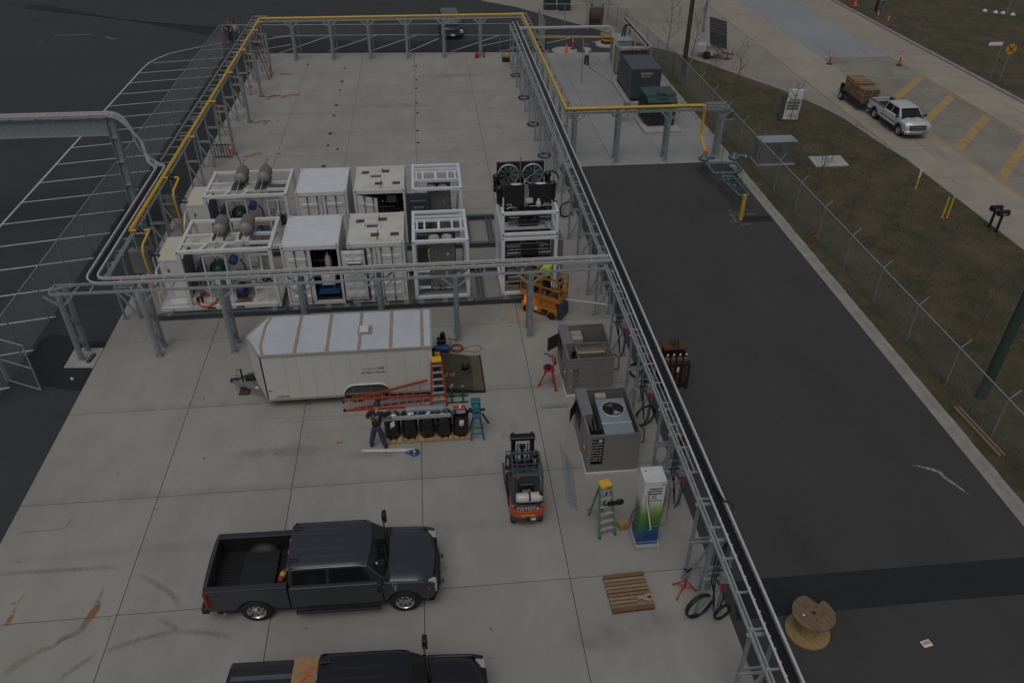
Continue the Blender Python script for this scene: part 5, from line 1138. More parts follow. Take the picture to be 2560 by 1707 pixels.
# green pipe stands, compressor, cord, bucket, boxes on ramp
gsm = M('stand_green', (.02, .10, .05), .5, 0, .15, 8)
for i, x in enumerate((.32, .74)):
    s_ = thing('pipe_jack', 'dark green low pipe jack stand on the concrete in front of the ramp', 'pipe stand', (x, 23.2, 0), 0, 'green pipe jacks')
    MB().bar((-.2, -.12, .03), (.2, -.12, .03), .06, .05).build('foot_bar', gsm, s_); MB().bar((-.2, .26, .03), (.2, .26, .03), .06, .05).build('foot_bar', gsm, s_); MB().bar((0, -.12, .03), (0, .3, .03), .07, .05).build('spine', gsm, s_); MB().tube((0, .2, .05), (0, .2, .5), .03, 8).build('screw_post', gsm, s_); MB().box(-.06, .16, .5, .06, .24, .56).build('vee_head', steel, s_)
ac = thing('air_compressor', 'small blue air compressor with black motor beside the trailer ramp', 'compressor', (.05, 26.35, 0))
MB().lathe([(.0, -.33), (.12, -.3), (.16, -.22), (.16, .22), (.12, .3), (0, .33)], 16, TL(0, -.1, .26) @ Matrix.Rotation(R(90), 4, 'Y')).build('tank', blue, ac); MB().box(-.2, -.05, .4, .18, .25, .62).build('pump', black, ac, bev=.03); MB().lathe([(.11, 0), (.12, .2), (.08, .3)], 12, TL(.05, .1, .6)).build('motor', blackg, ac); MB().lathe([(.08, -.03), (.08, .03)], 12, TL(-.33, .12, .09) @ Matrix.Rotation(R(90), 4, 'X')).build('wheel', rubber, ac); b = MB(); b.path([(.3, -.1, .4), (.38, -.1, .6), (.38, .1, .6), (.25, .15, .5)], .015, 6); b.build('handle', black, ac)
for sx in (-.22, .22): MB().box(sx-.03, -.2, 0, sx+.03, 0, .12).build('foot', black, ac)
tag(MB().path(coil((.66, 26.5, .03), .24, 14, 6, .12, seed=31), .014, 5).build('cord_heap', M('cord_orange', (.36, .075, .03), .55)), 'tangled orange extension cord heap beside the blue compressor', 'cord')
tag(MB().path([(.85, 26.45, .02), (1.1, 26.3, .02), (1.5, 26.2, .02), (1.7, 26.45, .02), (1.55, 26.7, .02), (1.2, 26.62, .02), (.9, 26.5, .02)], .012, 5).build('cord_loop', MATS['cord_orange']), 'single loop of orange cord spread out past the ramp', 'cord')
tag(MB().path([(.3, 26.5, .5), (.35, 26.9, .3), (.6, 27.05, .1), (.75, 27.0, .02)], .012, 5).build('power_lead', MATS['cord_orange']), 'orange lead running from the compressor to the portal column', 'cord')
bk = thing('bucket', 'dark bucket with hose standing on the trailer ramp', 'bucket', (.92, 24.85, .12)); MB().lathe([(.11, 0), (.15, .28), (.16, .3), (.13, .3), (.1, .04)], 16).build('pail', black, bk); MB().path(coil((0, 0, .04), .2, 12, 4, .1, seed=8, zs=.02), .016, 5).build('hose', dgrey, bk)
for i, (x, y, z) in enumerate(((.12, 24.35, .33), (.38, 24.4, .27))):
    bx_ = thing('carton', ('small open carton of fittings on the trailer ramp beside the ladder', 'small open carton of fittings on the ramp toward the bucket')[i], 'box', (x, y, z), .3*i); MB().box(-.1, -.09, 0, .1, .09, .12).build('box_body', card, bx_)
    for k in range(4): MB().lathe([(.03, 0), (.035, .05), (.02, .07)], 8, TL(-.05+.035*k, .05*(-1)**k, .11)).build('fitting', chrome if k % 2 else black, bx_)
for i, (x, y, c) in enumerate(((-.15, 25.1, yellow2), (-.2, 24.5, dgrey))): tag(MB().box(x-.1, y-.1, .47, x+.1, y+.1, .9).build('tool_case', c, bev=.02), ('yellow tool case inside the trailer rear doorway', 'dark tool case inside the trailer rear doorway')[i], 'tool case')
tag(MB().box(.25, 23.75, .2, .4, 23.9, .3).build('glove', M('hi_vis_green', (.3, .6, .1), .7), bev=.03), 'bright green gloves dropped on the ramp edge', 'gloves')
# white bit of wood chips, small debris
for i, (u, v) in enumerate(((842,1107), (856,1104))): tag(MB().box(-.2, -.02, 0, .2, .03, .012, T=TL(*P2(u, v)) @ RZ(.3*i)).build('wood_offcut', woodl), 'thin pale wood offcut on the concrete behind the man', 'offcut', 'wood offcuts')
# ================================================================== CHILLERS
chg = M('chiller_grey', (.25, .245, .23), .45, .3, .1, 3, dirt=(.24, .23, .21), dscale=1.5, damt=.5)
galvf = M('fan_box_zinc', (.34, .40, .43), .38, .45, .1, 4)
bei = M('beige_board', (.36, .32, .28), .75, 0, .06, 4)
def chiller(y0, lab, fan):
    t = thing('chiller', lab, 'chiller', (4.65, y0, 0)); w, d, h, z = 1.74, 2.42 if fan else 2.27, 1.72, .1
    b = MB(); b.box(-.03, -.03, 0, w+.03, .03, z); b.box(-.03, d-.03, 0, w+.03, d+.03, z); b.box(-.03, .03, 0, .03, d-.03, z); b.box(w-.03, .03, 0, w+.03, d-.03, z); b.build('base_rail', white, t, bev=.006)
    for x in (.2, .75, 1.4): MB().tube((x, -.032, .05), (x, -.04, .05), .015, 6).build('bolt', steel, t)
    MB().box(.04, .04, z, w-.04, d-.04, z+.03).build('floor_pan', dgrey, t)
    th = .03
    MB().box(w-th, th, z, w, d-th, h).build('right_wall', chg, t); MB().box(0, d-th, z, w, d, h).build('back_wall', chg, t); MB().box(0, th, z, th, d*.42, h).build('left_wall', chg, t)
    for (a, c) in (((0, 0), (w, .05)), ((0, d-.05), (w, d)), ((w-.05, .05), (w, d-.05)), ((0, .05), (.05, d-.05))): MB().box(a[0]-.004, a[1]-.004, h-.03, c[0]+.004, c[1]+.004, h+.012).build('top_rim', steel, t)
    if fan:
        fr = MB(); fr.box(0, 0, z, .12, th, h); fr.box(.55, 0, z, w, th, h); fr.box(.12, 0, z, .55, th, .42); fr.box(.12, 0, h-.1, .55, th, h); fr.build('front_wall', chg, t)
        MB().box(.52, -.012, .3, .575, -.001, h-.12).build('door_frame', steel, t)
        rr = random.Random(3)
        for k in range(9):
            x_ = rr.uniform(.15, .42); z_ = .5+.12*k; MB().box(x_, .12, z_, x_+rr.uniform(.06, .14), .25, z_+.09).build('valve_block', black if k % 3 else steeld, t)
            MB().tube((.14, .1, z_+.02), (.52, .1, z_+.03), .012, 6).build('tubing', steel, t)
        for x_ in (.2, .34, .46): MB().tube((x_, .16, .45), (x_, .16, 1.6), .016, 6).build('tubing', steel, t)
        MB().lathe([(.06, 0), (.06, .03), (.02, .04)], 12, FR((.42, .08, 1.42), (1, 0, 0), (0, 0, 1))).build('gauge', alu, t)
        MB().box(.12, .4, z, .54, .43, h-.1).build('inner_back', black, t)
        fb = MB().box(.58, .12, .5, 1.58, 1.98, 1.62).build('fan_box', galvf, t, bev=.01)
        MB().box(.56, .7, 1.62, 1.6, .73, 1.628).build('box_seam', alu, fb)
        T_ = TL(1.08, 1.38, 1.62)
        b = MB(); b.lathe([(.36, 0), (.39, 0), (.4, .05), (.385, .06), (.37, .05)], 28, T_, caps=False); b.build('fan_collar', alu, fb); MB().disc((1.08, 1.38, 1.622), .362, 28).build('fan_well', black, fb)
        for k in range(4):
            a = k*1.571+.35; vs = []
            for q in range(5): rr_ = .07+.07*q; da = .28+.1*q; vs += [(1.08+math.cos(a-da*.9)*rr_, 1.38+math.sin(a-da*.9)*rr_, 1.63), (1.08+math.cos(a+da*.9)*rr_, 1.38+math.sin(a+da*.9)*rr_, 1.66)]
            MB().add(vs, [(2*q, 2*q+1, 2*q+3, 2*q+2) for q in range(4)]).build('fan_blade', M('fan_blade_pale', (.42, .40, .36), .45, .2, .1, 5) if k == 3 else (M('fan_blade_mid', (.2, .2, .19), .45, .3) if k == 1 else black), fb)
        MB().lathe([(.0, 0), (.07, 0), (.06, .06), (0, .07)], 12, TL(1.08, 1.38, 1.64)).build('fan_hub', blackg, fb)
        b = MB()
        for r_ in (.12, .2, .28, .35): b.path([(1.08+math.cos(k*.2618)*r_, 1.38+math.sin(k*.2618)*r_, 1.69) for k in range(24)], .004, 4, closed=True)
        for k in range(4): b.bar((1.08+math.cos(k*.785)*.38, 1.38+math.sin(k*.785)*.38, 1.692), (1.08-math.cos(k*.785)*.38, 1.38-math.sin(k*.785)*.38, 1.692), .008, .006)
        b.build('fan_guard', black, fb)
        MB().box(.6, 2.02, 1.3, .98, 2.25, 1.68).build('duct_box', bei, t, bev=.01)
        MB().box(.06, .1, 1.2, .5, 2.0, 1.24).build('inner_shelf', black, t)
        for k in range(3): MB().tube((.14+.12*k, .15, 1.3), (.16+.12*k, 1.7, 1.34+.05*k), .03, 8).build('copper_pipe', steeld if k else black, t)
    else:
        MB().box(0, 0, z, w, th, h).build('front_wall', chg, t)
        lv = MB().box(.2, -.01, .32, .42, -.001, 1.42).build('louvre_frame', steel, t)
        for k in range(13): MB().bar((.22, -.014, .38+.08*k), (.40, -.014, .38+.08*k), .012, .04).build('louvre_slat', steeld if k % 3 else M('louvre_gold', (.3, .25, .1), .5, .4), lv)
        for z_ in (.45, 1.2): MB().box(.1, -.02, z_, .15, -.001, z_+.05).build('latch', alu, t)
        MB().box(1.18, -.004, .1, 1.2, -.001, .85).build('panel_seam', dgrey, t)
        MB().box(.52, .1, z, 1.68, 1.35, 1.12).build('beige_box', bei, t); 
        for (a, c) in (((.5, .08), (1.7, .14)), ((.5, 1.3), (1.7, 1.37)), ((.5, .14), (.56, 1.3)), ((1.64, .14), (1.7, 1.3))): MB().box(a[0], a[1], 1.12, c[0], c[1], 1.5 if a[1] > 1 else 1.3).build('box_rim', steel, t)
        MB().box(.55, .85, 1.12, 1.66, .9, 1.34).build('box_divider', steeld, t)
        MB().box(.42, 1.62, .9, .85, 2.2, 1.5).build('duct_box', bei, t, bev=.01); MB().box(.42, 1.9, 1.5, .85, 1.93, 1.51).build('duct_seam', steel, t)
        MB().box(.06, .1, .2, .5, 1.3, .9).build('dark_pump', black, t); MB().box(.2, .45, .9, .36, .7, 1.1).build('relay_box', alu, t)
        MB().box(.85, 1.45, z, 1.68, 2.2, .5).build('sump', black, t)
    # electrical cabinet on the left rear, its door open
    cb_ = MB().box(-.04, d*.42, .75, .3, d-.02, h+.06).build('electric_cabinet', chg, t, bev=.01); MB().box(-.06, d*.42-.02, h+.06, .32, d, h+.075).build('cabinet_lid', steel, cb_)
    MB().box(-.02, d*.42, z, .03, d-.02, .75).build('lower_wall', chg, t)
    MB().box(-.052, d*.5, .85, -.042, d*.9, 1.55).build('cabinet_inside', black, cb_)
    for k in range(4): MB().box(-.075, d*.55+.2*k, 1.0+.08*(k % 2), -.053, d*.55+.2*k+.1, 1.3).build('breaker', dgrey, cb_)
    sg = .0; yd = d*.92 if not fan else d*.9
    MB().bar((-.06, yd, 1.18), (-.5 if not fan else -.33, yd-(.3 if not fan else .5), 1.18), .02, .62 if not fan else .55, up=(0, 0, 1)).build('open_flap', M('flap_dark', (.07, .068, .06), .5, .3, .2, 6), cb_)
    MB().box(-.03, .25, .7, -.004, .4, 1.05).build('isolator_plate', greyp, t); MB().box(-.075, .28, .86, -.03, .37, .98).build('isolator_switch', yellow2, t, bev=.01); MB().box(-.1, .31, .84, -.075, .34, .93).build('isolator_lever', black, t)
    return t
chiller(18.9, 'open-topped grey chiller with a round fan and its front hatch open', True)
chiller(23.05, 'open-topped grey chiller with an empty beige box inside and side louvres', False)

# ------------------------------------------------ red pipe threader on tripod
t = thing('pipe_vise', 'red tripod pipe threading stand beside the empty chiller', 'pipe stand', (4.1, 23.75, 0))
for p in ((-.4, .05), (.22, -.32), (.2, .22)): MB().bar((p[0], p[1], .02), (p[0]*.25, p[1]*.3, .85), .05, .05).build('leg', red, t); MB().box(p[0]-.07, p[1]-.03, 0, p[0]+.07, p[1]+.03, .03).build('foot', red, t)
MB().box(-.25, -.2, .85, .15, .15, .92).build('tray', red, t); MB().box(-.2, -.15, .92, .0, .05, 1.05).build('tool_box', black, t, bev=.01); MB().lathe([(.12, -.05), (.2, -.04), (.2, .04), (.12, .05)], 18, TL(.12, 0, 1.25) @ Matrix.Rotation(R(75), 4, 'Y')).build('drive_wheel', red, t); MB().lathe([(.14, -.06), (.14, .06)], 16, TL(.16, 0, 1.2) @ Matrix.Rotation(R(75), 4, 'Y')).build('chuck', black, t); b = MB(); b.bar((.05, 0, 1.4), (-.15, .05, 1.55), .03, .03); b.bar((-.15, .05, 1.55), (-.25, .05, 1.5), .03, .03); b.build('lever', black, t)
# ------------------------------------------------ red pipe stand near the rack
t = thing('pipe_stand', 'red folding tripod pipe stand with black vee head beside the rack', 'pipe stand', (6.62, 13.95, 0))
MB().tube((0, 0, .2), (0, 0, .62), .035, 8).build('column', red, t); MB().tube((0, 0, .62), (0, 0, .9), .022, 8).build('screw', steel, t); b = MB(); b.bar((0, 0, .9), (-.1, .03, 1.02), .06, .03); b.bar((0, 0, .9), (.1, .03, 1.02), .06, .03); b.build('vee_head', black, t)
for a in (-2.4, .0, 2.3): MB().bar((math.cos(a)*.02, math.sin(a)*.02, .5), (math.cos(a)*.36, math.sin(a)*.36, .03), .03, .03).build('leg', red, t); MB().tube((math.cos(a)*.36, math.sin(a)*.36, 0), (math.cos(a)*.36, math.sin(a)*.36, .04), .035, 8).build('foot', red, t); MB().bar((0, 0, .25), (math.cos(a)*.25, math.sin(a)*.25, .16), .018, .018).build('strut', red, t)

# ------------------------------------------------ forklift
fko = M('forklift_orange', (.50, .075, .022), .4, 0, .1, 4, dirt=(.22, .08, .05), dscale=2.5, damt=.6); fkg = M('forklift_slate', (.045, .06, .07), .42, 0, .12, 5, dirt=(.09, .095, .1), dscale=3, damt=.5)
t = thing('forklift', 'orange and slate forklift with a white gas bottle, its mast pointing away', 'forklift', (2.4, 16.7, 0), R(-1))
def cwt(z0, z1, y0, bul, w0, w1, nm, m):
    pl_ = []
    for k in range(13): x = -w0+2*w0*k/12; pl_.append((x, y0+bul*(abs(x)/w0)**2.5))
    pl_ += [(w1, .62), (-w1, .62)]
    return MB().prism(pl_, z0, z1).build(nm, m, t, bev=.03, seg=2)
cwt(.3, .52, .05, .14, .49, .49, 'bumper_skirt', fkg); cwt(.52, .80, .0, .16, .53, .53, 'counterweight', fko); cwt(.80, 1.0, .06, .14, .5, .5, 'rear_hood', fkg)
sh_ = []
for sx in (-1, 1):
    b = MB(); b.prism([(sx*.535, .16), (sx*.535, .62), (sx*.40, .62), (sx*.40, .12)] if sx < 0 else [(.40, .12), (.40, .62), (.535, .62), (.535, .16)], .80, .97); b.build('hood_shoulder', fko, t, bev=.03)
text('brand_lettering', 'TOYOTA', .15, FR((0, .045, .90), (1, 0, 0), (0, .25, 1)), M('letter_white', (.55, .56, .57), .5), t, .012, 1.15)
MB().box(-.2, -.012, .62, .22, .0, .69).build('warning_strip', M('strip_yellow', (.6, .3, .03), .6, 0, .2, 20), t); MB().box(-.05, -.04, .42, .05, .06, .62).build('tow_pin', black, t); MB().box(.1, .03, .4, .25, .055, .48).build('licence_label', paper, t)
MB().box(-.48, .6, .35, .48, 1.5, .95).build('chassis', fkg, t, bev=.03); MB().box(-.55, .75, .3, -.47, 1.45, .42).build('step_plate', black, t); MB().box(.47, .75, .3, .55, 1.45, .42).build('step_plate', black, t)
MB().box(-.5, 1.45, .35, .5, 1.65, 1.15).build('dash_cowl', fkg, t, bev=.03)
MB().box(-.24, .62, .95, .24, 1.0, 1.12).build('seat', blackg, t, bev=.04); MB().box(-.24, .5, 1.08, .24, .62, 1.5).build('seat_back', blackg, t, bev=.04); MB().box(-.14, .46, 1.18, .12, .5, 1.26).build('manual_pouch', M('pouch_olive', (.28, .28, .2), .8), t)
b = MB(); b.path([(math.cos(k*.524)*.17, 1.28+math.sin(k*.524)*.12, 1.35+math.sin(k*.524)*.1) for k in range(12)], .016, 6, closed=True); b.build('steering_wheel', black, t); MB().tube((0, 1.45, 1.1), (0, 1.3, 1.33), .03, 8).build('steering_column', black, t)
lp = MB().lathe([(.0, -.42), (.13, -.4), (.155, -.33), (.16, -.1), (.165, -.09), (.16, -.08), (.16, .3), (.15, .36), (.12, .37), (.12, .42), (.0, .42)], 20, TL(.05, .27, 1.17) @ Matrix.Rotation(R(90), 4, 'Y')).build('gas_bottle', M('bottle_white', (.55, .53, .5), .45, .1, .08, 6), t)
MB().lathe([(.165, -.03), (.17, -.02), (.17, .02), (.165, .03)], 20, TL(.06, .27, 1.17) @ Matrix.Rotation(R(90), 4, 'Y')).build('strap', black, lp); MB().box(.04, .1, 1.1, .08, .16, 1.2).build('strap_buckle', chrome, lp); MB().box(.36, .2, 1.28, .48, .34, 1.34).build('valve_collar', black, lp); MB().box(-.3, .12, 1.0, .4, .42, 1.03).build('cradle', black, lp)
MB().lathe([(0, 0), (.05, .0), (.05, .06), (.03, .1), (0, .11)], 12, TL(-.26, .66, 1.62)).build('beacon', M('beacon_orange', (.7, .12, .03), .3), t); MB().tube((-.26, .66, 1.1), (-.26, .66, 1.62), .012, 6).build('beacon_stalk', black, t)
for sx in (-1, 1):
    MB().bar((sx*.46, .22, .95), (sx*.44, .34, 2.08), .06, .07).build('guard_post', fkg, t); MB().bar((sx*.46, 1.6, 1.1), (sx*.43, 1.2, 2.1), .05, .06).build('guard_post', fkg, t); MB().bar((sx*.44, .3, 2.1), (sx*.42, 1.25, 2.12), .06, .06).build('guard_side', fkg, t)
MB().box(-.46, .25, 2.06, .46, .4, 2.14).build('guard_rear', fkg, t, bev=.02); MB().box(-.42, 1.2, 2.08, .42, 1.27, 2.14).build('guard_front', fkg, t)
for k in range(3): MB().box(-.42, .52+.22*k, 2.085, .42, .555+.22*k, 2.115).build('guard_slat', fkg, t)
for x in (-.28, -.02, .24): MB().bar((x, .4, 2.12), (x-.04, 1.22, 2.12), .03, .03).build('guard_bar', fkg, t)
# mast
for sx in (-1, 1):
    MB().box(sx*.3-.07, 1.85, .1, sx*.3+.07, 2.03, 2.1).build('mast_rail', blackg, t); MB().box(sx*.3-.045, 2.03, .12, sx*.3+.045, 2.13, 2.18).build('inner_mast', black, t)
    MB().tube((sx*.16, 1.9, .3), (sx*.16, 1.9, 1.9), .022, 8).build('lift_hose', steeld, t)
MB().box(-.4, 1.86, 2.02, .4, 2.12, 2.16).build('mast_crosshead', blackg, t, bev=.03); MB().box(-.4, 1.86, 1.0, .4, 1.95, 1.1).build('mast_cross', black, t); MB().tube((0, 1.97, .2), (0, 1.97, 1.75), .055, 10).build('lift_cylinder', blackg, t); MB().box(-.1, 1.9, 1.66, .1, 2.04, 1.76).build('cylinder_head', black, t)
for z_ in (.25, .55): MB().box(-.5, 2.14, z_, .5, 2.2, z_+.12).build('carriage_bar', black, t)
b = MB(); b.path([(-.52, 2.17, .5), (-.52, 2.17, 1.12), (-.4, 2.17, 1.2), (.4, 2.17, 1.2), (.52, 2.17, 1.12), (.52, 2.17, .5)], .02, 6); b.build('load_backrest', black, t)
for x in (-.3, .3): b = MB(); b.box(x-.06, 2.2, .08, x+.06, 2.25, .65); b.add([(x-.06, 2.25, .05), (x+.06, 2.25, .05), (x+.045, 3.25, .05), (x-.045, 3.25, .05), (x-.06, 2.25, .1), (x+.06, 2.25, .1), (x+.045, 3.25, .065), (x-.045, 3.25, .065)], [(0,3,2,1),(4,5,6,7),(0,1,5,4),(1,2,6,5),(2,3,7,6),(3,0,4,7)]); b.build('fork', black, t)
b = MB(); b.path([(-.54, 1.62, 1.15), (-.56, 1.5, 1.95), (-.5, 1.45, 2.02), (.36, 1.45, 2.02), (.4, 1.5, 1.95), (.42, 1.6, 1.2)], .016, 6); b.build('mirror_bar', black, t); MB().lathe([(.06, 0), (.07, .02), (0, .05)], 12, FR((-.5, 1.44, 1.8), (1, 0, 0), (0, 0, 1))).build('mirror', blackg, t); MB().box(.3, 1.4, 1.72, .42, 1.44, 1.82).build('headlamp', blackg, t)
for (x, y, r_, w_) in ((-.45, 1.7, .32, .2), (.45, 1.7, .32, .2), (-.42, .42, .24, .16), (.42, .42, .24, .16)):
    T_ = TL(x, y, r_) @ Matrix.Rotation(R(90), 4, 'Y'); wh = MB().lathe([(r_*.55, -w_/2), (r_*.92, -w_/2), (r_, -w_/2+.03), (r_, w_/2-.03), (r_*.92, w_/2), (r_*.55, w_/2)], 22, T_, caps=False).build('wheel', rubber, t); MB().lathe([(r_*.55, -w_/2+.02), (r_*.2, -w_/2+.01), (r_*.2, w_/2-.01), (r_*.55, w_/2-.02)], 16, T_).build('rim', fkg, wh)
tag(MB().box(1.8, 18.2, .45, 1.86, 19.0, .62).build('timber_board', M('board_brown', (.12, .06, .045), .85, 0, .2, 8)), 'reddish brown board sticking out beside the forklift front wheel', 'board') if False else None
MB().box(-.62, 1.5, .55, -.555, 2.35, .68).build('side_board', M('board_brown', (.12, .06, .045), .85, 0, .2, 8), t)

# ------------------------------------------------ dispenser with printed gradient wrap
dm = bpy.data.materials.new('dispenser_wrap'); dm.use_nodes = True; n = dm.node_tree.nodes; L = dm.node_tree.links
tc = n.new('ShaderNodeTexCoord'); sp = n.new('ShaderNodeSeparateXYZ'); cr = n.new('ShaderNodeValToRGB'); L.new(tc.outputs['Object'], sp.inputs[0])
mr = n.new('ShaderNodeMapRange'); mr.inputs['From Min'].default_value = .12; mr.inputs['From Max'].default_value = 2.8; L.new(sp.outputs['Z'], mr.inputs['Value']); L.new(mr.outputs[0], cr.inputs[0])
el_ = cr.color_ramp.elements; el_[0].position = 0; el_[0].color = (.012, .045, .20, 1); el_[1].position = 1; el_[1].color = (.62, .62, .63, 1)
for p_, c_ in ((.16, (.012, .07, .22)), (.27, (.02, .18, .10)), (.40, (.08, .21, .02)), (.50, (.15, .29, .05)), (.62, (.42, .50, .27)), (.70, (.62, .63, .60))): e = el_.new(p_); e.color = (*c_, 1)
L.new(cr.outputs[0], n['Principled BSDF'].inputs['Base Color']); n['Principled BSDF'].inputs['Roughness'].default_value = .35
t = thing('dispenser', 'tall fuel dispenser cabinet wrapped in a white, green and blue gradient', 'fuel dispenser', (5.61, 15.67, 0))
MB().box(0, 0, .14, .64, .62, 2.78).build('cabinet', dm, t, bev=.012); MB().box(-.006, -.006, 2.78, .646, .626, 2.8).build('top_cover', M('cover_white', (.6, .6, .61), .45, 0, .06, 5, dirt=(.4, .4, .4), dscale=3, damt=.5), t)
MB().box(-.06, -.1, 0, .72, .68, .14).build('base_plinth', concp, t, bev=.01)
MB().lathe([(.02, 0), (.02, .03)], 8, TL(.12, .45, 2.8)).build('top_bolt', dgrey, t)
for k in range(3): MB().box(.16, -.006, 2.5-.1*k, .54, -.001, 2.54-.1*k).build('vent_slot', black, t)
text('brand_lettering', 'HydroFleet', .105, FR((.33, -.004, 2.04), (1, 0, 0), (0, 0, 1)), M('letter_slate', (.06, .09, .13), .5), t, .003, 1.05)
b = MB(); b.path([(.33+math.cos(k*.35)*.065, -.004, 2.19+math.sin(k*.35)*.065) for k in range(17)], .009, 5); b.path([(.30, -.004, 2.17), (.33, -.004, 2.2), (.37, -.004, 2.19)], .009, 5); b.build('logo_ring', MATS['letter_slate'], t)
text('web_lettering', 'HYDROFLEET.COM', .07, FR((.32, -.004, .24), (1, 0, 0), (0, 0, 1)), M('letter_white', (.55, .56, .57), .5), t, .003, 1.05)
MB().box(.5, -.006, 2.66, .6, -.001, 2.69).build('small_plate', black, t)
for (y, z_) in ((.2, 1.55), (.35, 1.6), (.25, 1.28), (.42, 1.25), (.2, .95), (.36, .9)): MB().box(-.008, y-.03, z_-.06, -.001, y+.03, z_+.06).build('wrap_emblem', M('emblem_blue', (.03, .09, .2), .4), t)
b = MB(); b.tube((.03, -.09, 2.45), (.33, -.12, .95), .026, 8); b.build('hose_arm', white, t); MB().lathe([(.0, 0), (.15, 0), (.15, .03), (.05, .05), (0, .06)], 20, FR((.34, -.1, .82), (1, 0, 0), (0, 0, 1))).build('nozzle_guard', blue, t)
MB().path([(.36, -.1, 1.05), (.72, -.1, 1.06), (.82, .0, 1.1), (.86, .2, 2.2), (.8, .3, 2.45), (1.25, .35, 2.4)], .016, 6).build('copper_line', M('copper_line', (.22, .17, .13), .4, .6, .2, 6), t)
MB().path([(.12, -.06, 2.5), (.16, -.06, 2.2), (.2, -.05, 1.5), (.22, -.05, 1.08)], .012, 5).build('sense_line', steeld, t); MB().path([(.68, .1, 2.5), (.69, .08, 1.8), (.68, .06, 1.2)], .016, 6).build('steel_line', steel, t); MB().tube((.66, .05, 1.55), (.87, .12, 1.58), .016, 6).build('steel_line', steel, t); MB().tube((.64, .2, 2.45), (.92, .25, 2.45), .03, 8).build('valve_body', steel, t)
MB().path([(-.02, .3, 1.55), (-.16, .25, 1.4), (-.24, .2, 1.1), (-.22, .18, .85)], .016, 6).build('purple_hose', M('hose_purple', (.08, .06, .16), .5), t); MB().path([(-.02, .34, 1.5), (-.12, .3, 1.35), (-.2, .25, 1.05), (-.1, .2, .7)], .012, 6).build('grey_hose', dgrey, t); MB().box(-.2, .2, 1.1, -.12, .22, 1.18).build('red_tag', red, t)
# hard hat bag hanging on the ladder, cardboard box
t = thing('grinder', 'black angle grinder hanging on the green step ladder', 'power tool', (5.1, 16.5, 1.15)); MB().lathe([(.0, 0), (.13, .0), (.14, .02), (0, .04)], 14, FR((.08, 0, .05), (1, 0, 0), (0, 0, 1))).build('disc_guard', black, t); MB().bar((-.28, 0, -.03), (0, 0, .0), .1, .1).build('body', blackg, t); MB().tube((-.4, 0, -.06), (-.28, 0, -.03), .03, 8).build('grip', black, t)
t = thing('carton', 'small brown cardboard box standing between ladder and dispenser', 'box', (5.38, 16.5, 0), .2); MB().box(-.15, -.12, 0, .15, .14, .24).build('box_body', card, t, bev=.01); MB().bar((-.15, 0, .25), (.15, .02, .28), .26, .01).build('flap', card, t)
# wooden pallet on the floor
pt = thing('pallet', 'worn brown wooden pallet with a broken board lying flat near the rack', 'pallet', (5.0, 14.03, 0), R(2)); pallet_parts(pt, 1.22, 1.24, .13, 10, wood, (-.61, -.62, 0)) if False else None
wd2 = M('pallet_dark', (.17, .10, .055), .85, 0, .3, 14, bump=.3, bscale=70, stretch=(6, 1, 6), rnd=.3, dirt=(.09, .055, .035), dscale=4, damt=.6)
for x in (-.6, -.02, .555): MB().box(x, -.62, .02, x+.045, .62, .11).build('stringer', wd2, pt)
for k in range(10):
    y = -.62+k*.127; m_ = wd2 if k in (0, 9) else wood
    x1_ = .61 if k not in (3, 2) else .18
    MB().box(-.61, y, .11, x1_, y+(.12 if k in (0, 9) else .085), .13+.002*(k % 2)).build('deck_board', m_, pt)
for k in range(2): MB().box(-.2, -.04, 0, .2, .04, .018, T=TL(.38, -.3+.06*k, .135+.02*k) @ RZ(R(-25+40*k))).build('broken_board', woodl, pt)
for y in (-.6, 0, .5): MB().box(-.61, y, 0, .61, y+.1, .02).build('bottom_board', wd2, pt)

# ------------------------------------------------ cable spool
t = thing('cable_spool', 'large empty wooden cable spool standing on the asphalt drive', 'cable spool', (9.68, 12.36, -.012), .5)
def disc_planks(z, r, cut, m):
    n = 7
    for k in range(n):
        xa = -r+2*r*k/n+.003; xb = -r+2*r*(k+1)/n-.003; pl_ = []
        for q in range(5): x = xa+(xb-xa)*q/4; pl_.append((x, -math.sqrt(max(0, r*r-x*x))))
        for q in range(5): x = xb-(xb-xa)*q/4; yy = math.sqrt(max(0, r*r-x*x)); pl_.append((x, yy if not (cut and x > r*.55) else min(yy, .12)))
        if abs(pl_[0][1]) < 1e-4: pl_[0] = (pl_[0][0]+.004, -.01)
        MB().prism(pl_, z, z+.05).build('flange_plank', m, t)
spm = M('spool_wood', (.20, .14, .08), .85, 0, .3, 9, bump=.3, bscale=60, stretch=(6, 1, 6), rnd=.15, dirt=(.12, .085, .05), dscale=3, damt=.6); spl = M('spool_wood_light', (.34, .24, .10), .85, 0, .25, 9, bump=.3, bscale=60, stretch=(6, 1, 6), rnd=.12, dirt=(.2, .13, .06), dscale=3, damt=.5)
disc_planks(0, .6, False, spl); disc_planks(.76, .57, True, spm)
for k in range(14):
    a = k*.4488; MB().box(-.062, -.01, .05, .062, .012, .76, T=RZ(a) @ TL(0, -.28, 0)).build('drum_stave', spl, t)
MB().lathe([(.05, 0), (.055, .004), (.03, .005)], 12, TL(0, 0, .81)).build('bore_hole', black, t)
for k in range(5): a = k*1.2566+.4; MB().lathe([(.022, 0), (.02, .008), (0, .009)], 8, TL(math.cos(a)*.23, math.sin(a)*.23, .81)).build('bolt', rust, t)
MB().box(-.3, .08, .8102, -.25, .14, .8125).build('sticker', paper, t); text('chalk_lettering', '10', .11, TL(-.02, .32, .811) @ RZ(.3), M('chalk_dark', (.03, .03, .03), .9), t, .0005)
MB().lathe([(.35, 0), (.37, .01), (.37, .06), (.33, .07)], 24, TL(.22, .18, .60), caps=False).build('rubber_ring', black, t)
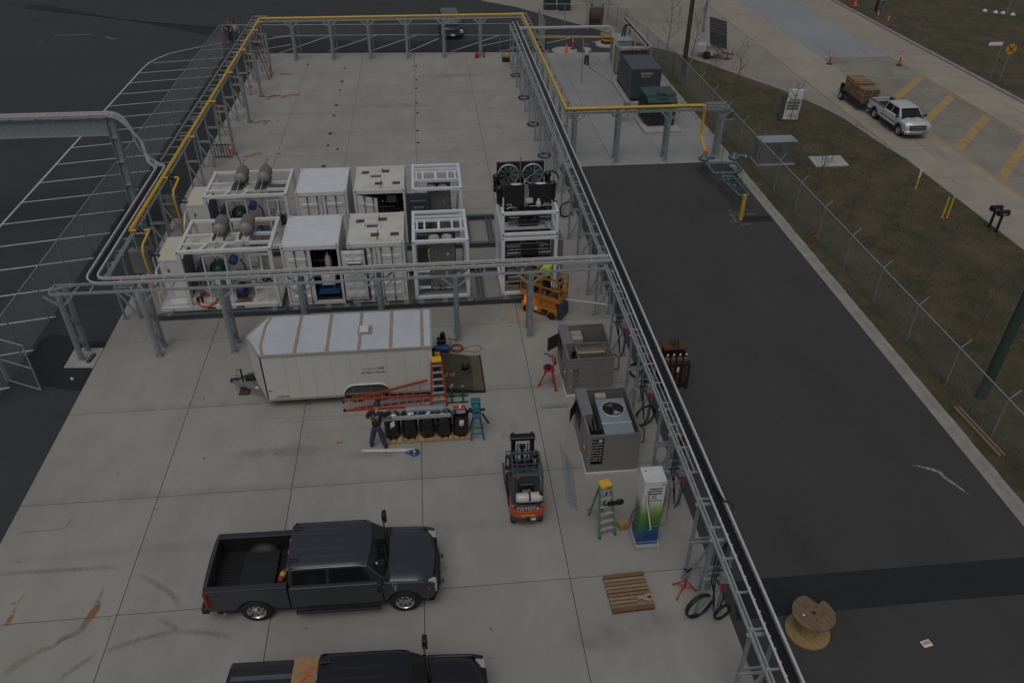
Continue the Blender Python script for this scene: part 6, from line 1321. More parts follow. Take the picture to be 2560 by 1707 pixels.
pp_ = P(1700+2070*kk, 1240+1232*kk); tag(MB().box(-.14, -.1, 0, .14, .1, .004, T=TL(pp_.x, pp_.y, -.011) @ RZ(.2)).box(-.1, -.03, .0041, .11, .07, .0048, 1, T=TL(pp_.x, pp_.y, -.011) @ RZ(.2)).build('paper_sheet', [paper, M('print_orange', (.6, .3, .15), .7)]), 'white and orange printed sheet lying on the asphalt', 'paper')

# ------------------------------------------------ gas cylinder rack
t = thing('cylinder_rack', 'rusty steel rack of brown gas cylinders standing on the asphalt drive', 'cylinder rack', (8.85, 23.65, -.012))
cyl = M('cylinder_brown', (.10, .045, .03), .5, .1, .15, 5)
w2, d2 = .5, .48
for sx in (-1, 1):
    for sy in (-1, 1): MB().box(sx*w2-.03, sy*d2-.03, 0, sx*w2+.03, sy*d2+.03, 1.15).build('corner_post', black, t); MB().box(sx*w2-.07, sy*d2-.07, 0, sx*w2+.07, sy*d2+.07, .015).build('foot', black, t)
for z_ in (.12, 1.1):
    for sy in (-1, 1): MB().box(-w2, sy*d2-.02, z_, w2, sy*d2+.02, z_+.07).build('side_rail', black, t)
    for sx in (-1, 1): MB().box(sx*w2-.02, -d2, z_, sx*w2+.02, d2, z_+.07).build('end_rail', black, t)
MB().box(-w2, -d2, .1, w2, d2, .13).build('floor_plate', rust, t)
for i in range(4):
    for j in (0, 3):
        x = -.36+.24*i; y = -.34+.225*j; o = MB().lathe([(.1, .13), (.112, .16), (.112, 1.28), (.095, 1.36), (.05, 1.42)], 16, TL(x, y, 0)).build('gas_cylinder', cyl, t); MB().lathe([(.05, 1.42), (.055, 1.44), (.05, 1.54), (.02, 1.56)], 12, TL(x, y, 0)).build('valve_cap', chrome, o); MB().lathe([(.102, 1.33), (.075, 1.39)], 16, TL(x, y, 0)).build('shoulder', M('shoulder_pale', (.4, .33, .3), .5), o)
MB().box(-.46, -.18, 1.62, .46, .46, 1.66).build('top_plate', rust, t); MB().box(-.1, -.1, 1.662, .14, .44, 1.69).build('top_channel', M('rust_dark', (.045, .028, .022), .8, 0, .3, 8), t); MB().path([(-.05, .0, 1.69), (-.05, .0, 1.85), (.06, .02, 1.9), (.12, .02, 1.85), (.12, .02, 1.69)], .018, 6).build('lifting_eye', black, t)
for sx in (-1, 1): MB().box(sx*.43-.03, .1, .15, sx*.43+.03, .14, 1.62).build('mast', black, t)
MB().box(.02, -.505, .82, .1, -.5, 1.04).build('side_label', paper, t)

# ------------------------------------------------ scissor lift
so_ = M('lift_orange', (.58, .22, .022), .42, 0, .1, 4, dirt=(.4, .16, .03), dscale=2, damt=.5)
t = thing('scissor_lift', 'orange scissor lift with guard rails and a lit amber beacon', 'scissor lift', (4.6, 28.95, 0), R(-36)); LL, WW = 1.85, .78
MB().box(-LL/2, -WW/2+.05, .16, LL/2-.12, WW/2-.05, .48).build('chassis', so_, t, bev=.015); MB().box(LL/2-.12, -WW/2+.02, .12, LL/2+.1, WW/2-.02, .62).build('end_bumper', M('lift_dark', (.035, .04, .05), .5, 0, .1, 5), t, bev=.04); MB().box(LL/2-.1, -WW/2+.06, .62, LL/2+.08, WW/2-.1, .92).build('ladder_box', M('lift_blue', (.02, .06, .16), .5, 0, .15, 6), t, bev=.03)
for k, x in enumerate((-.5, -.28)): MB().box(x, -WW/2+.046, .22, x+.15, -WW/2+.05, .4).build('decal', paper, t)
MB().box(.05, -WW/2+.045, .2, .36, -WW/2+.05, .38).build('control_recess', black, t)
sc = MB().box(-LL/2+.06, -WW/2+.12, .5, LL/2-.2, WW/2-.12, .9).build('scissor_pack', so_, t)
for k in range(4): MB().bar((-LL/2+.1, -WW/2+.09, .54+.1*k), (LL/2-.25, -WW/2+.09, .56+.1*k), .035, .085).build('scissor_arm', so_, t)
for k in range(3): MB().tube((.0, -WW/2+.06, .56+.1*k), (.0, -WW/2+.1, .56+.1*k), .025, 8).build('pivot_pin', M('rust_pin', (.1, .04, .02), .6), t)
MB().box(-LL/2-.05, -WW/2, .92, LL/2, WW/2, .95).build('deck', M('lift_deck', (.12, .10, .09), .6, .2, .2, 6), t); 
for sy in (-1, 1): MB().box(-LL/2-.05, sy*WW/2-.012, .9, LL/2, sy*WW/2+.012, 1.12).build('toe_board', so_, t)
for sx in (-LL/2-.05, LL/2): MB().box(sx-.012, -WW/2, .9, sx+.012, WW/2, 1.12).build('toe_board', so_, t)
for sy in (-1, 1):
    for z_ in (1.5, 1.95): MB().bar((-LL/2-.05, sy*WW/2, z_), (LL/2, sy*WW/2, z_), .045, .055).build('hand_rail', so_, t)
    for x in (-LL/2-.03, 0, LL/2-.02): MB().bar((x, sy*WW/2, 1.0), (x, sy*WW/2, 1.95), .04, .04).build('rail_post', so_, t)
for sx in (-LL/2-.05, LL/2):
    for z_ in (1.5, 1.95): MB().bar((sx, -WW/2, z_), (sx, WW/2, z_), .04, .04).build('hand_rail', so_, t)
MB().bar((LL/2, -WW/2, 1.05), (LL/2, WW/2, 1.48), .03, .03).build('gate_brace', so_, t); MB().bar((LL/2, -WW/2, 1.9), (LL/2, WW/2, 1.52), .03, .03).build('gate_brace', so_, t)
for (x, y) in ((-.66, -WW/2+.02), (.56, -WW/2+.02), (-.66, WW/2-.02), (.56, WW/2-.02)):
    T_ = FR((x, y, .17), (1, 0, 0), (0, 0, 1)); w_ = MB().lathe([(.08, -.05), (.15, -.055), (.17, -.03), (.17, .03), (.15, .055), (.08, .05)], 20, T_, caps=False).build('wheel', rubber, t); MB().lathe([(.08, .05), (.06, .04), (.0, .045)], 14, T_).build('hub', black, w_)
bc = MB().lathe([(0, 0), (.035, 0), (.035, .05), (0, .07)], 12, TL(-.62, -WW/2-.0, .56)).build('amber_beacon', emit('beacon_lit', (1, .42, .08), 14), t)
pl_l = bpy.data.lights.new('beacon_glow', 'POINT'); pl_l.energy = 6; pl_l.color = (1, .5, .12); pl_l.shadow_soft_size = .04
plo = bpy.data.objects.new('beacon_glow', pl_l); C.objects.link(plo); plo.parent = t; plo.location = (-.62, -WW/2-.07, .6)
MB().box(.58, .12, 1.3, .72, .3, 1.75).build('control_box', black, t); MB().lathe([(.05, 0), (.055, .22), (.02, .28)], 10, TL(.1, -.2, .96)).build('spray_can', M('can_pink', (.5, .2, .2), .4), t); MB().box(-.75, -.25, .955, -.4, .2, 1.06).build('tool_tray', black, t); MB().lathe([(0, 0), (.1, .03), (.11, .1), (0, .15)], 12, TL(.7, -.2, 1.1)).build('cable_roll', M('rust_pin', (.1, .04, .02)), t)
tag(MB().tube((5.42, 28.3, 1.02), (7.1, 27.75, 1.0), .03, 8).build('long_pipe', alu), 'long pale pipe reaching from the scissor lift to the rack', 'pipe')
tag(MB().lathe([(.0, 0), (.12, 0), (.13, .3), (.1, .4), (0, .42)], 12, TL(5.55, 33.6, .0)).build('red_canister', red), 'red canister standing beside the stacked frames', 'canister')
# ================================================================== VEHICLES   (local: x forward, y left, z up, ground z=0)
def car_paint(name, col, rough=.28, coat=.6): return M(name, col, rough, .25, .05, 3, coat=coat)
def loft(b, secs, smooth=True, mi=0, close=True):
    m = len(secs[0]); vs = [v for s_ in secs for v in s_]; fs = []
    for i in range(len(secs)-1):
        for j in range(m-1): a = i*m+j; fs.append((a, a+1, a+m+1, a+m))
    b.add(vs, fs, smooth, mi); return b
def arc(cx, r, z, n=9): return [(cx+r*math.cos(math.pi*(1-k/n)), z+r*math.sin(math.pi*(1-k/n))) for k in range(n+1)]
def pickup(lab, loc, rz, pm, L=6.35, Wd=2.03, H=1.98, wb=4.06, rear=1.27, wr=.40, cab0=-1.05, cab1=1.02, belt=1.33, hood_z=1.36, sill=.55, rimm=None, bedmat=None, tonneau=False, flares=False, name='pickup_truck', cat='pickup truck', trims='chrome', bed_h=1.42, markings=None, van=False, facing_lights=True, dark_trim=None):
    """x=0 at the middle of the wheelbase"""
    t = thing(name, lab, cat, loc, rz); h = Wd/2; xr, xf = -wb/2-rear, -wb/2-rear+L; rx_, fx = -wb/2, wb/2; rim = rimm or chrome; tr = dark_trim or black
    ra = wr+.085
    # lower side panels with wheel arches
    bx1 = cab0-.03
    for s_, nm in ((-1, 'r'), (1, 'l')):
        y0_, y1_ = s_*h, s_*(h-.09)
        if not van:
            MB().prism([(xr+.02, bed_h-.03), (xr+.02, sill+.02)]+[p for p in arc(rx_, ra, wr) if p[1] >= sill-.05]+[(bx1, sill), (bx1, bed_h-.03)], y0_, y1_, 'y').build('bed_side', pm, t, bev=.035, seg=2)
        dr0 = bx1+.03 if not van else xr+.02
        lo = [(dr0, belt), (dr0, sill)] if not van else [(dr0, belt), (dr0, sill)]+[p for p in arc(rx_, ra, wr) if p[1] >= sill-.05]
        MB().prism(lo+[(fx-ra-.05, sill), (fx-ra-.05, belt-.0)], y0_, y1_, 'y').build('door_panel', pm, t, bev=.03, seg=2)
        fd = [(fx-ra-.04, belt), (fx-ra-.04, sill)]+[p for p in arc(fx, ra, wr) if p[1] >= sill-.05]+[(fx+ra+.16, sill), (xf-.22, sill+.05), (xf-.12, hood_z-.42), (xf-.16, hood_z-.2), (xf-.45, hood_z-.1), (fx-ra+.4, hood_z-.06)]
        MB().prism(fd, y0_, y1_, 'y').build('front_fender', pm, t, bev=.035, seg=2)
        # door seams and handles
        mids = [(cab0+fx-ra)/2-.1] if cab1-cab0 > 1.5 else []
        for xm in [dr0+.0]+mids+[fx-ra-.08]: MB().box(xm-.006, s_*(h+.001), sill+.06, xm+.006, s_*(h-.03), belt-.04).build('door_seam', black, t)
        for xm in ([mids[0]-.32, fx-ra-.95] if mids else []): MB().box(xm, s_*(h+.028), belt-.2, xm+.22, s_*(h-.005), belt-.165).build('door_handle', tr if trims != 'white' else black, t, bev=.008)
        # step bar
        MB().box(cab0+.1, s_*(h-.02), sill-.2, fx-ra-.15, s_*(h+.1), sill-.12).build('running_board', black, t, bev=.015)
        if flares:
            for cx in (rx_, fx): b = MB(); b.path([(p[0], s_*(h+.005), p[1]) for p in arc(cx, ra+.02, wr, 12)], .06, 6); b.build('arch_flare', dgrey, t)
            MB().box(cab0-.2, s_*(h+.012), sill+.22, fx-ra-.12, s_*(h-.01), sill+.28).build('side_moulding', dgrey, t)
        # mirrors
        mx = cab1+.42; b = MB(); b.bar((mx, s_*(h-.06), belt+.06), (mx-.02, s_*(h+.12), belt+.12), .05, .05); b.build('mirror_arm', black, t)
        MB().box(mx-.07, s_*(h+.1), belt+.02, mx+.06, s_*(h+.34), belt+.36).build('mirror', black, t, bev=.04, seg=2) if trims == 'chrome' else MB().box(mx-.05, s_*(h+.04), belt+.02, mx+.05, s_*(h+.22), belt+.18).build('mirror', black, t, bev=.03, seg=2)
        if trims == 'chrome': MB().box(mx+.03, s_*(h+.12), belt+.02, mx+.07, s_*(h+.3), belt+.06).build('mirror_signal', chrome, t)
    # inner wheel wells / underbody
    MB().box(xr+.2, -h+.1, sill-.2, xf-.4, h-.1, sill+.08).build('underbody', black, t)
    for cx in (rx_, fx):
        for s_ in (-1, 1): wheel(t, cx, s_*(h-.16), wr, wr, .27, side=s_, rimmat=rim)
        MB().box(cx-ra+.03, -h+.33, sill, cx+ra-.03, h-.33, sill+.42).build('wheel_well', black, t)
    # hood: crowned grid
    secs = []; x0_ = cab1+.62
    for i in range(9):
        f = i/8; x = x0_+(xf-.14-x0_)*f; drop = .16*max(0, (f-.72)/.28)**2+.05*f; sec = []
        for j in range(13):
            g_ = -1+2*j/12; yy = g_*(h-.03-.10*max(0, (f-.6)/.4)**2); crown = .05*(1-g_*g_)+.035*(1 if .3 < abs(g_) < .62 else 0)*(1-f*.6); edge = -.10*max(0, (abs(g_)-.86)/.14)**2
            xx = x-.14*g_*g_*f**3
            sec.append((xx, -yy, hood_z-.02-drop+crown+edge))
        secs.append(sec)
    b = MB(); loft(b, secs); b.build('hood', pm, t)
    # cowl strip between hood and windscreen
    cw = [[(cab1+.5+.1*(1-(-1+2*j/10)**2), (1-2*j/10)*(h-.12), belt+.06-.0*j) for j in range(11)], [(x0_+.03+.06*(1-(-1+2*j/10)**2), (1-2*j/10)*(h-.08), hood_z-.0) for j in range(11)]]
    b = MB(); loft(b, [[(p[0], p[1], p[2]) for p in s_] for s_ in cw]); b.build('cowl_grille', black, t)
    # front face: grille, headlights, bumper
    MB().box(xf-.22, -h+.32, sill+.14, xf-.1, h-.32, hood_z-.24).build('grille', blackg, t, bev=.02)
    for k in range(3): MB().box(xf-.105, -h+.36, sill+.22+.12*k, xf-.085, h-.36, sill+.26+.12*k).build('grille_bar', dgrey if trims != 'white' else chrome, t)
    for s_ in (-1, 1):
        MB().prism([(xf-.36, hood_z-.2), (xf-.12, hood_z-.26), (xf-.1, hood_z-.52), (xf-.22, hood_z-.5)], s_*(h-.005), s_*(h-.3), 'y').build('headlight', M('lamp_clear', (.5, .5, .5), .12, .2, .1, 6), t, bev=.02)
        MB().box(xf-.35, s_*(h+.004), hood_z-.42, xf-.3, s_*(h-.02), hood_z-.32).build('side_marker', M('lamp_amber', (.35, .1, .02), .3), t)
    fb = MB(); secs = []
    for j in range(9): g_ = -1+2*j/8; xx = xf-.02-.16*g_**4; secs.append([(xx-.2, g_*(h-.02), sill-.12), (xx-.03, g_*(h-.02), sill-.1), (xx, g_*(h-.02), sill+.0), (xx-.03, g_*(h-.02), sill+.13), (xx-.2, g_*(h-.02), sill+.16)])
    loft(fb, [list(reversed(s_)) for s_ in secs]); fb.build('front_bumper', black if trims != 'white' else chrome, t)
    for s_ in (-.45, .45): MB().path([(xf-.02, s_, sill-.05), (xf+.06, s_, sill-.02), (xf+.06, s_, sill+.05), (xf-.02, s_, sill+.06)], .02, 6).build('tow_hook', black, t)
    # greenhouse
    rw, bw = h-.22, h-.08; c0, c1, zr = cab0, cab1, H-.06
    wsb = cab1+.58
    gh = MB()
    A = [(c0-.0, -bw, belt-.02), (wsb, -bw, belt-.02), (wsb, bw, belt-.02), (c0, bw, belt-.02)]; B_ = [(c0+.06, -rw, zr), (c1-.02, -rw+.02, zr), (c1-.02, rw-.02, zr), (c0+.06, rw, zr)]
    gh.add(A+B_, [(0, 1, 5, 4), (1, 2, 6, 5), (2, 3, 7, 6), (3, 0, 4, 7)]); gh.build('cab_shell', pm, t, bev=.03, seg=2)
    # roof with ribs
    secs = []
    for i in range(9):
        f = i/8; x = c0+.0+(c1+.06-c0)*f; e = .05*max(0, (abs(f-.5)-.38)/.12)**2; sec = []
        for j in range(25):
            g_ = -1+2*j/24; rib = .03 if (j % 4 == 2 and .12 < f < .85 and 3 < j < 22) else 0
            bow = .03*(1-g_*g_) if f > .9 else 0
            sec.append((x+(.1*(1-g_*g_) if i == 8 else 0), -g_*(rw+.02), zr-.0+.055*(1-g_**4)-e+rib-.03*max(0, (abs(g_)-.9)/.1)))
        secs.append(sec)
    b = MB(); loft(b, secs); rf = b.build('roof', pm, t)
    if trims == 'chrome':
        for s_ in (-1, 1): MB().box(c0+.02, s_*.55-.05, zr+.05, c0+.3, s_*.55+.05, zr+.075).build('roof_clip', black, rf, bev=.02)
    # glazing: panes set 4 mm proud
    def pane(quad, ins, nm='window', off=.006):
        q = [Vector(p) for p in quad]; c = sum(q, Vector())/4; nrm = (q[1]-q[0]).cross(q[3]-q[0]).normalized()
        b = MB(); vs = [p.lerp(c, ins)+nrm*off for p in q]; vs2 = [p.lerp(c, ins)-nrm*.02 for p in q]; b.add(vs+vs2, [(0, 1, 2, 3), (7, 6, 5, 4), (0, 4, 5, 1), (1, 5, 6, 2), (2, 6, 7, 3), (3, 7, 4, 0)]); return b.build(nm, glass, t, bev=.02, seg=2)
    def lerp3(a, b_, f): return tuple(Vector(a).lerp(Vector(b_), f))
    pane((A[1], A[2], B_[2], B_[1]), .07, 'windscreen')
    pane((A[3], A[0], B_[0], B_[3]), .16, 'rear_window')
    for (lo0, lo1, up0, up1, fl) in ((A[0], A[1], B_[0], B_[1], False), (A[3], A[2], B_[3], B_[2], True)):
        xs_ = (.03, .40, .80) if cab1-cab0 > 1.5 else (.05, .5, .85)
        segs = ((.035, .38, .05, .50), (.41, .86, .53, .95))
        for (a, b_, c, d_) in segs:
            q = [lerp3(lo0, lo1, a), lerp3(lo0, lo1, b_), lerp3(up0, up1, d_), lerp3(up0, up1, c)]
            q = [lerp3(q[0], q[3], .1), lerp3(q[1], q[2], .1), lerp3(q[1], q[2], .86), lerp3(q[0], q[3], .86)]
            if fl: q = [q[1], q[0], q[3], q[2]]
            pane(q, .0, 'side_window')
        ch = [lerp3(lo0, up0, .05), lerp3(lo1, up1, .05)]
    # wipers
    for s_ in (-.35, .3): MB().bar((wsb-.02, s_, belt+.06), (wsb-.12, s_+.55, belt+.16), .02, .02).build('wiper', black, t)
    # bed
    if not van:
        lm = bedmat or M('bed_liner', (.012, .012, .013), .55, 0, .3, 5)
        bz = .82
        fl = MB().box(xr+.08, -h+.14, bz-.05, bx1-.02, h-.14, bz).build('bed_floor', lm, t)
        for k in range(16): y = -h+.3+k*(2*h-.6)/15; MB().box(xr+.12, y-.025, bz, bx1-.06, y+.025, bz+.012).build('bed_rib', lm, fl)
        for s_ in (-1, 1):
            MB().box(xr+.08, s_*(h-.1), bz, bx1-.02, s_*(h-.18), bed_h-.04).build('bed_liner_wall', lm, t)
            MB().box(xr+.03, s_*(h+.004), bed_h-.045, bx1, s_*(h-.19), bed_h+.005).build('bed_rail', M('rail_cap', (.03, .034, .037), .45, 0, .1, 5) if trims == 'chrome' else dgrey, t, bev=.02, seg=2)
            b = MB(); secs = []
            for k in range(9): a = math.pi*k/8; secs.append([(rx_+.48*math.cos(a), s_*(h-.18), bz+.3*math.sin(a)), (rx_+.46*math.cos(a), s_*(h-.36), bz+.27*math.sin(a)), (rx_+.4*math.cos(a), s_*(h-.42), bz+.1*math.sin(a))])
            loft(b, secs); b.build('wheel_hump', lm, t)
            MB().box(xr-.02, s_*(h-.0), sill+.22, xr+.2, s_*(h-.16), bed_h-.06).build('taillight', M('lamp_red', (.28, .012, .012), .2, 0, .1, 5, coat=.5), t, bev=.025, seg=2)
        MB().box(bx1-.03, -h+.12, bz, bx1, h-.12, bed_h-.02).build('bed_bulkhead', lm, t)
        tg = MB(); secs = []
        for j in range(9): g_ = -1+2*j/8; xx = xr-.03*(1-g_*g_); secs.append([(xx+.1, g_*(h-.14), bed_h-.0), (xx, g_*(h-.14), bed_h-.01), (xx-.015, g_*(h-.14), bed_h-.2), (xx, g_*(h-.14), sill+.05)])
        loft(tg, secs); MB().box(xr+.0, -h+.17, sill+.1, xr+.09, h-.17, bed_h-.005).build('tailgate', pm, t, bev=.02, seg=2); tg.build('tailgate_skin', pm, t)
        MB().box(xr-.2, -h+.05, sill-.12, xr+.02, h-.05, sill+.1).build('rear_bumper', black if trims != 'white' else chrome, t, bev=.04, seg=2)
        MB().tube((rx_+.5-1.35, -h+.15, sill-.18), (rx_-.95, -h-.02, sill-.2), .045, 10).build('exhaust_tip', steel, t)
        if trims == 'chrome':
            MB().box(c0-.01, -.12, zr-.06, c0+.02, .12, zr-.02).build('brake_lamp', red, t); 
            for s_ in (-1, 1): MB().box(c0-.015, s_*.2-.05, zr-.06, c0+.02, s_*.2+.05, zr-.02).build('cargo_lamp', paper, t)
    else:
        for s_ in (-1, 1): MB().box(xr-.01, s_*(h-.02), sill+.4, xr+.06, s_*(h-.2), belt).build('taillight', M('lamp_red', (.28, .012, .012)), t, bev=.02)
        MB().box(xr, -h+.06, sill, xr+.06, h-.06, belt).build('rear_door', pm, t)
    return t
grey_p = car_paint('truck_grey', (.042, .048, .056), .32)
rzg = math.atan2(14.06-14.14, 4.06)
gt = pickup('dark grey crew cab pickup with an empty bed parked on the concrete', (-3.38, 15.10, 0), rzg, grey_p, wr=.43)
MB().box(1.78, -1.022, 1.02, 1.84, -1.012, 1.28).build('fender_badge', chrome, gt); MB().box(1.74, -1.026, 1.2, 1.87, -1.012, 1.34).build('fender_badge', chrome, gt); MB().box(1.77, -1.03, 1.23, 1.84, -1.024, 1.31).build('badge_inset', black, gt)
text('bed_decal', '4X4', .13, FR((-2.85, -1.018, 1.26), (1, 0, 0), (0, 0, 1)), M('decal_red', (.12, .03, .03), .5), gt, .002, 1.3)
MB().lathe([(.03, 0), (.045, .002)], 14, FR((1.32, -.55, 1.63), (0, 1, 0), (-.6, 0, .8))).build('windscreen_sticker', paper, gt)
e = thing('fire_extinguisher', 'red fire extinguisher with yellow band lying in the grey pickup bed', 'fire extinguisher', (-4.75, 14.92, .84), R(80)); MB().lathe([(.0, -.2), (.07, -.19), (.085, -.15), (.085, .15), (.06, .2), (.02, .24)], 16, TL(0, 0, .09) @ Matrix.Rotation(R(90), 4, 'Y')).build('bottle', red, e); MB().lathe([(.087, -.06), (.087, .08)], 16, TL(0, 0, .09) @ Matrix.Rotation(R(90), 4, 'Y'), caps=False).build('label_band', M('band_yellow', (.6, .45, .05), .6), e); MB().path([(-.24, 0, .1), (-.32, .05, .05), (-.38, .18, .03), (-.3, .3, .02)], .012, 5).build('hose', M('hose_pale', (.3, .3, .3), .6), e)
e.rotation_euler = (0, 0, R(75))
blk_p = car_paint('truck_black', (.014, .015, .017), .22)
bt_ = pickup('black crew cab pickup with a striped bed cover parked nearest the camera', (-2.28, 10.85, 0), R(-2), blk_p, name='pickup_truck')
bt_['label'] = 'black crew cab pickup with folding striped bed cover and cardboard on the bed'
tc_ = MB().box(-3.25, -.86, 1.43, -1.1, .86, 1.47).build('bed_cover', M('cover_black', (.018, .02, .022), .6, 0, .1, 5), bt_, bev=.01)
for k in range(4): MB().box(-3.2, .48-.36*k, 1.471, -1.75, .6-.36*k, 1.48).build('cover_strip', M('strip_slate', (.11, .13, .16), .45, .3, .1, 5), tc_)
cdw = thing('cardboard_sheet', 'crumpled brown cardboard sheet with orange scraps on the black pickup bed', 'cardboard', (-3.72, 10.9, 1.485), R(-2)); vs = []; fs = []
for i in range(9):
    for j in range(13): vs.append((-.3+.6*i/8+.03*noise.noise(Vector((i, j*.7, 2))), -.95+1.95*j/12, .02+.03*noise.noise(Vector((i*.8, j*.6, 0)))))
for i in range(8):
    for j in range(12): a = i*13+j; fs.append((a, a+13, a+14, a+1))
MB().add(vs, fs, True).build('sheet', card, cdw)
for k in range(7): MB().box(-.09, -.012, 0, .09, .012, .008, T=TL(random.uniform(-.05, .15), .15+.09*k, .055) @ RZ(random.uniform(0, 3))).build('orange_scrap', orange, cdw)
# white pickup on the road pulling a pallet trailer
wt_p = car_paint('truck_white', (.62, .63, .64), .35, .5)
wt = pickup('white crew cab pickup with dark wheel flares towing a pallet trailer', (31.55, 49.4, 0), R(-90+1), wt_p, L=5.25, Wd=1.75, H=1.66, wb=3.2, rear=1.12, wr=.36, cab0=-.62, cab1=.88, belt=1.08, hood_z=1.1, sill=.45, bed_h=1.12, flares=True, trims='white', rimm=M('rim_silver', (.4, .4, .4), .35, .6))
ft = thing('flat_trailer', 'low flat trailer loaded with stacked wooden pallets behind the white pickup', 'trailer', (31.0, 53.95, 0), R(-91))
MB().box(-1.65, -.72, .48, 1.55, .72, .58).build('deck', M('deck_dark', (.05, .045, .04), .8, 0, .2, 6), ft); 
for s_ in (-1, 1): MB().box(-1.65, s_*.76-.03, .45, 1.55, s_*.76+.03, .72).build('side_rail', black, ft); wheel(ft, -1.0, s_*.86, .33, .33, .2, side=s_, rimmat=M('rim_silver', (.4, .4, .4))); MB().box(-1.4, s_*.74, .7, -.6, s_*.98, .73).build('mudguard', black, ft)
b = MB(); b.bar((1.5, -.6, .5), (2.55, 0, .48), .08, .1); b.bar((1.5, .6, .5), (2.55, 0, .48), .08, .1); b.build('drawbar', black, ft); MB().box(-1.72, -.74, .5, -1.66, .74, 1.0).build('tail_board', black, ft)
pp = None; ang = R(-91); ca, sa = math.cos(ang), math.sin(ang)
for si, (sx, nl) in enumerate(((-1.0, 8), (.0, 8), (1.0, 7))):
    for k in range(nl):
        lx, ly, lz = sx-.49, -.6+.02*((k*7+si*3) % 3), .582+k*.132; X_ = 31.0+lx*ca-ly*sa; Y_ = 53.95+lx*sa+ly*ca
        lbs = ('wooden pallet in the stack at the tail of the loaded trailer', 'wooden pallet in the middle stack of the loaded trailer', 'wooden pallet in the stack next to the white pickup tailgate')[si]
        if pp is None: pp = thing('pallet', lbs, 'pallet', (X_, Y_, lz), ang, 'pallets stacked on the trailer'); pallet_parts(pp, .98, 1.2, .13, 6, wood, deckw=.115)
        else: cp(pp, (X_, Y_, lz), ang, lbs)
for s_ in (-.35, .55): b = MB(); zt = .582+8*.132+.005; b.bar((s_, -.78, .6), (s_, -.64, zt), .05, .008); b.bar((s_, -.64, zt), (s_, .66, zt), .05, .008); b.bar((s_, .66, zt), (s_, .78, .6), .05, .008); b.build('ratchet_strap', M('strap_red', (.2, .05, .03), .7), ft)
# dark van beyond the far rack
dv_p = car_paint('van_dark', (.022, .028, .034), .3)
dv = pickup('dark minivan parked beyond the far yellow pipe facing the yard', (2.45, 75.4, 0), R(-90+2), dv_p, L=5.0, Wd=1.95, H=1.75, wb=3.0, rear=1.05, wr=.34, cab0=-2.3, cab1=.75, belt=1.08, hood_z=1.08, sill=.4, van=True, trims='plain', name='minivan', cat='van')
MB().box(2.95-.02, -.18, .52, 2.97, .18, .66).build('licence_plate', paper, dv)
# ================================================================== FENCES
wire = M('fence_wire', (.20, .22, .225), .5, .4, .1, 5)
def fence(lab, pts, h, posts=None, step=3.05, arm=None, name='chain_link_fence', dia=.075, wr=.0028, rail=True, z0=0):
    t = thing(name, lab, 'fence', (*pts[0], z0)); pp0 = None
    for a, b in zip(pts, pts[1:]):
        A = Vector((*a, z0)); B = Vector((*b, z0)); L_ = (B-A).length; d = (B-A).normalized(); n = max(1, round(L_/step))
        for i in range(n+1):
            if i == n and b != pts[-1]: continue
            p = A+d*(L_*i/n)
            if pp0 is None:
                o = MB().tube((0, 0, 0), (0, 0, h+.03), .03, 8).build('post', galvd, t); o.location = p-t.location; pp0 = o
                if arm: a0 = MB().bar((0, 0, h), arm, .03, .03).build('barb_arm', galv, o)
            else: cp(pp0, p-t.location, parent=t)
        if rail: MB().tube(A+Vector((0, 0, h)), B+Vector((0, 0, h)), .024, 8).build('top_rail', galv, t, world=True)
        m = MB(); k = -h
        up = Vector((0, 0, 1)); side = Vector((d.y, -d.x, 0))*.004
        while k < L_:
            for sg in (0, 1):
                s0, s1 = (k, k+h); z_a, z_b = (0, h) if sg == 0 else (h, 0)
                if s0 < 0: z_a += (z_b-z_a)*(-s0/h); s0 = 0
                if s1 > L_: z_b = z_a+(z_b-z_a)*((L_-s0)/(s1-s0)); s1 = L_
                if s1-s0 < .02: continue
                m.bar(A+d*s0+up*(z_a+.03)+side*(1 if sg else -1), A+d*s1+up*(z_b)+side*(1 if sg else -1), wr, wr)
            k += dia*1.41
        o = m.build('wire_mesh', wire, t, world=True)
        if arm:
            for f in (.5, 1.0): q = Vector(arm)*f; q.z = h+(arm[2]-h)*f; MB().bar(A+q, B+q, .006, .006).build('barbed_wire', wire, t, world=True) if f == .0 else None
    return t
fence('tall chain link fence along the left side of the yard over the painted bays', [(-16.62, 24.5), (-16.62, 70.1), (-16.5, 70.1)], 2.3, step=2.85, wr=.0045)
fence('chain link fence behind the far yellow pipe run along the lot', [(-16.4, 70.25), (7.9, 69.0)], 2.3, step=3.0, wr=.003)
fence('chain link fence with barbed arms along the grass verge by the drive', [(19.42, 10.3), (19.42, 61.2), (19.25, 62.0)], 1.83, step=3.04, arm=(.32, .0, 2.2), wr=.0045)
fence('chain link fence with barbed arms behind the generator slab toward the entrance', [(19.2, 62.3), (18.9, 68.5), (16.0, 95.0)], 1.83, step=2.8, arm=(.3, .05, 2.2), wr=.004)
fence('short chain link return fence beside the entrance gate', [(10.2, 69.2), (10.4, 74.5)], 2.3, step=2.6, wr=.0045)
fence('chain link gate panel standing at the slab corner by the switchgear', [(14.9, 74.8), (18.4, 74.4)], 2.2, step=1.75, wr=.004)
fence('chain link gate panel beyond the cones at the entrance', [(11.0, 76.2), (15.0, 75.9)], 2.2, step=2.0, wr=.002)
fence('black chain link fence along the far field edge', [(58, 78), (80, 66)], 2.0, step=3.0, wr=.006)
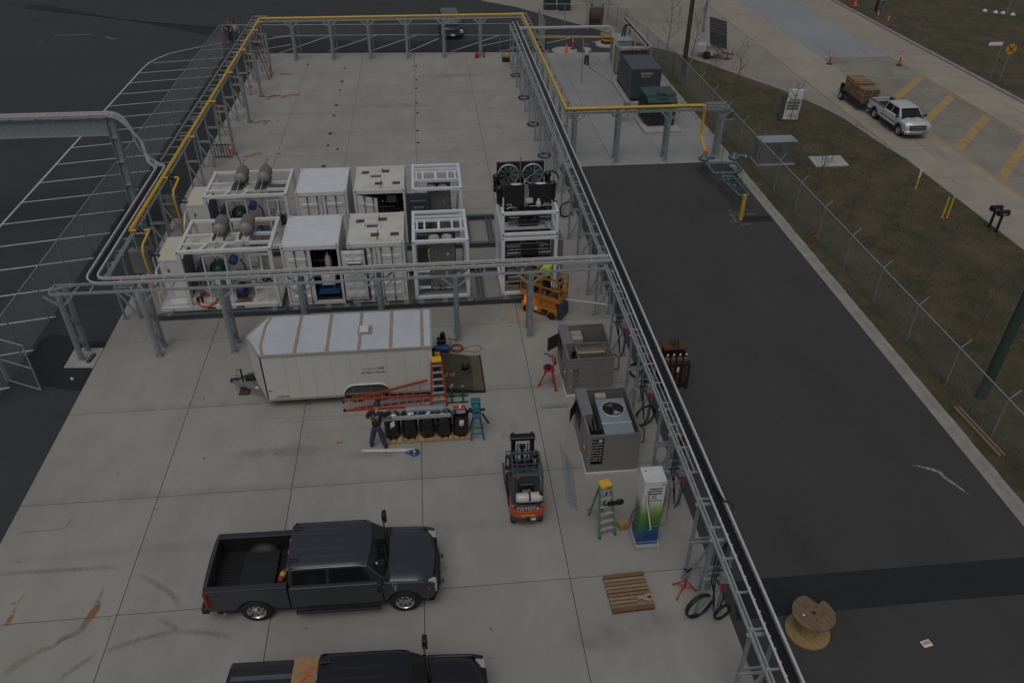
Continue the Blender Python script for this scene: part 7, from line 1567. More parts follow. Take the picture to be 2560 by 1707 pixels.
# open gate leaf at the left
gt0 = P(0, 800+190*kk*0+800*0)
def q_i2(a, b, z=0): return P(a*kk, 800+b*kk, z)
a_, b_ = q_i2(90, 520), q_i2(350, 600); hgt = 2.2
gl = thing('gate_leaf', 'open chain link gate leaf standing beside the fresh asphalt patch', 'gate', (a_.x, a_.y, 0))
for z_ in (.08, 1.1, 2.15): MB().tube((a_.x, a_.y, z_), (b_.x, b_.y, z_), .024, 8).build('gate_rail', galv, gl, world=True)
for p in (a_, b_): MB().tube((p.x, p.y, .05), (p.x, p.y, 2.18), .024, 8).build('gate_stile', galv, gl, world=True)
m = MB(); d = (Vector(b_)-Vector(a_)); L_ = d.length; d.normalize(); k = -2.1
while k < L_:
    for sg in (0, 1):
        s0, s1 = k, k+2.1; za, zb = (0, 2.1) if sg == 0 else (2.1, 0)
        if s0 < 0: za += (zb-za)*(-s0/2.1); s0 = 0
        if s1 > L_: zb = za+(zb-za)*((L_-s0)/(s1-s0)); s1 = L_
        if s1-s0 > .02: m.bar(Vector(a_)+d*s0+Vector((0, 0, za+.05)), Vector(a_)+d*s1+Vector((0, 0, zb+.05)), .004, .004)
    k += .1
m.build('wire_mesh', wire, gl, world=True)
tag(MB().tube((a_.x-.15, a_.y+.1, 0), (a_.x-.15, a_.y+.1, 2.5), .06, 10).build('gate_post', galvd), 'thick galvanised post carrying the open gate leaf', 'post')
o = MB().box(-.07, -.28, 0, .07, .28, .08, T=TL(*q_i2(770, 328).xy, .02) @ RZ(-.15)).build('timber_offcut', M('wood_dark', (.08, .06, .045))); tag(o, 'dark timber block lying on the pale column pad', 'timber')
tag(MB().tube((*P2(*(600*kk, 800+488*kk)), 0), (*P2(*(608*kk, 800+498*kk)), .03), .05, 8).build('paper_cup', paper), 'white paper cup dropped on the fresh asphalt patch', 'cup')

# ================================================================== GENERATOR, TRANSFORMER, SWITCHGEAR
gen = M('generator_slate', (.055, .065, .075), .45, .1, .08, 4); gent = M('generator_top', (.075, .085, .098), .45, .1, .08, 4)
t = thing('generator', 'large slate grey standby generator housing on a concrete plinth', 'generator', (14.45, 55.2, 0))
MB().box(-.3, -.25, 0, 2.5, 5.0, .2).build('plinth', concp, t, bev=.01); MB().box(.06, .1, .2, 2.04, 4.75, .42).build('fuel_tank', black, t); w, d, z0, z1 = 2.1, 4.55, .42, 2.42
MB().box(0, 0, z0, w, d, z1).build('housing', gen, t, bev=.02)
for k, (ya, yb) in enumerate(((.0, 1.35), (1.36, 2.35), (2.36, 3.45))): MB().prism([(-.02, z1), (w+.02, z1), (w+.02, z1+.05), (w*.5, z1+.09), (-.02, z1+.05)], ya, yb-.015, 'y').build('roof_panel', gent, t)
MB().box(.06, 3.5, z1, w-.06, d-.05, z1+.012).build('exhaust_well', black, t)
for yy in (3.46, d-.04): MB().box(0, yy, z1, w, yy+.04, z1+.07).build('roof_lip', gent, t)
for x in (0, w-.04): MB().box(x, 3.5, z1, x+.04, d-.04, z1+.07).build('roof_lip', gent, t)
for y in (.15, .95, 1.75, 2.55, 3.35): MB().box(-.012, y, z0+.12, -.001, y+.72, z1-.12).build('side_door', gen, t, bev=.005); MB().box(-.03, y+.62, 1.3, -.012, y+.67, 1.45).build('door_latch', black, t)
text('brand_lettering', 'GENERAC', .2, FR((w*.5, -.006, 2.15), (1, 0, 0), (0, 0, 1)), M('letter_pale', (.6, .6, .6), .5), t, .004, 1.0); text('brand_lettering', 'INDUSTRIAL', .12, FR((w*.47, -.006, 1.95), (1, 0, 0), (0, 0, 1)), MATS['letter_pale'], t, .004)
MB().prism([(w*.5+.44, 2.06), (w*.5+.56, 2.06), (w*.5+.5, 2.24)], -.01, -.002, 'y').build('logo_mark', red, t)
for z_ in (2.12, 1.95): MB().box(-.01, 4.0, z_, -.001, 4.35, z_+.06).build('side_decal', MATS['letter_pale'], t)
t = thing('transformer', 'dark green padmount transformer on a stepped concrete pad', 'transformer', (14.4, 50.3, 0))
MB().box(-.3, -.95, 0, 2.15, 2.3, .18).build('pad', concp, t, bev=.012)
MB().box(0, .45, .18, 2.0, 2.2, 2.05).build('tank', dgreen, t, bev=.02); MB().box(.1, .0, .18, 1.9, .45, 1.75).build('cabinet', dgreen, t, bev=.015)
MB().prism([(-.08, 1.72), (.5, 2.14), (.5, 2.08), (-.08, 1.78)] if False else [(-.06, 1.74), (.55, 1.98), (.55, 2.05), (-.06, 1.8)], .02, 1.98, 'x').build('sloped_hood', M('green_hood', (.04, .075, .065), .45, 0, .1, 4), t); MB().box(-.04, .5, 2.05, 2.04, 2.24, 2.11).build('lid', M('green_hood', (.04, .075, .065)), t, bev=.015)
MB().box(.75, .5, 2.11, 1.35, .8, 2.2).build('lid_cover', dgreen, t, bev=.02); MB().box(.7, .15, 1.86, 1.4, .48, 1.95).build('hood_cover', dgreen, t, bev=.01)
for x in (.16, 1.02): MB().box(x, -.014, .3, x+.8, -.001, 1.7).build('cabinet_door', black, t, bev=.008)
for k in range(10): MB().box(2.0, .6+.15*k, .5, 2.14, .63+.15*k, 1.8).build('radiator_fin', dgreen, t); MB().box(-.12, .6+.15*k, .5, 0, .63+.15*k, 1.8).build('radiator_fin', dgreen, t)
MB().box(1.6, -.02, 1.6, 1.82, -.0145, 1.66).build('name_plate', paper, t)
t = thing('meter_pedestal', 'grey meter box on two legs beside the green transformer', 'electrical box', (13.15, 51.6, 0)); MB().box(0, 0, .85, .42, .25, 1.35).build('box', greyp, t, bev=.01)
for x in (.04, .34): MB().box(x, .1, 0, x+.06, .16, .85).build('leg', galv, t)
MB().box(.1, -.02, .95, .3, 0, 1.15).build('meter', alu, t)
sgm = M('switchgear_grey', (.24, .27, .285), .5, .1, .08, 4)
t = thing('switchgear_cabinet', 'pale grey switchgear cabinet with a sloped two-piece top', 'electrical cabinet', (15.2, 64.0, 0)); MB().box(-.1, -.1, 0, 1.4, 2.2, .12).build('plinth', concp, t); MB().box(0, 0, .12, 1.25, 2.05, 2.05).build('body', sgm, t, bev=.015)
for (ya, yb) in ((-.05, 1.0), (1.02, 2.1)): MB().box(-.05, ya, 2.05, 1.3, yb, 2.1).build('top_panel', M('switch_top', (.34, .36, .37), .5, .1, .08, 4), t)
for x in (.04, .64): MB().box(x, -.012, .2, x+.57, -.001, 1.95).build('door', sgm, t, bev=.006); MB().box(x+.5, -.03, 1.0, x+.53, -.012, 1.2).build('handle', black, t)
t = thing('panel_board', 'tall narrow grey panel board beside the thin yellow pipe', 'electrical cabinet', (14.9, 62.2, 0)); MB().box(0, 0, .1, .22, 1.3, 2.1).build('body', sgm, t, bev=.01); MB().box(-.012, .08, .3, -.001, 1.2, 1.9).build('door', greyp, t); MB().box(0, .1, 0, .2, 1.2, .1).build('stand', black, t)
t = thing('rectifier_box', 'slate grey box standing behind the generator', 'electrical box', (17.0, 62.6, 0)); MB().box(0, 0, 0, .55, .35, 1.7).build('body', gen, t, bev=.01); MB().box(.04, -.012, .2, .5, -.001, 1.6).build('door', gent, t)
pb = [(-.55, 1.98)]
tag(MB().path([(13.15, 64.5, .04), (13.3, 63.6, .04), (14.1, 60.4, .04), (14.3, 60.35, .04), (14.75, 60.4, .04)], .045, 8).build('ground_conduit', galvd), 'dark grey conduit lying on the slab from the man to the generator', 'conduit')
for i, (x, y, mm) in enumerate(((7.55, 66.3, 0),)):
    t = thing('yellow_pump', 'yellow and black portable pump on the concrete under the rack', 'pump', (6.6, 66.2, 0)); MB().lathe([(.0, 0), (.16, .02), (.18, .2), (.1, .34), (0, .36)], 14, TL(.1, 0, .35)).build('motor', yellow2, t); MB().box(-.25, -.2, .05, .3, .2, .38).build('pump_case', black, t, bev=.03); MB().path([(-.3, -.22, .02), (-.3, -.22, .6), (.35, -.22, .6), (.35, -.22, .02)], .02, 6).build('frame_bar', black, t); MB().path([(-.3, .22, .02), (-.3, .22, .6), (.35, .22, .6), (.35, .22, .02)], .02, 6).build('frame_bar', black, t)
# manhole rings with cone, valve stack
t = thing('manhole_ring', 'round concrete manhole ring in the lot under the traffic cone', 'manhole', (*P2(1200+710*kk, 425*kk), -.02)); MB().lathe([(1.1, 0), (1.1, .04), (1.0, .045), (0.01, .045)], 28).build('ring', concp, t)
t = thing('manhole_ring', 'concrete ring under the black and yellow valve stack by the switchgear', 'manhole', (*P2(1200+1060*kk, 378*kk), -.02)); MB().lathe([(.95, 0), (.95, .12), (.85, .13), (.01, .13)], 28).build('ring', concp, t)
t = thing('valve_stack', 'stack of black and yellow pipe rings standing on a concrete ring', 'valve', (*P2(1200+1062*kk, 372*kk), .11)); 
for k, (m_, r_) in enumerate(((black, .5), (yellow2, .46), (black, .48), (M('valve_tan', (.3, .24, .12), .6), .6), (M('valve_tan', (.3, .24, .12)), .3))): MB().lathe([(r_*.9, 0), (r_, .02), (r_, .18), (r_*.9, .2)], 18, TL(0, 0, .2*k)).build('ring', m_, t)
# cones
def cone(lab, loc, h=.7, tall=False, grp=None, bandz=None):
    t = thing('traffic_cone', lab, 'traffic cone', loc, 0, grp)
    if tall:
        MB().lathe([(.09, .03), (.075, .3), (.05, .7), (.04, h), (.02, h+.02)], 14).build('cone_body', M('cone_red', (.55, .05, .02), .55, 0, .1, 6), t); MB().prism([(math.cos(k*1.047)*.26, math.sin(k*1.047)*.26) for k in range(6)], 0, .05).build('base', black, t)
        for z_ in (h*.62, h*.8): r_ = .066-.03*(z_-.3)/(h-.3); MB().lathe([(r_+.004, 0), (r_, .09)], 14, TL(0, 0, z_), caps=False).build('reflective_band', paper, t)
    else:
        MB().lathe([(.15, .03), (.14, .06), (.03, h), (.02, h+.01)], 16).build('cone_body', orange, t); MB().box(-.19, -.19, 0, .19, .19, .035).build('base', orange, t)
        r0 = .15-.12*(h*.62/h); MB().lathe([(.075, 0), (.055, .14)], 16, TL(0, 0, h*.58), caps=False).build('reflective_band', paper, t)
    return t
cone('orange cone with white band standing on the round manhole ring', (*P2(1200+725*kk, 445*kk), .02), .75)
cone('tall red channelizer cone behind the manhole ring', (*P2(1200+778*kk, 416*kk), -.02), 1.05, True)
cone('orange and white striped cone beside the solar light trailer', (*P2(1480+2035*.1658, 895*.1658), 0), 1.05, True)
cone('tall red channelizer cone on the road beside the grey concrete strip', (*P2(1860+715*kk, 540*kk), 0), 1.1, True)
cone('slim red channelizer post with white bands on the road centre strip', (*P2(1860+1300*kk, 550*kk), 0), 1.15, True)
cone('red channelizer post leaning at the field kerb', (*P2(1860+1195*kk, 235*kk), .05), 1.1, True)
cone('red channelizer post standing in front of the white pedestal box', (*P2(1860+1110*kk, 190*kk), .05), 1.1, True)
cone('orange cone standing far up the road on the field grass', (*P2(1860+930*kk, 55*kk), .05), .75)
cone('red channelizer post standing beside the far orange cone', (*P2(1860+880*kk, 62*kk), .05), 1.1, True)
cone('tall red channelizer post behind the left fence corner', (*P2(520+350*.1148, 20+735*.1148), -.02), 1.3, True)
cone('small red cone at the foot of the near hose post', (*P2(1945*kk, 1285*kk), 0), .45)
cone('small red cone at the foot of the second hose post', (*P2(600+85*kk, 740*kk), 0), .4)
tag(MB().box(-.55, -.03, 0, .55, .03, .03).build('x', black), 'x x x x', 'x') if False else None
# dark steel grate leaning by the left rack
t = thing('steel_grate', 'dark welded steel grate standing beside the left rack', 'steel grate', (-13.15, 47.6, 0))
for k in range(7): MB().box(-.02+.17*k, -.02, .05, .02+.17*k, .02, .95).build('bar', black, t)
for z_ in (.12, .85): MB().box(-.1, -.025, z_, 1.2, -.021, z_+.05).build('cross_bar', black, t)
t = thing('fuel_can', 'red fuel can standing beside a far portal column', 'fuel can', (4.3, 67.45, 0)); MB().box(-.17, -.12, 0, .17, .12, .38).build('can', M('can_red', (.5, .01, .015), .4, 0, .08, 6), t, bev=.05, seg=2); MB().tube((0, 0, .38), (0, 0, .5), .03, 8).build('spout', black, t)
tag(MB().lathe([(.0, 0), (.05, 0), (.05, .4), (.02, .48)], 10, TL(4.9, 67.5, 0)).build('bottle', rust), 'dark red bottle standing right of the far portal column', 'bottle')
tag(MB().tube((*P2(1250, 131), 0), (*P2(1250, 131), 1.2), .03, 8).build('steel_bollard', galvd), 'thin grey bollard at the far slab edge', 'bollard')
# anchor sleeves in the slab
for i, (a, b) in enumerate([(880,578), (855,688), (838,762), (810,887), (790,973), (757,1125), (738,1225), (703,1398), (820,1255), (1478,560), (1480,670), (1480,745), (1482,868), (1490,953), (1490,1102), (1495,1200), (573,545)]):
    big = i in (1, 3, 5, 7); x, y = P2(600+a*kk, b*kk); o = MB().lathe([(.13 if big else .08, 0), (.13 if big else .08, .05), (.07 if big else .05, .06), (.07 if big else .05, .02), (.001, .02)], 14, TL(x, y, .002)).build('floor_anchor', rust if big else black); tag(o, 'large rusty floor anchor ring set in the empty concrete' if big else 'small dark floor anchor set in the empty concrete', 'floor anchor', 'large floor anchors' if big else 'small floor anchors')

# ================================================================== GAS METER SET
t = thing('gas_meter_set', 'dark green gas meter pipework on thin stands at the slab edge', 'gas meter', (16.6, 41, 0)); zz_ = .8
def gp_(pts, r=.085): return MB().path(rounded(pts, .18, 4), r, 10).build('pipe', gasgreen, t, world=True)
gp_([(16.05, 43.3, zz_), (16.05, 41.05, zz_), (17.3, 41.05, zz_), (17.75, 41.3, zz_), (17.85, 43.1, zz_)]); gp_([(16.1, 42.4, zz_), (17.75, 42.4, zz_)], .075); gp_([(16.45, 41.0, zz_), (16.45, 40.6, zz_), (17.0, 40.55, zz_), (17.05, 38.1, zz_), (16.75, 37.95, zz_)], .07); gp_([(16.45, 40.7, zz_), (16.3, 40.2, zz_), (16.5, 38.1, zz_), (16.75, 37.95, zz_), (16.75, 37.95, .1)], .07)
for (x, y) in ((16.05, 43.0), (17.85, 43.0)):
    MB().lathe([(.0, 0), (.3, .02), (.33, .1), (.3, .18), (.12, .22), (.1, .4), (0, .42)], 18, TL(x, y, zz_+.0)).build('regulator', gasgreen, t, world=True); MB().tube((x+.1, y, zz_+.15), (x+.65, y+.02, zz_+.15), .12, 12).build('actuator', gasgreen, t, world=True); MB().box(x+.6, y-.08, zz_+.1, x+.75, y+.08, zz_+.2).build('vent_cap', alu, t, world=True)
for (x, y) in ((16.4, 39.7), (17.05, 39.7), (16.45, 38.9), (17.05, 38.9)): MB().tube((x, y-.14, zz_), (x, y+.14, zz_), .14, 12).build('flange_valve', gasgreen, t, world=True); MB().lathe([(.0, 0), (.13, 0), (.13, .02), (0, .03)], 12, TL(x, y, zz_+.25)).build('hand_wheel', gasgreen, t, world=True); MB().tube((x, y, zz_+.1), (x, y, zz_+.26), .02, 6).build('valve_stem', steel, t, world=True)
for (x, y) in ((15.7, 41.7), (16.2, 39.65), (16.72, 39.6), (16.72, 38.25), (17.98, 42.4), (17.4, 41.2)): MB().tube((x, y, 0), (x, y, zz_), .025, 8).build('stand', dgrey, t, world=True); MB().lathe([(.12, 0), (.12, .01)], 12, TL(x, y, 0)).build('stand_foot', dgrey, t, world=True)
MB().tube((16.35, 41.0, .8), (16.35, 41.0, 2.4), .015, 6).build('vent_mast', dgrey, t, world=True); MB().tube((16.35, 43.7, .95), (16.35, 43.7, 1.1), .16, 14).build('red_valve_head', M('valve_red', (.6, .16, .04), .4), t, world=True); MB().lathe([(.0, 0), (.13, .0), (.15, .16), (.1, .26), (0, .28)], 14, TL(16.35, 43.7, .68)).build('valve_body', black, t, world=True); MB().lathe([(.0, 0), (.15, 0), (.15, .08), (0, .1)], 14, TL(16.42, 43.3, .85)).build('yellow_cap', yellow2, t, world=True)
t = thing('bollard', 'yellow square bollard at the end of the gas meter pipework', 'bollard', (16.28, 36.85, -.012)); MB().box(-.09, -.09, 0, .09, .09, 1.42).build('post', M('bollard_yellow', (.5, .33, .06), .6, 0, .1, 4), t, bev=.012); MB().box(-.095, -.095, 1.42, .095, .095, 1.44).build('cap', M('bollard_cap', (.42, .28, .12), .6), t)

# ================================================================== VERGE: boxes, slab, sign, bollards, mailboxes, poles, trees
t = thing('utility_cabinet', 'wide low metal utility cabinet on the verge behind the fence', 'utility box', (19.75, 43.75, .02)); MB().box(-.1, -.15, 0, 2.35, 1.2, .06).build('pad', concp, t); MB().box(0, 0, .06, 2.2, 1.0, 1.4).build('body', M('cabinet_grey', (.16, .165, .165), .45, .3, .1, 4), t, bev=.015); MB().box(-.03, -.03, 1.4, 2.23, 1.03, 1.45).build('lid', M('cabinet_lid_m', (.34, .36, .38), .45, .2, .08, 4), t); MB().box(1.09, -.012, .15, 1.11, 0, 1.3).build('door_gap', black, t); MB().box(1.15, -.03, .9, 1.3, -.005, .95).build('handle', black, t)
t = thing('vault_slab', 'flat square concrete vault slab in the grass', 'concrete slab', (24.25, 43.85, .02)); MB().prism([(-.95, .75), (1.1, .72), (1.0, -.75), (-1.1, -.74)], 0, .1).build('slab', M('vault_concrete', (.42, .42, .40), .9, 0, .08, 2, world=True, dirt=(.3, .3, .28), dscale=1.2, damt=.5), t, bev=.01); MB().box(-.35, -.3, .1, .45, .35, .112).build('hatch', concp, t, bev=.004)
for i, (u, v) in enumerate(((1860+450*kk, 1372*kk), (1860+885*kk, 1368*kk))): tag(MB().lathe([(.3, 0), (.3, .05), (.2, .06), (.19, .02), (.001, .02)], 16, TL(*P2(u, v), .03)).build('manhole_cover', rust), ('rusty manhole cover beside the utility cabinet', 'rusty manhole cover at the corner of the vault slab')[i], 'manhole')
t = thing('green_pedestal', 'small green pedestal box on a pad behind the slab corner', 'utility box', (*P2(1818, 298), .02)); MB().box(-.35, -.3, 0, .35, .3, .08).build('pad', concp, t); MB().box(-.28, -.25, .08, .28, .25, .75).build('body', dgreen, t, bev=.02)
t = thing('monument_sign', 'slim white monument sign with grey panel and emblem on the verge', 'sign', (24.7, 51.1, .02), R(-8))
MB().prism([(-.52, .1), (.5, .1), (.54, 2.1), (-.44, 2.1)], -.16, .16, 'y').build('sign_body', M('sign_white', (.62, .62, .62), .5, 0, .04, 3), t, bev=.01); MB().prism([(-.85, .05), (-.6, .1), (-.42, 1.9), (-.68, 1.7)], -.1, .12, 'y').build('side_fin', dgrey, t)
for k in range(3): MB().box(-.42, -.168, .78+.2*k, .42, -.161, .93+.2*k).build('sign_panel', M('sign_panel_grey', (.12, .12, .12), .6), t)
text('sign_lettering', 'HARBORTOWN', .12, FR((.05, -.165, 1.52), (1, 0, 0), (0, 0, 1)), bl, t, .003) if False else MB().box(-.3, -.168, 1.48, .4, -.161, 1.53).build('sign_line', MATS['sign_panel_grey'], t); MB().box(-.35, -.168, 1.38, .42, -.161, 1.43).build('sign_line', MATS['sign_panel_grey'], t); MB().box(-.15, -.168, .45, .2, -.161, .5).build('sign_line', MATS['sign_panel_grey'], t); MB().box(-.25, -.168, .32, .3, -.161, .37).build('sign_line', MATS['sign_panel_grey'], t)
MB().lathe([(.0, 0), (.13, 0), (.1, .006)], 3, FR((.08, -.161, 1.75), (1, 0, 0), (0, 0, 1))).build('emblem', MATS['sign_panel_grey'], t); MB().box(-.7, -.3, 0, .6, .3, .1).build('base', rust, t)
for i, (x, y, h_, lb2) in enumerate(((27.67, 39.7, 1.1, 'yellow gas marker post with a white top by the road'), (27.2, 36.05, 1.15, 'slim yellow marker post in the pair by the mailboxes'), (27.43, 36.0, 1.25, 'taller yellow marker post in the pair by the mailboxes'))):
    t = thing('marker_post', lb2, 'marker post', (x, y, .02)); MB().tube((0, 0, 0), (.03, .03, h_), .05, 10).build('post', M('marker_yellow', (.55, .42, .03), .55, 0, .1, 6), t)
    if i == 0: MB().tube((.02, .02, h_*.62), (.03, .03, h_+.02), .053, 10).build('white_top', paper, t)
    MB().lathe([(.08, 0), (.06, .05), (.03, .06)], 8).build('base', orange, t)
for i, (x, y) in enumerate(((29.02, 34.7), (29.05, 34.15))):
    t = thing('mailbox', ('black mailbox on a post standing behind its twin by the road' if i == 0 else 'black mailbox on a post with pale numbers standing in front of its twin'), 'mailbox', (x, y, .02)); MB().box(-.05, -.05, 0, .05, .05, 1.0).build('post', black, t)
    pf = [(-.12, 1.0), (.12, 1.0), (.12, 1.18)]+[(.12*math.cos(a*.314), 1.18+.12*math.sin(a*.314)) for a in range(1, 10)]+[(-.12, 1.18)]; MB().prism(pf, -.3, .3, 'x').build('box', blackg, t, bev=.008)
    text('number_lettering', ('4001', '4003')[i], .1, FR((.02, -.122, 1.1), (1, 0, 0), (0, 0, 1)), paper, t, .002)
t = thing('stake', 'red plastic ribbon stake stuck in the verge', 'stake', (19.0, 33.95, .02)); MB().bar((0, 0, 0), (.05, .02, .75), .03, .02).build('stick', red, t); MB().bar((-.05, 0, .3), (.12, .02, .4), .05, .01).build('ribbon', red, t)
for i in range(2): tag(MB().bar((19.0+.16*i, 20.95, .1), (19.12+.17*i, 18.3, .1), .09, .09).build('timber_beam', M('timber_grey', (.21, .165, .1), .85, 0, .2, 6, stretch=(8, 1, 8))), ('long timber lying against the kerb side of the fence', 'long timber lying nearest the fence wire')[i], 'timber')
polem = M('pole_wood', (.055, .045, .03), .9, 0, .3, 8, stretch=(4, 4, .5), bump=.3, bscale=20); polg = M('pole_green', (.035, .06, .045), .85, 0, .25, 6, stretch=(4, 4, .5), bump=.3, bscale=20)
o = MB().lathe([(.19, 0), (.17, 4), (.14, 11)], 14, TL(20.05, 61.15, 0)).build('utility_pole', polem); tag(o, 'tall dark wooden utility pole beside the fence near the solar trailer', 'utility pole')
b = MB(); b.tube((20.42, 21.5, -.1), (20.62, 21.6, 10.5), .2, 14, .15); tag(b.build('utility_pole', polg), 'greenish wooden utility pole rising beside the near end of the fence', 'utility pole')
for i, (u, v) in enumerate(((2030,330), (1985,455), (2075,470), (2210,560), (2160,600))):
    pass
# ---- bare young trees
barkm = M('bark_grey', (.13, .115, .095), .9, 0, .2, 10)
def tree(lab, x, y, h_, seed, lean=0):
    t = thing('bare_tree', lab, 'tree', (x, y, .02), 0, 'young bare trees'); rr = random.Random(seed); b = MB(); tp = []
    n = 7; p = Vector((0, 0, 0)); pts = [p]
    for k in range(n): p = p+Vector((rr.uniform(-.05, .05)+lean*.06, rr.uniform(-.05, .05), h_/n)); pts.append(p)
    for k in range(n): b.tube(pts[k], pts[k+1], .045*(1-k/n*.85), 7, .045*(1-(k+1)/n*.85))
    b.build('trunk', barkm, t)
    c = MB()
    def br(p, d, L_, r, lv):
        q = p; dd = d
        for s_ in range(3): dd = (dd+Vector((rr.uniform(-.2, .2), rr.uniform(-.2, .2), rr.uniform(0, .18)))).normalized(); q2 = q+dd*(L_/3); c.tube(q, q2, r*(1-.25*s_), 4, r*(1-.25*(s_+1)), caps=False); q = q2
        if lv < 3:
            for k in range(rr.randint(3, 4)): br(p+(q-p)*rr.uniform(.35, 1), (dd+Vector((rr.uniform(-.7, .7), rr.uniform(-.7, .7), rr.uniform(-.1, .5)))).normalized(), L_*rr.uniform(.45, .65), r*.5, lv+1)
    for k in range(2, n+1):
        for q in range(3):
            a = rr.uniform(0, 6.28); br(pts[k]-Vector((0, 0, rr.uniform(0, .3))), Vector((math.cos(a), math.sin(a), rr.uniform(.6, 1.1))).normalized(), h_*.26*(1-.4*(k-2)/n), .012, 1)
    c.build('crown', barkm, t); return t
TL_ = ['slender bare young tree behind the utility cabinet', 'slender bare young tree beside the vault slab', 'tall slender bare tree between two fence posts on the verge', 'bare young tree with a fuzzy crown near the yellow marker posts', 'bare young tree over a sandy patch on the verge', 'bare young tree beside the greenish utility pole', 'small bare tree in front of the monument sign', 'bare spreading tree on the far tip of the verge', 'bare tree standing beside the far wooden utility pole', 'bare young tree near the solar light trailer', 'bare young tree left of the monument sign']
for i, (x, y, h_) in enumerate(((21.3, 42.0, 2.9), (22.03, 40.3, 3.0), (22.06, 36.3, 3.3), (22.1, 32.75, 3.1), (22.3, 29.2, 3.2), (22.5, 25.3, 3.1), (23.3, 48.3, 3.2), (20.75, 68.5, 4.2), (22.35, 66.5, 3.9), (21.7, 58.8, 3.6), (22.2, 55.6, 3.4))): tree(TL_[i], x, y, h_, 40+i, .6)

# ================================================================== SOLAR LIGHT TOWER TRAILER
t = thing('light_tower', 'white solar light tower trailer with a tilted panel and tall mast', 'light tower', (23.7, 66.2, 0), R(-25))
tww = M('tower_white', (.5, .5, .49), .5, 0, .12, 5, dirt=(.28, .27, .25), dscale=3, damt=.6)
MB().box(-.85, -.45, .5, .85, .45, .62).build('frame', tww, t); MB().box(-1.0, -.42, .62, -.2, .42, 1.1).build('battery_box', tww, t, bev=.03); MB().box(.05, -.45, .55, 1.1, .45, 1.05).build('cargo_box', tww, t, bev=.03)
for s_ in (-1, 1): wheel(t, -.1, s_*.62, .32, .32, .2, side=s_, rimmat=rubber); MB().tube((.5, s_*.45, .5), (.75, s_*.85, .02), .03, 6).build('outrigger', dgrey, t)
b = MB(); b.bar((1.0, 0, .5), (2.1, 0, .42), .1, .1); b.bar((1.9, .05, .02), (1.9, .05, .8), .05, .05); b.build('drawbar', dgrey, t); MB().box(.1, -.55, .3, .4, -.45, .55).build('yellow_winch', yellow2, t)
MB().tube((-.75, .1, 1.1), (-.75, .1, 4.6), .1, 10).build('mast_base', M('mast_grey', (.3, .32, .33), .5, .3, .1, 5), t); MB().tube((-.75, .1, 4.6), (-.75, .1, 9.5), .065, 10).build('mast_top', galvd, t); MB().box(-.9, -.05, 1.1, -.6, .25, 1.9).build('mast_foot', tww, t)
Tp = FR((.55, -.35, 2.1), (1, -.05, -.18), (-.18, .35, .85)); pv = M('solar_cell', (.008, .009, .013), .15, .2, .05, 5)
o = MB().box(-.75, -1.1, -.02, .75, 1.1, .0, T=Tp).build('panel_frame', greyp, t)
for i in range(6):
    for j in range(10): MB().box(-.72+.24*i+.003, -1.08+.214*j+.003+(.02 if j > 4 else 0), .001, -.72+.24*(i+1)-.003, -1.08+.214*(j+1)-.003, .004, T=Tp).build('solar_cell', pv, o)
MB().bar((.5, .0, 1.05), (.6, .1, 1.9), .06, .06).build('panel_stay', tww, t); MB().bar((-.3, .3, 1.1), (.3, .3, 2.2), .04, .04).build('panel_stay', tww, t)

# ================================================================== FAR RIGHT: pedestal, railroad sign, street sign
t = thing('control_pedestal', 'white control box on dark legs in the field behind the red posts', 'utility box', (*P2(1860+1130*kk, 105*kk), .05)); MB().box(-.4, -.15, 0, -.3, .15, 2.2).build('leg', black, t); MB().box(.25, -.15, 0, .35, .15, 1.4).build('leg', greyp, t); MB().box(-.2, -.25, 1.1, .5, .2, 2.1).build('box', tww, t, bev=.03)
t = thing('crossing_sign', 'round yellow railroad crossing sign with a black cross on a thin post', 'road sign', (44.45, 57.95, .05)); MB().tube((0, 0, 0), (0, 0, 2.75), .03, 8).build('post', galvd, t)
sgf = FR((0, -.04, 2.45), (1, -.2, 0), (0, 0, 1)); MB().lathe([(.38, 0), (.38, .012)], 28, sgf).build('sign_disc', M('sign_yellow', (.6, .3, .02), .5, 0, .05, 5), t)
for a in (45, -45): MB().box(-.36, -.035, .013, .36, .035, .018, T=sgf @ Matrix.Rotation(R(a), 4, 'Z')).build('cross_bar', black, t)
t = thing('street_sign', 'small white street name blade beside the yellow crossing sign', 'road sign', (43.9, 58.6, .05)); MB().box(-.9, -.012, 2.55, .25, .012, 2.8).build('blade', paper, t); MB().tube((.2, 0, 0), (.2, 0, 2.8), .025, 8).build('post', galvd, t); text('blade_lettering', 'RIVER DR', .14, FR((-.3, -.014, 2.67), (1, 0, 0), (0, 0, 1)), bl, t, .001) if False else None
for i, (x, y) in enumerate(((56.5, 79.3), (57.2, 78.6), (57.8, 78.3), (58.4, 77.6))): tag(MB().lathe([(.0, 0), (.22, .02), (.25, .15), (.1, .28)], 7, TL(x, y, .04)).build('pale_rock', paper), 'pale rock lying at the foot of the black field fence', 'rock', 'rocks at the field fence')
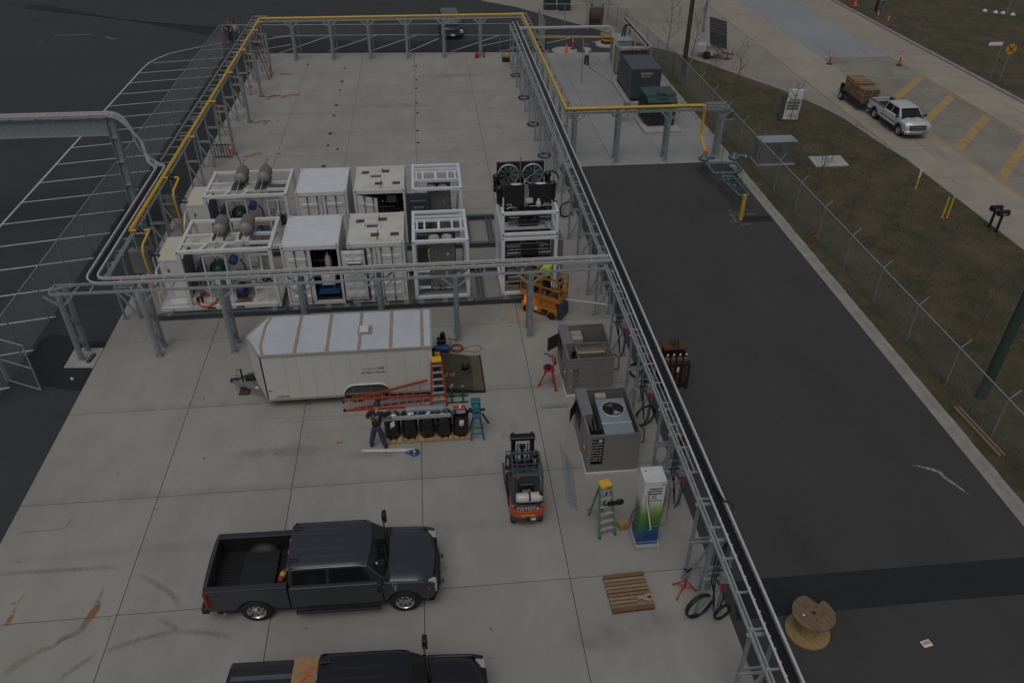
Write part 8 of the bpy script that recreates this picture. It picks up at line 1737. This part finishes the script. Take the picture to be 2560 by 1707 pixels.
# ---- toilet cabin and old reel behind the entrance fence
t = thing('toilet_cabin', 'dark green portable toilet cabin with a pale roof behind the entrance fence', 'portable toilet', (13.6, 83.0, 0)); MB().box(0, 0, .12, 1.15, 1.15, 2.15).build('cabin', M('toilet_green', (.03, .055, .06), .5, 0, .1, 4), t, bev=.03); MB().box(-.05, -.05, 2.15, 1.2, 1.2, 2.32).build('roof', M('toilet_roof', (.4, .42, .42), .5), t, bev=.05); MB().box(.12, -.02, .25, 1.02, -.001, 2.0).build('door', dgreen, t, bev=.01); MB().box(0, 0, 0, 1.15, 1.15, .12).build('skid', black, t)
cp(t, (12.2, 83.4, 0), label='dark portable toilet cabin standing left of the pale-roofed one')
t = thing('cable_drum', 'large dark rusty cable drum behind the switchgear fence', 'cable drum', (16.2, 77.2, 0)); Td = TL(0, 0, .95) @ Matrix.Rotation(R(90), 4, 'Y') @ Matrix.Rotation(R(20), 4, 'X')
for z_ in (-.55, .5): MB().lathe([(.95, 0), (.95, .06)], 26, Td @ TL(0, 0, z_)).build('flange', M('drum_wood', (.09, .065, .05), .85, 0, .2, 8), t)
MB().lathe([(.75, -.48), (.75, .5)], 24, Td).build('cable_winding', rust, t)
# ================================================================== PEOPLE
def skinned(name, joints, edges, mat, parent, root=0, sub=2):
    me = bpy.data.meshes.new(name); me.from_pydata([j[0] for j in joints], edges, []); o = bpy.data.objects.new(name, me); C.objects.link(o); o.parent = parent
    me.materials.append(mat); md = o.modifiers.new('skin', 'SKIN'); md.use_smooth_shade = True; md.branch_smoothing = .6
    sv = me.skin_vertices[0].data
    for i, j in enumerate(joints):
        r = j[1]; sv[i].radius = (r, r) if not isinstance(r, tuple) else r; sv[i].use_root = (i == root)
    s2 = o.modifiers.new('sub', 'SUBSURF'); s2.levels = sub; s2.render_levels = sub
    return o
def person(lab, loc, rz, pose, shirt, trousers, shoe, hair, cap=None, sleeve='short', print_mat=None, sc=1.0, vest=None):
    """pose keys (metres, facing +y): hip, chest, neck, head, shL, elL, haL, shR, elR, haR, knL, anL, knR, anR"""
    t = thing('person', lab, 'person', loc, rz); t.scale = (sc, sc, sc); p = {k: Vector(v) for k, v in pose.items()}
    hip, ch, nk, hd = p['hip'], p['chest'], p['neck'], p['head']; J = []; E_ = []
    def add(v, r, par=None):
        J.append((tuple(v), r)); i = len(J)-1
        if par is not None: E_.append((par, i))
        return i
    a = add(hip, (.13, .10)); w_ = add(hip.lerp(ch, .5), (.125, .095), a); c_ = add(ch, (.14, .10), w_); n_ = add(nk, .055, c_); h1 = add(hd-Vector((0, .0, .03)), .075, n_); h2 = add(hd+Vector((0, 0, .06)), .085, h1)
    for s_ in 'LR':
        i = add(p['sh'+s_], .055, c_); j = add(p['el'+s_], .042, i); k = add(p['ha'+s_], .028, j)
        sg = -1 if s_ == 'L' else 1; l_ = p['hip']+Vector((sg*.09, 0, -.06)); i = add(l_, .085, a); j = add(p['kn'+s_], .06, i); add(p['an'+s_], .04, j)
    body = skinned('body', J, E_, skin, t)
    # hands: palm and fingers
    for s_ in 'LR':
        h_ = p['ha'+s_]; d = (p['ha'+s_]-p['el'+s_]).normalized(); sd = d.cross(Vector((0, 0, 1)))
        sd = sd.normalized() if sd.length > .05 else Vector((1, 0, 0))
        b = MB(); pm_ = h_+d*.05; b.bar(h_-d*.01, h_+d*.09, .075, .03); dn = Vector((0, 0, -1))
        for k in range(4): q = h_+d*.085+sd*(-.028+.019*k); L_ = (.06, .07, .066, .052)[k]; b.path([q, q+d*L_*.5+dn*.006, q+d*L_*.8+dn*.03], .009, 6)
        q = h_+d*.03-sd*.035; b.path([q, q+d*.03-sd*.02, q+d*.055-sd*.018+dn*.012], .01, 6); b.build('hand', skin, body)
    # face: nose, ears, eyes
    hc = hd+Vector((0, 0, .03)); fy = p.get('face', Vector((0, 1, 0))).normalized(); fx_ = fy.cross(Vector((0, 0, 1))).normalized(); b = MB()
    b.tube(hc+fy*.08, hc+fy*.115-Vector((0, 0, .02)), .012, 6, .016); b.build('nose', skin, body)
    for s_ in (-1, 1): MB().lathe([(.0, 0), (.02, .0), (.022, .012), (0, .016)], 8, FR(hc+fx_*s_*.083, fy*s_, (0, 0, 1))).build('ear', skin, body); MB().lathe([(.0, 0), (.01, 0), (.006, .006)], 6, FR(hc+fx_*s_*.032+fy*.083+Vector((0, 0, .01)), fx_, (0, 0, 1))).build('eye', black, body)
    MB().bar(hc+fy*.086-fx_*.022-Vector((0, 0, .05)), hc+fy*.086+fx_*.022-Vector((0, 0, .05)), .006, .008).build('mouth', M('lip', (.25, .1, .08), .6), body)
    # hair or cap: shell over the skull
    def skull(r, zc, zmin, mat_, nm, front=1.0):
        vs = []; fs = []; n = 14; m = 7
        for i in range(m+1):
            th = math.pi/2*(1-i/m*(1-zmin))
            for j in range(n): a_ = 6.2832*j/n; v = Vector((math.cos(a_)*math.cos(th), math.sin(a_)*math.cos(th), math.sin(th))); vs.append(hd+Vector((0, 0, zc))+fx_*v.x*r*.92+fy*v.y*r*1.08+Vector((0, 0, 1))*v.z*r)
        for i in range(m):
            for j in range(n): fs.append((i*n+j, (i+1)*n+j, (i+1)*n+(j+1) % n, i*n+(j+1) % n))
        return MB().add(vs, fs, True).build(nm, mat_, t)
    if hair: skull(.106, .055, .08, hair, 'hair')
    if cap:
        o = skull(.115, .065, .02, cap, 'cap'); b = MB(); q = hd+Vector((0, 0, .07)); b.prism([(-.075, .06), (.075, .06), (.06, .19), (-.06, .19)], -.006, .006, T=FR(q, fx_, fy)); b.build('cap_brim', cap, o)
    # shirt
    J, E_ = [], []; a = add(hip-Vector((0, 0, .08)), (.2, .16)); w_ = add(hip.lerp(ch, .45), (.195, .155), a); c_ = add(ch, (.21, .155), w_); add(nk-Vector((0, 0, .03)), .085, c_)
    for s_ in 'LR':
        i = add(p['sh'+s_], .095, c_); e = p['sh'+s_].lerp(p['el'+s_], .8 if sleeve == 'short' else 1.0); j = add(e, .066, i)
        if sleeve == 'long': add(p['el'+s_].lerp(p['ha'+s_], .9), .042, j)
    sh = skinned('shirt', J, E_, shirt, t)
    if vest:
        J, E_ = [], []; a = add(hip+Vector((0, 0, .1)), (.215, .175)); w_ = add(hip.lerp(ch, .5), (.21, .17), a); c_ = add(ch+Vector((0, 0, .04)), (.222, .17), w_)
        for s_ in 'LR': add(p['sh'+s_], .09, c_)
        skinned('vest', J, E_, vest, t)
    if print_mat: # graphic on the back of the shirt
        b = MB(); rr = random.Random(5)
        bc = ch-Vector((0, .0, .02)); nrm = -fy
        for k in range(22): u_, v_ = rr.uniform(-.11, .11), rr.uniform(-.2, .12); q = bc-fy*(.165+.006*rr.random())*(1-(abs(u_)/.2)**2*.5)+fx_*u_+Vector((0, 0, v_)); s1 = rr.uniform(.015, .04); b.prism([(-s1, -s1*.6), (s1, -s1*.8), (s1*.6, s1), (-s1*.8, s1*.7)], 0, .012, mi=k % 3, T=FR(q, fx_*-1, (0, 0, 1)))
        b.build('shirt_print', print_mat, sh)['kind'] = 'stuff'
    # trousers
    J, E_ = [], []; a = add(hip+Vector((0, 0, .06)), (.15, .12)); a2 = add(hip-Vector((0, 0, .05)), (.155, .125), a)
    for s_ in 'LR':
        sg = -1 if s_ == 'L' else 1; i = add(hip+Vector((sg*.095, 0, -.16)), .1, a2); j = add(p['kn'+s_], .095, i); add(p['an'+s_]+Vector((0, 0, .02)), .08, j)
    skinned('trousers', J, E_, trousers, t)
    for s_ in 'LR':
        q = p['an'+s_]; f = p.get('toe'+s_, fy); f = Vector((f[0], f[1], 0)).normalized(); J = [(tuple(q+Vector((0, 0, -.0))-f*.04), .05), (tuple(Vector((q.x, q.y, .045))+f*.03), (.05, .045)), (tuple(Vector((q.x, q.y, .035))+f*.16), (.048, .035))]; skinned('shoe', J, [(0, 1), (1, 2)], shoe, t)
    return t
stand = dict(hip=(0, 0, .95), chest=(0, .02, 1.33), neck=(0, .02, 1.52), head=(0, .04, 1.66), shL=(-.19, .02, 1.43), elL=(-.25, -.02, 1.14), haL=(-.26, .1, .9), shR=(.19, .02, 1.43), elR=(.25, -.02, 1.14), haR=(.26, .1, .9), knL=(-.11, .02, .5), anL=(-.12, -.02, .09), knR=(.11, .02, .5), anR=(.12, -.02, .09))
def P_(**k): d = dict(stand); d.update(k); return d
jean = M('denim', (.035, .05, .085), .85, 0, .2, 14); blk_sh = M('shirt_black', (.014, .014, .015), .85, 0, .2, 12); dk = M('cloth_dark', (.02, .021, .025), .85, 0, .2, 12); wh = M('shirt_white', (.6, .6, .62), .8, 0, .06, 10); hivis = M('hi_vis_yellow', (.45, .75, .06), .6, 0, .06, 8); tan = M('shirt_tan', (.42, .36, .30), .8, 0, .1, 10); khak = M('cloth_grey', (.07, .075, .08), .85, 0, .15, 12)
hairm = M('hair_dark', (.025, .018, .014), .6, 0, .2, 20); hairg = M('hair_grey', (.2, .19, .18), .6, 0, .2, 20)
# man seen from behind, sorting struts on the drums
person('man in black printed T-shirt, jeans and black cap at the drums, back turned', (-2.35, 20.92, 0), R(-14), P_(hip=(0, .0, .96), chest=(.02, .10, 1.32), neck=(.03, .14, 1.5), head=(.04, .2, 1.63), shL=(-.19, .1, 1.42), elL=(-.34, .08, 1.16), haL=(-.30, .27, 1.02), shR=(.22, .11, 1.42), elR=(.35, .18, 1.18), haR=(.36, .38, 1.06), knL=(-.15, .03, .5), anL=(-.24, -.03, .1), knR=(.16, .02, .5), anR=(.25, -.05, .1)), blk_sh, jean, black, hairm, black, print_mat=[M('print_cream', (.32, .3, .28), .8), M('print_gold', (.35, .22, .06), .8), M('print_mauve', (.16, .13, .18), .8)], sc=1.06)
person('worker in hi-vis vest and dark trousers standing on the scissor lift', (4.68, 28.86, .95), R(30), P_(chest=(0, .08, 1.33), neck=(0, .1, 1.5), head=(0, .16, 1.63), elL=(-.26, .14, 1.2), haL=(-.2, .36, 1.25), elR=(.27, .12, 1.18), haR=(.22, .34, 1.2)), hivis, dk, black, hairm, None, vest=hivis)
person('man in white T-shirt and dark trousers walking, one hand raised to his head', (12.95, 64.35, 0), R(175), P_(hip=(0, 0, .94), elR=(.38, .05, 1.5), haR=(.16, .06, 1.76), shR=(.2, .02, 1.46), elL=(-.33, .0, 1.16), haL=(-.22, .2, 1.06), knL=(-.1, .1, .5), anL=(-.1, .12, .1), knR=(.1, -.02, .5), anR=(.1, -.14, .1), face=(0, 1, 0)), wh, dk, paper, hairg, sc=1.02)
person('person in dark clothes standing behind the left fence corner', (-16.75, 74.0, -.02), R(150), P_(elL=(-.3, .1, 1.14), haL=(-.36, .26, 1.08), elR=(.26, .12, 1.14), haR=(.05, .26, 1.1)), dk, dk, black, None, sc=1.03)
person('person in pale shirt and dark cap with a raised hand behind the left fence corner', (-16.2, 73.85, -.02), R(170), P_(elR=(.36, .1, 1.42), haR=(.14, .16, 1.72), elL=(-.3, 0, 1.15), haL=(-.34, .12, .95)), tan, khak, black, hairm, dk)
